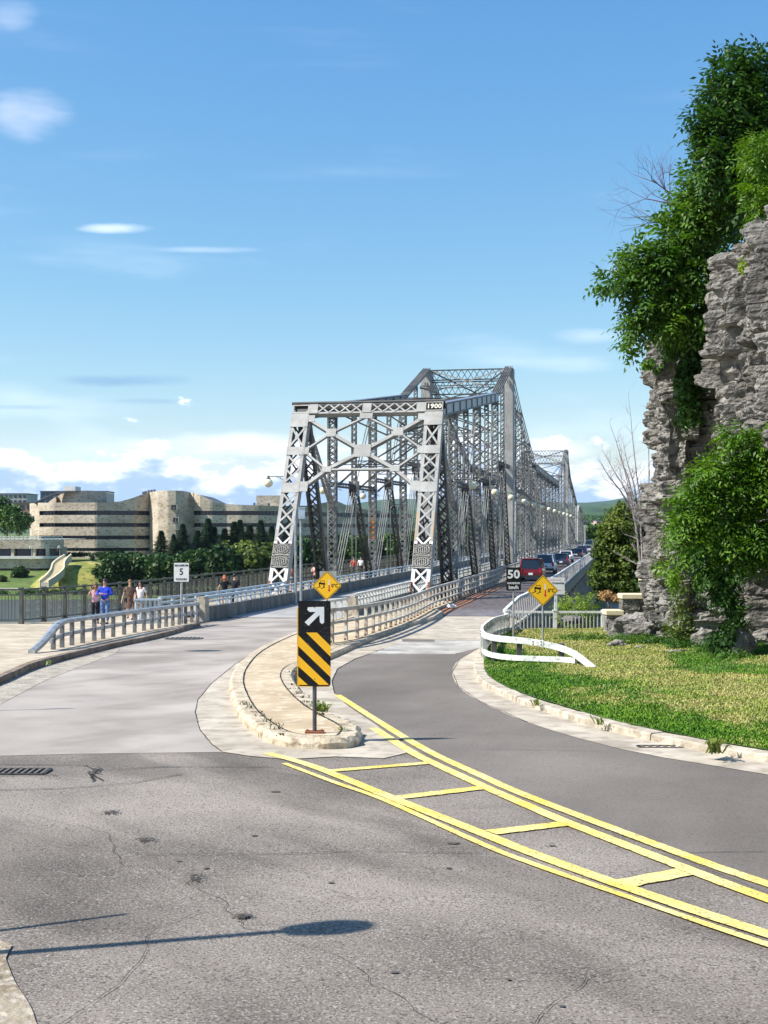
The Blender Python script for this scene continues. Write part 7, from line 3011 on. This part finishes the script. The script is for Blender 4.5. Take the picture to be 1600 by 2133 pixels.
# roofs and the drum above the left wing
mb = MB()
us = ur(62, 860, 8)
vs = []
for u in us:
    y = Y0 + dep(u)
    vs += [V((PX(u, y), y + 2.8, PZ(topv(u), Y0) - .25)) - MO, V((PX(u, y) - 0, y + 45, PZ(topv(u), Y0) - .25)) - MO]
mb.add(vs, [(2 * i, 2 * i + 2, 2 * i + 3, 2 * i + 1) for i in range(len(us) - 1)])
mb.build('roof', roofm, museum)
mb = MB()
vs, fs = [], []
n = 40
for i in range(n + 1):
    f = i / n
    u = 98 + (222 - 98) * f
    y = Y0 + 14 - 9 * sin(pi * min(1, f * 1.02)) ** .6 + (3.5 if .16 < f < .23 else 0)
    vt = float(np.interp(u, [98, 112, 128, 145, 180, 215, 222], [1047, 1036, 1027, 1022, 1020.5, 1021, 1024]))
    x = PX(u, y)
    vs += [V((x, y, PZ(1050, Y0))) - MO, V((x, y, PZ(vt, Y0))) - MO, V((x, y + 12, PZ(vt, Y0))) - MO]
for i in range(n):
    for k in range(2):
        a = i * 3 + k
        fs.append((a, a + 3, a + 4, a + 1))
mb.add(vs, fs)
mb.build('drum', stonem, museum)
mb = MB()
pts = [V((PX(u, Y0 + 3), Y0 + 3 + 3 * k, PZ(v, Y0))) - MO for k in (0, 1) for u, v in ((72, 1046), (90, 1036), (110, 1027), (135, 1021.5), (160, 1021.5))]
q = pts[:5] + pts[5:]
mb.add(q + [p - V((0, 0, .5)) for p in q], [(i, i + 1, i + 6, i + 5) for i in range(4)] + [(10 + i, 15 + i, 16 + i, 11 + i) for i in range(4)] + [(i + 10, i + 11, i + 1, i) for i in range(4)])
mb.build('canopy_roof', roofm, museum)
mb = MB()
for (u0, u1, v0, v1, dy) in ((534, 585, 1032, 1056, 8), (133, 157, 1013, 1022, 20)):
    mb = MB()
    y = Y0 + dy
    mb.box(V(((PX(u0, y) + PX(u1, y)) / 2, y + 4, (PZ(v0, y) + PZ(v1, y)) / 2)) - MO, (PX(u1, y) - PX(u0, y), 8, PZ(v0, y) - PZ(v1, y)))
    mb.build('roof_block', stonem if u0 > 500 else white_c, museum)
# little figures of roof plant
mb = MB()
for u in (299, 304, 310, 316, 322, 560, 530):
    y = Y0 + 5
    mb.box(V((PX(u, y), y, PZ(topv(u) - 2.5, Y0))) - MO, (.7, .6, 1.0))
o = mb.build('roof_vents', roofm, museum)
o['kind'] = 'stuff'

# ---- low terrace pavilion in the lower left -----------------------------------------------
Yt = 372.0
pav = tag(empty('terrace_pavilion', (PX(40, Yt), Yt, -12)), 'low rounded stone pavilion with white terrace rails at the far left shore', 'building')
PO = V(pav.location)


def pdep(u):
    return 0 if u < 85 else (u - 85) ** 2 * .0045


def pband(name, u0, u1, v0, v1, m, d0=0, th=3.0):
    us = ur(u0, u1, 6)
    vs, fs = [], []
    for u in us:
        y = Yt + pdep(u) + d0
        x = PX(u, y)
        vs += [V((x, y, PZ(v1, Yt))) - PO, V((x, y, PZ(v0, Yt))) - PO, V((x, y + th, PZ(v0, Yt))) - PO, V((x, y + th, PZ(v1, Yt))) - PO]
    for i in range(len(us) - 1):
        for k in range(4):
            a = i * 4
            fs.append((a + k, a + (k + 1) % 4, a + 4 + (k + 1) % 4, a + 4 + k))
    n = len(us) * 4
    fs += [(0, 3, 2, 1), (n - 4, n - 3, n - 2, n - 1)]
    mb = MB()
    mb.add(vs, fs)
    return mb.build(name, m, pav)


pband('stone_band', -80, 128, 1124, 1143, stonem)
pband('dark_glazing', -80, 122, 1143, 1159, glass_b, 2)
pband('stone_band', -80, 100, 1164, 1184, stonem)
pband('terrace_slab', -80, 132, 1158.5, 1164, white_c, -.8, 3)
pband('dark_glazing', -80, 100, 1183, 1212, glass_b, 2)
for u in (26, 71, 98, -20):
    pband('pier', u - 3, u + 3, 1142, 1165, stonem, .3, 1.5)
pband('terrace_rail', -80, 130, 1117, 1119, white_c, 0, .3)
pband('terrace_rail', -80, 118, 1121, 1122.5, white_c, 0, .3)
pband('terrace_floor', -80, 130, 1123, 1124.5, white_c, 0, 30)
for u in range(-78, 130, 9):
    pband('rail_post', u, u + 1.2, 1117, 1124, white_c, 0, .2)
pband('side_wall', 100, 136, 1140, 1200, stonem, 6, 2)
for u in (66, 125):
    y = Yt - 3
    r_ = tag(empty('terrace_lamp', (PX(u, y), y, PZ(1166, y))), 'white terrace lamp %s on the pavilion' % ('nearer the left edge' if u < 100 else 'at the top of the stairs'), 'lamp')
    mb = MB()
    mb.tube([(0, 0, 0), (0, 0, 4.0), (-.3, 0, 4.3), (-.5, 0, 3.9)], .09, 6)
    mb.build('pole', white_c, r_)
    mb = MB()
    mb.lathe((-.5, 0, 3.4), [(.2, 0), (.22, .3), (.1, .55)], 8)
    mb.build('lamp_head', white_c, r_)
# curved stairs
st = tag(empty('outdoor_stairs', (PX(110, 352), 352, -9)), 'pale curving outdoor stairs climbing from the path to the terrace', 'stairs')
SO = V(st.location)
ctr = [((82, 1213), (100, 1213)), ((97, 1200), (117, 1202)), ((106, 1188), (132, 1188)), ((110, 1176), (134, 1174)), ((122, 1166), (140, 1165)), ((134, 1159), (148, 1158))]
L_, R_ = [], []
for i, (a, b) in enumerate(ctr):
    y = 329 + i * 2.6
    L_.append(V((PX(a[0], y), y, PZ(a[1], y))))
    R_.append(V((PX(b[0], y), y, PZ(b[1], y))))
L_, R_ = smooth_path(L_, 6), smooth_path(R_, 6)
for i in range(len(L_) - 1):
    mb = MB()
    a, b, c_, d = L_[i], R_[i], R_[i + 1], L_[i + 1]
    z = (a.z + b.z) / 2
    vs = [V((p.x, p.y, z + dz)) - SO for dz in (0, -1.2) for p in (a, b, c_, d)]
    mb.add(vs, [(0, 1, 2, 3), (7, 6, 5, 4), (0, 4, 5, 1), (1, 5, 6, 2), (2, 6, 7, 3), (3, 7, 4, 0)])
    mb.build('step', coping, st)
for side in (L_, R_):
    mb = MB()
    mb.sweep([p - SO for p in side], [(-.18, -1.5), (-.18, .55), (.18, .55), (.18, -1.5)])
    mb.build('parapet', coping, st)

# ---- other far buildings -------------------------------------------------------------------
def slab_building(name, u0, u1, v0, v1, Y, m, label, floors=4, wins=8, wm_=None, depth=20):
    xa_, xb_ = PX(u0, Y), PX(u1, Y)
    zt, zb_ = PZ(v0, Y), PZ(v1, Y)
    r_ = tag(empty(name, ((xa_ + xb_) / 2, Y, zb_)), label, 'building')
    mb = MB()
    W_, H_2 = xb_ - xa_, zt - zb_
    mb.box((0, depth / 2, H_2 / 2), (W_, depth, H_2))
    mb.build('wall', m, r_)
    mb = MB()
    mb.box((0, depth / 2, H_2 + .2), (W_ + .6, depth + .6, .4))
    mb.build('roof', roofm, r_)
    if wins:
        wmb = MB()
        wmb.box((0, -.08, 0), (W_ / wins * .6, .2, H_2 / floors * .5))
        wme = wmb.mesh('window', wm_ or glass_b)
        for j in range(floors):
            for i in range(wins):
                link('window', wme, r_, (-W_ / 2 + W_ * (i + .5) / wins, 0, H_2 * (j + .5) / floors))
    return r_


brick_r = mat('brick_brown', (0.26, 0.16, 0.11), (0.34, 0.22, 0.16), scale=.3, rough=.9)
slab_building('office_block', -40, 56, 1029, 1080, 640, mat('facade_pale', (0.34, 0.34, 0.34), (0.42, 0.42, 0.42), scale=.2, rough=.8), 'pale flat roofed office block behind the trees at the left edge', 5, 10)
slab_building('brick_block', 28, 66, 1048, 1100, 600, brick_r, 'brown brick block between the left trees and the museum', 3, 3)
slab_building('glass_block', 84, 222, 1024, 1060, 700, mat('facade_blue', (0.05, 0.09, 0.14), (0.08, 0.13, 0.19), scale=.2, rough=.3), 'dark blue glass block rising just behind the museum drum', 4, 14)
slab_building('green_block', 812, 846, 1064, 1112, 560, mat('facade_green', (0.16, 0.42, 0.28), (0.22, 0.50, 0.36), scale=.2, rough=.6), 'pale green building seen through the portal beside the right post', 3, 0)
slab_building('white_block', 814, 842, 1052, 1066, 600, white_c, 'white top storey behind the green building inside the portal', 1, 4)
r_ = tag(empty('banner', (PX(777, 150), 150, 0)), 'red and orange banner hanging inside the truss on the walkway side', 'banner')
mb = MB()
mb.box((0, 0, PZ(1100, 150)), (.9, .06, 2.6))
mb.build('cloth', mat('banner_red', (.65, .03, .02), (.75, .30, .02), scale=.9, rough=.8, lo=.48, hi=.52), r_)
mb = MB()
mb.tube([(.5, 0, .1), (.5, 0, PZ(1080, 150))], .05, 6)
mb.build('pole', post_grey, r_)

pal = [white_c, mat('house_beige', (0.5, 0.42, 0.32)), mat('house_pink', (0.5, 0.34, 0.28)), mat('house_grey', (0.36, 0.37, 0.38))]
rr_ = random.Random(5)
desc = ['white house with a dark roof', 'beige house', 'pinkish brick house', 'grey roofed house']
for k in range(16):
    u = rr_.uniform(1208, 1262)
    Y = rr_.uniform(760, 1150)
    v = 1108 - rr_.uniform(2, 24)
    w_ = rr_.uniform(7, 14)
    r2 = slab_building('far_house', u - w_ / 2, u + w_ / 2, v, v + 30, Y, pal[k % 4], '%s in the far town right of the bridge end, number %d from the left' % (desc[k % 4], 0), 3, 4, depth=12)
    r2['group'] = 'houses of the far town beyond the bridge'
    r2['label'] = '%s, %s, in the far town' % (desc[k % 4], ['leftmost', 'low and wide', 'small', 'tall', 'half hidden by trees', 'on the slope', 'nearest the bridge end', 'rightmost', 'broad', 'narrow', 'set back', 'at the front', 'with pale roof edge', 'squat', 'high up', 'beside the dark trees'][k])

# ---- far trees ---------------------------------------------------------------------------------
def make_round(seed, n=2600, yellow=False):
    rg_ = np.random.default_rng(seed)
    bl = [((0, 0, .55), (.38, .38, .36))]
    for k in range(9):
        a = rg_.random() * 2 * pi
        r_ = rg_.uniform(.18, .34)
        bl.append(((cos(a) * r_, sin(a) * r_, rg_.uniform(.35, .82)), (rg_.uniform(.14, .22),) * 3))
    q = leafcloud(bl, n, .085, .8, rg_, .6, 3.0)
    return quads_mesh('crown', q, leaf_far2 if yellow else leaf_far)


def make_conifer(seed, n=3200):
    rg_ = np.random.default_rng(seed)
    z = rg_.random(n) ** .95
    tier = .72 + .28 * np.abs(np.sin(z * 24 + seed))
    r_ = (1 - z) ** 1.15 * .24 * tier * rg_.random(n) ** .4 + .008
    a = rg_.random(n) * 2 * pi
    r_ = r_ * (1 + .35 * np.sin(a * 3 + seed) * np.sin(z * 9 + seed) + .25 * np.sin(a * 5 + z * 30))
    P = np.stack([np.cos(a) * r_, np.sin(a) * r_, .06 + z * .94], 1)
    out = np.stack([np.cos(a), np.sin(a), -.35 + 0 * a], 1)
    sd = np.stack([-np.sin(a), np.cos(a), 0 * a], 1)
    s = (.04 + .03 * rg_.random(n))[:, None] * (1.2 - z[:, None] * .6)
    q = np.stack([P, P + out * s * .5 + sd * s * .4, P + out * s, P + out * s * .5 - sd * s * .4], 1)
    return quads_mesh('crown', q, leaf_con)


RND = [make_round(s_) for s_ in (1, 2, 3)]
RNDY = [make_round(9, yellow=True)]
CON = [make_conifer(s_) for s_ in (1, 2)]
tm = MB()
tm.tube([(0, 0, -.02), (0, 0, .5)], [.03, .015], 6)
TRK = tm.mesh('trunk', bark)
used_labels = set()


def far_tree(name, u, v_top, v_base, Y, mesh, label, wf=1.0, group='trees on the far shore', zmin=None):
    x = PX(u, Y)
    zb_ = PZ(v_base, Y)
    H_2 = PZ(v_top, Y) - zb_
    r_ = tag(empty(name, (x, Y, zb_)), label, 'tree', group)
    for nm, me_ in (('crown', mesh), ('trunk', TRK)):
        o = link(nm, me_, r_)
        o.scale = (H_2 * wf, H_2 * wf, H_2)
        o.rotation_euler = (0, 0, rr_.uniform(0, 6))
    return r_


ords = ['first', 'second', 'third', 'fourth', 'fifth', 'sixth', 'seventh', 'eighth', 'ninth', 'tenth', 'eleventh', 'twelfth', 'thirteenth', 'fourteenth', 'fifteenth', 'sixteenth', 'seventeenth', 'eighteenth', 'nineteenth', 'twentieth']
cl = [(336, 1105), (362, 1112), (381, 1090), (412, 1104), (434, 1079), (447, 1096), (468, 1100), (488, 1086), (500, 1082), (520, 1092), (543, 1083), (566, 1094), (598, 1100)]
for k, (u, vt) in enumerate(cl):
    far_tree('spruce_tree', u, vt, 1178, 352 + rr_.uniform(-4, 6), CON[k % 2], '%s dark spruce from the left in the row before the museum' % ords[k], 1.5 if k % 3 else 1.85, 'spruces before the museum')
hl = [(225, 1158, 1232, 0), (246, 1148, 1238, 0), (262, 1137, 1240, 0), (288, 1141, 1240, 0), (312, 1146, 1240, 0), (338, 1148, 1240, 0), (362, 1146, 1240, 0), (388, 1140, 1240, 0), (415, 1134, 1238, 0), (442, 1130, 1238, 0), (470, 1126, 1238, 0), (497, 1128, 1236, 1), (524, 1132, 1236, 1), (548, 1132, 1236, 1), (575, 1130, 1235, 0)]
for k, (u, vt, vb, yl) in enumerate(hl):
    far_tree('shore_tree', u, vt, vb + 4, 326 + rr_.uniform(-3, 4), RNDY[0] if yl else RND[k % 3], '%s rounded %s tree from the left along the far river bank' % (ords[k], 'yellow green' if yl else 'dark green'), .95, 'rounded trees along the far river bank')
for k, (u, vt, vb) in enumerate([(605, 1120, 1225), (640, 1108, 1215), (672, 1120, 1215), (700, 1098, 1212), (728, 1112, 1212), (760, 1104, 1210), (790, 1096, 1208), (815, 1105, 1206), (840, 1100, 1205), (868, 1090, 1200), (900, 1098, 1200), (935, 1092, 1198), (975, 1096, 1195), (1015, 1094, 1190)]):
    far_tree('shore_tree', u, vt, vb, 335 + rr_.uniform(-4, 10), RND[k % 3], '%s dark green tree seen through the bridge, counted from the left' % ords[k], .8, 'trees seen through the bridge')
for k, (u, vt, vb, lab) in enumerate([(15, 1042, 1122, 'large dark tree at the left edge above the terrace'), (-14, 1030, 1120, 'dark tree cut by the left edge of the picture'), (40, 1062, 1120, 'smaller green tree right of the large one at the left edge'), (44, 1174, 1212, 'small dark tree before the pavilion'), (5, 1196, 1216, 'low bush left of the small tree before the pavilion')]):
    far_tree('shore_tree', u, vt, vb + 3, [400, 404, 396, 360, 352][k], RND[k % 3], lab, 1.0, 'trees at the far left')
for k, (u, lab) in enumerate([(193, 'clipped dark oval bush on the left above the meadow mound'), (210, 'clipped dark oval bush on the right above the meadow mound')]):
    far_tree('oval_bush', u, 1155, 1171, 345, RND[k], lab, .75, 'clipped oval bushes')
# trees at the far end of the bridge, right of the deck
for k in range(18):
    u = 1222 + k * 5.2 + rr_.uniform(-3, 3)
    vt = 1092 + rr_.uniform(-6, 14) - (k * .9)
    far_tree('bank_tree', u, vt, 1178, 420 + rr_.uniform(-40, 60), RND[k % 3], '%s bank tree, from the left, at the far end of the deck railing' % ords[k], .8, 'bank trees at the far end of the bridge')
# shoreline hedge and garden strip: uncountable low planting
rg_ = np.random.default_rng(4)
bl = []
for k in range(70):
    u = rg_.uniform(-60, 560)
    y = 331 + rg_.uniform(0, 5) + .08 * PX(u, 331)
    x = PX(u, y)
    bl.append(((x, y, shore_z(x, y) + .4), (2.6, 1.5, .9)))
for k in range(16):
    u = rg_.uniform(125, 240)
    y = 396
    x = PX(u, y)
    bl.append(((x, y, PZ(1151, y) - .6), (2.4, 1.2, .9)))
me = quads_mesh('shore_hedge', leafcloud(bl, 16000, .5, .8, rg_), leaf_far)
tag(link('shore_hedge', me), 'low hedge and garden planting along the far shore', 'hedge', kind='stuff')

# ---- hills ------------------------------------------------------------------------------------------
forest = mat('hill_forest', (0.018, 0.05, 0.016), (0.05, 0.10, 0.03), scale=.012, rough=.95, c3=(0.012, 0.03, 0.012), s3=.035, f3=.8)


def ridge(name, Yc, width, prof, m, wob, sc_):
    """a hill range: crest heights given at photo columns"""
    vs, fs = [], []
    us = np.linspace(-900, 2600, 220)
    for u in us:
        v = float(np.interp(u, [p[0] for p in prof], [p[1] for p in prof]))
        h_ = PZ(v, Yc)
        for j in range(9):
            f = j / 8 * 2 - 1
            y = Yc + f * width
            x = PX(u, Yc)
            z = -20 + (h_ + 20) * (cos(f * pi / 2) ** .8 if abs(f) < 1 else 0)
            z += wob * noise.fractal(V((x / sc_, y / sc_, 0)), .8, 2.0, 5) * (1 - abs(f) * .5)
            vs.append((x, y, z))
    for i in range(len(us) - 1):
        for j in range(8):
            a = i * 9 + j
            fs.append((a, a + 9, a + 10, a + 1))
    mb = MB()
    mb.add(vs, fs)
    return tag(mb.build(name, m, None, True), kind='structure')


ridge('wooded_hills', 2600, 800, [(-900, 1100), (500, 1096), (760, 1075), (850, 1062), (1000, 1066), (1200, 1056), (1260, 1052), (1350, 1058), (2600, 1080)], forest, 5, 180)
ridge('distant_hills', 7000, 1800, [(-900, 1092), (300, 1088), (700, 1055), (800, 1040), (900, 1038), (1000, 1046), (1150, 1047), (1210, 1046), (1260, 1043), (1300, 1037), (1350, 1036), (1500, 1042), (2600, 1070)], forest, 14, 700)
# town trees in front of the hills
rg_ = np.random.default_rng(14)
bl = []
for k in range(420):
    u = rg_.uniform(1185, 1400) if k % 3 else rg_.uniform(560, 1200)
    y = rg_.uniform(900, 1900)
    bl.append(((PX(u, y), y, PZ(1100 - (y - 900) / 1000 * 26 + rg_.uniform(-2, 6), y) - 4), (9, 9, 8)))
me = quads_mesh('distant_wood', leafcloud(bl, 42000, 2.6, .8, rg_), leaf_far)
tag(link('distant_wood', me), 'mass of dark trees covering the slopes behind the far town', 'wood', kind='stuff')

# ================================================================== THE AIR
HAZE = 0.00003
if HAZE:
    hm_ = bpy.data.materials.new('haze')
    hm_.use_nodes = True
    hn = hm_.node_tree.nodes
    hn.remove(hn['Principled BSDF'])
    pv = hn.new('ShaderNodeVolumePrincipled')
    pv.inputs['Color'].default_value = (0.62, 0.78, 1.0, 1)
    pv.inputs['Density'].default_value = HAZE
    pv.inputs['Anisotropy'].default_value = 0.2
    hm_.node_tree.links.new(pv.outputs[0], hn['Material Output'].inputs['Volume'])
    mb = MB()
    mb.box((0, 4600, 170), (26000, 10000, 420))
    o = mb.build('haze', hm_)
    tag(o, kind='stuff')
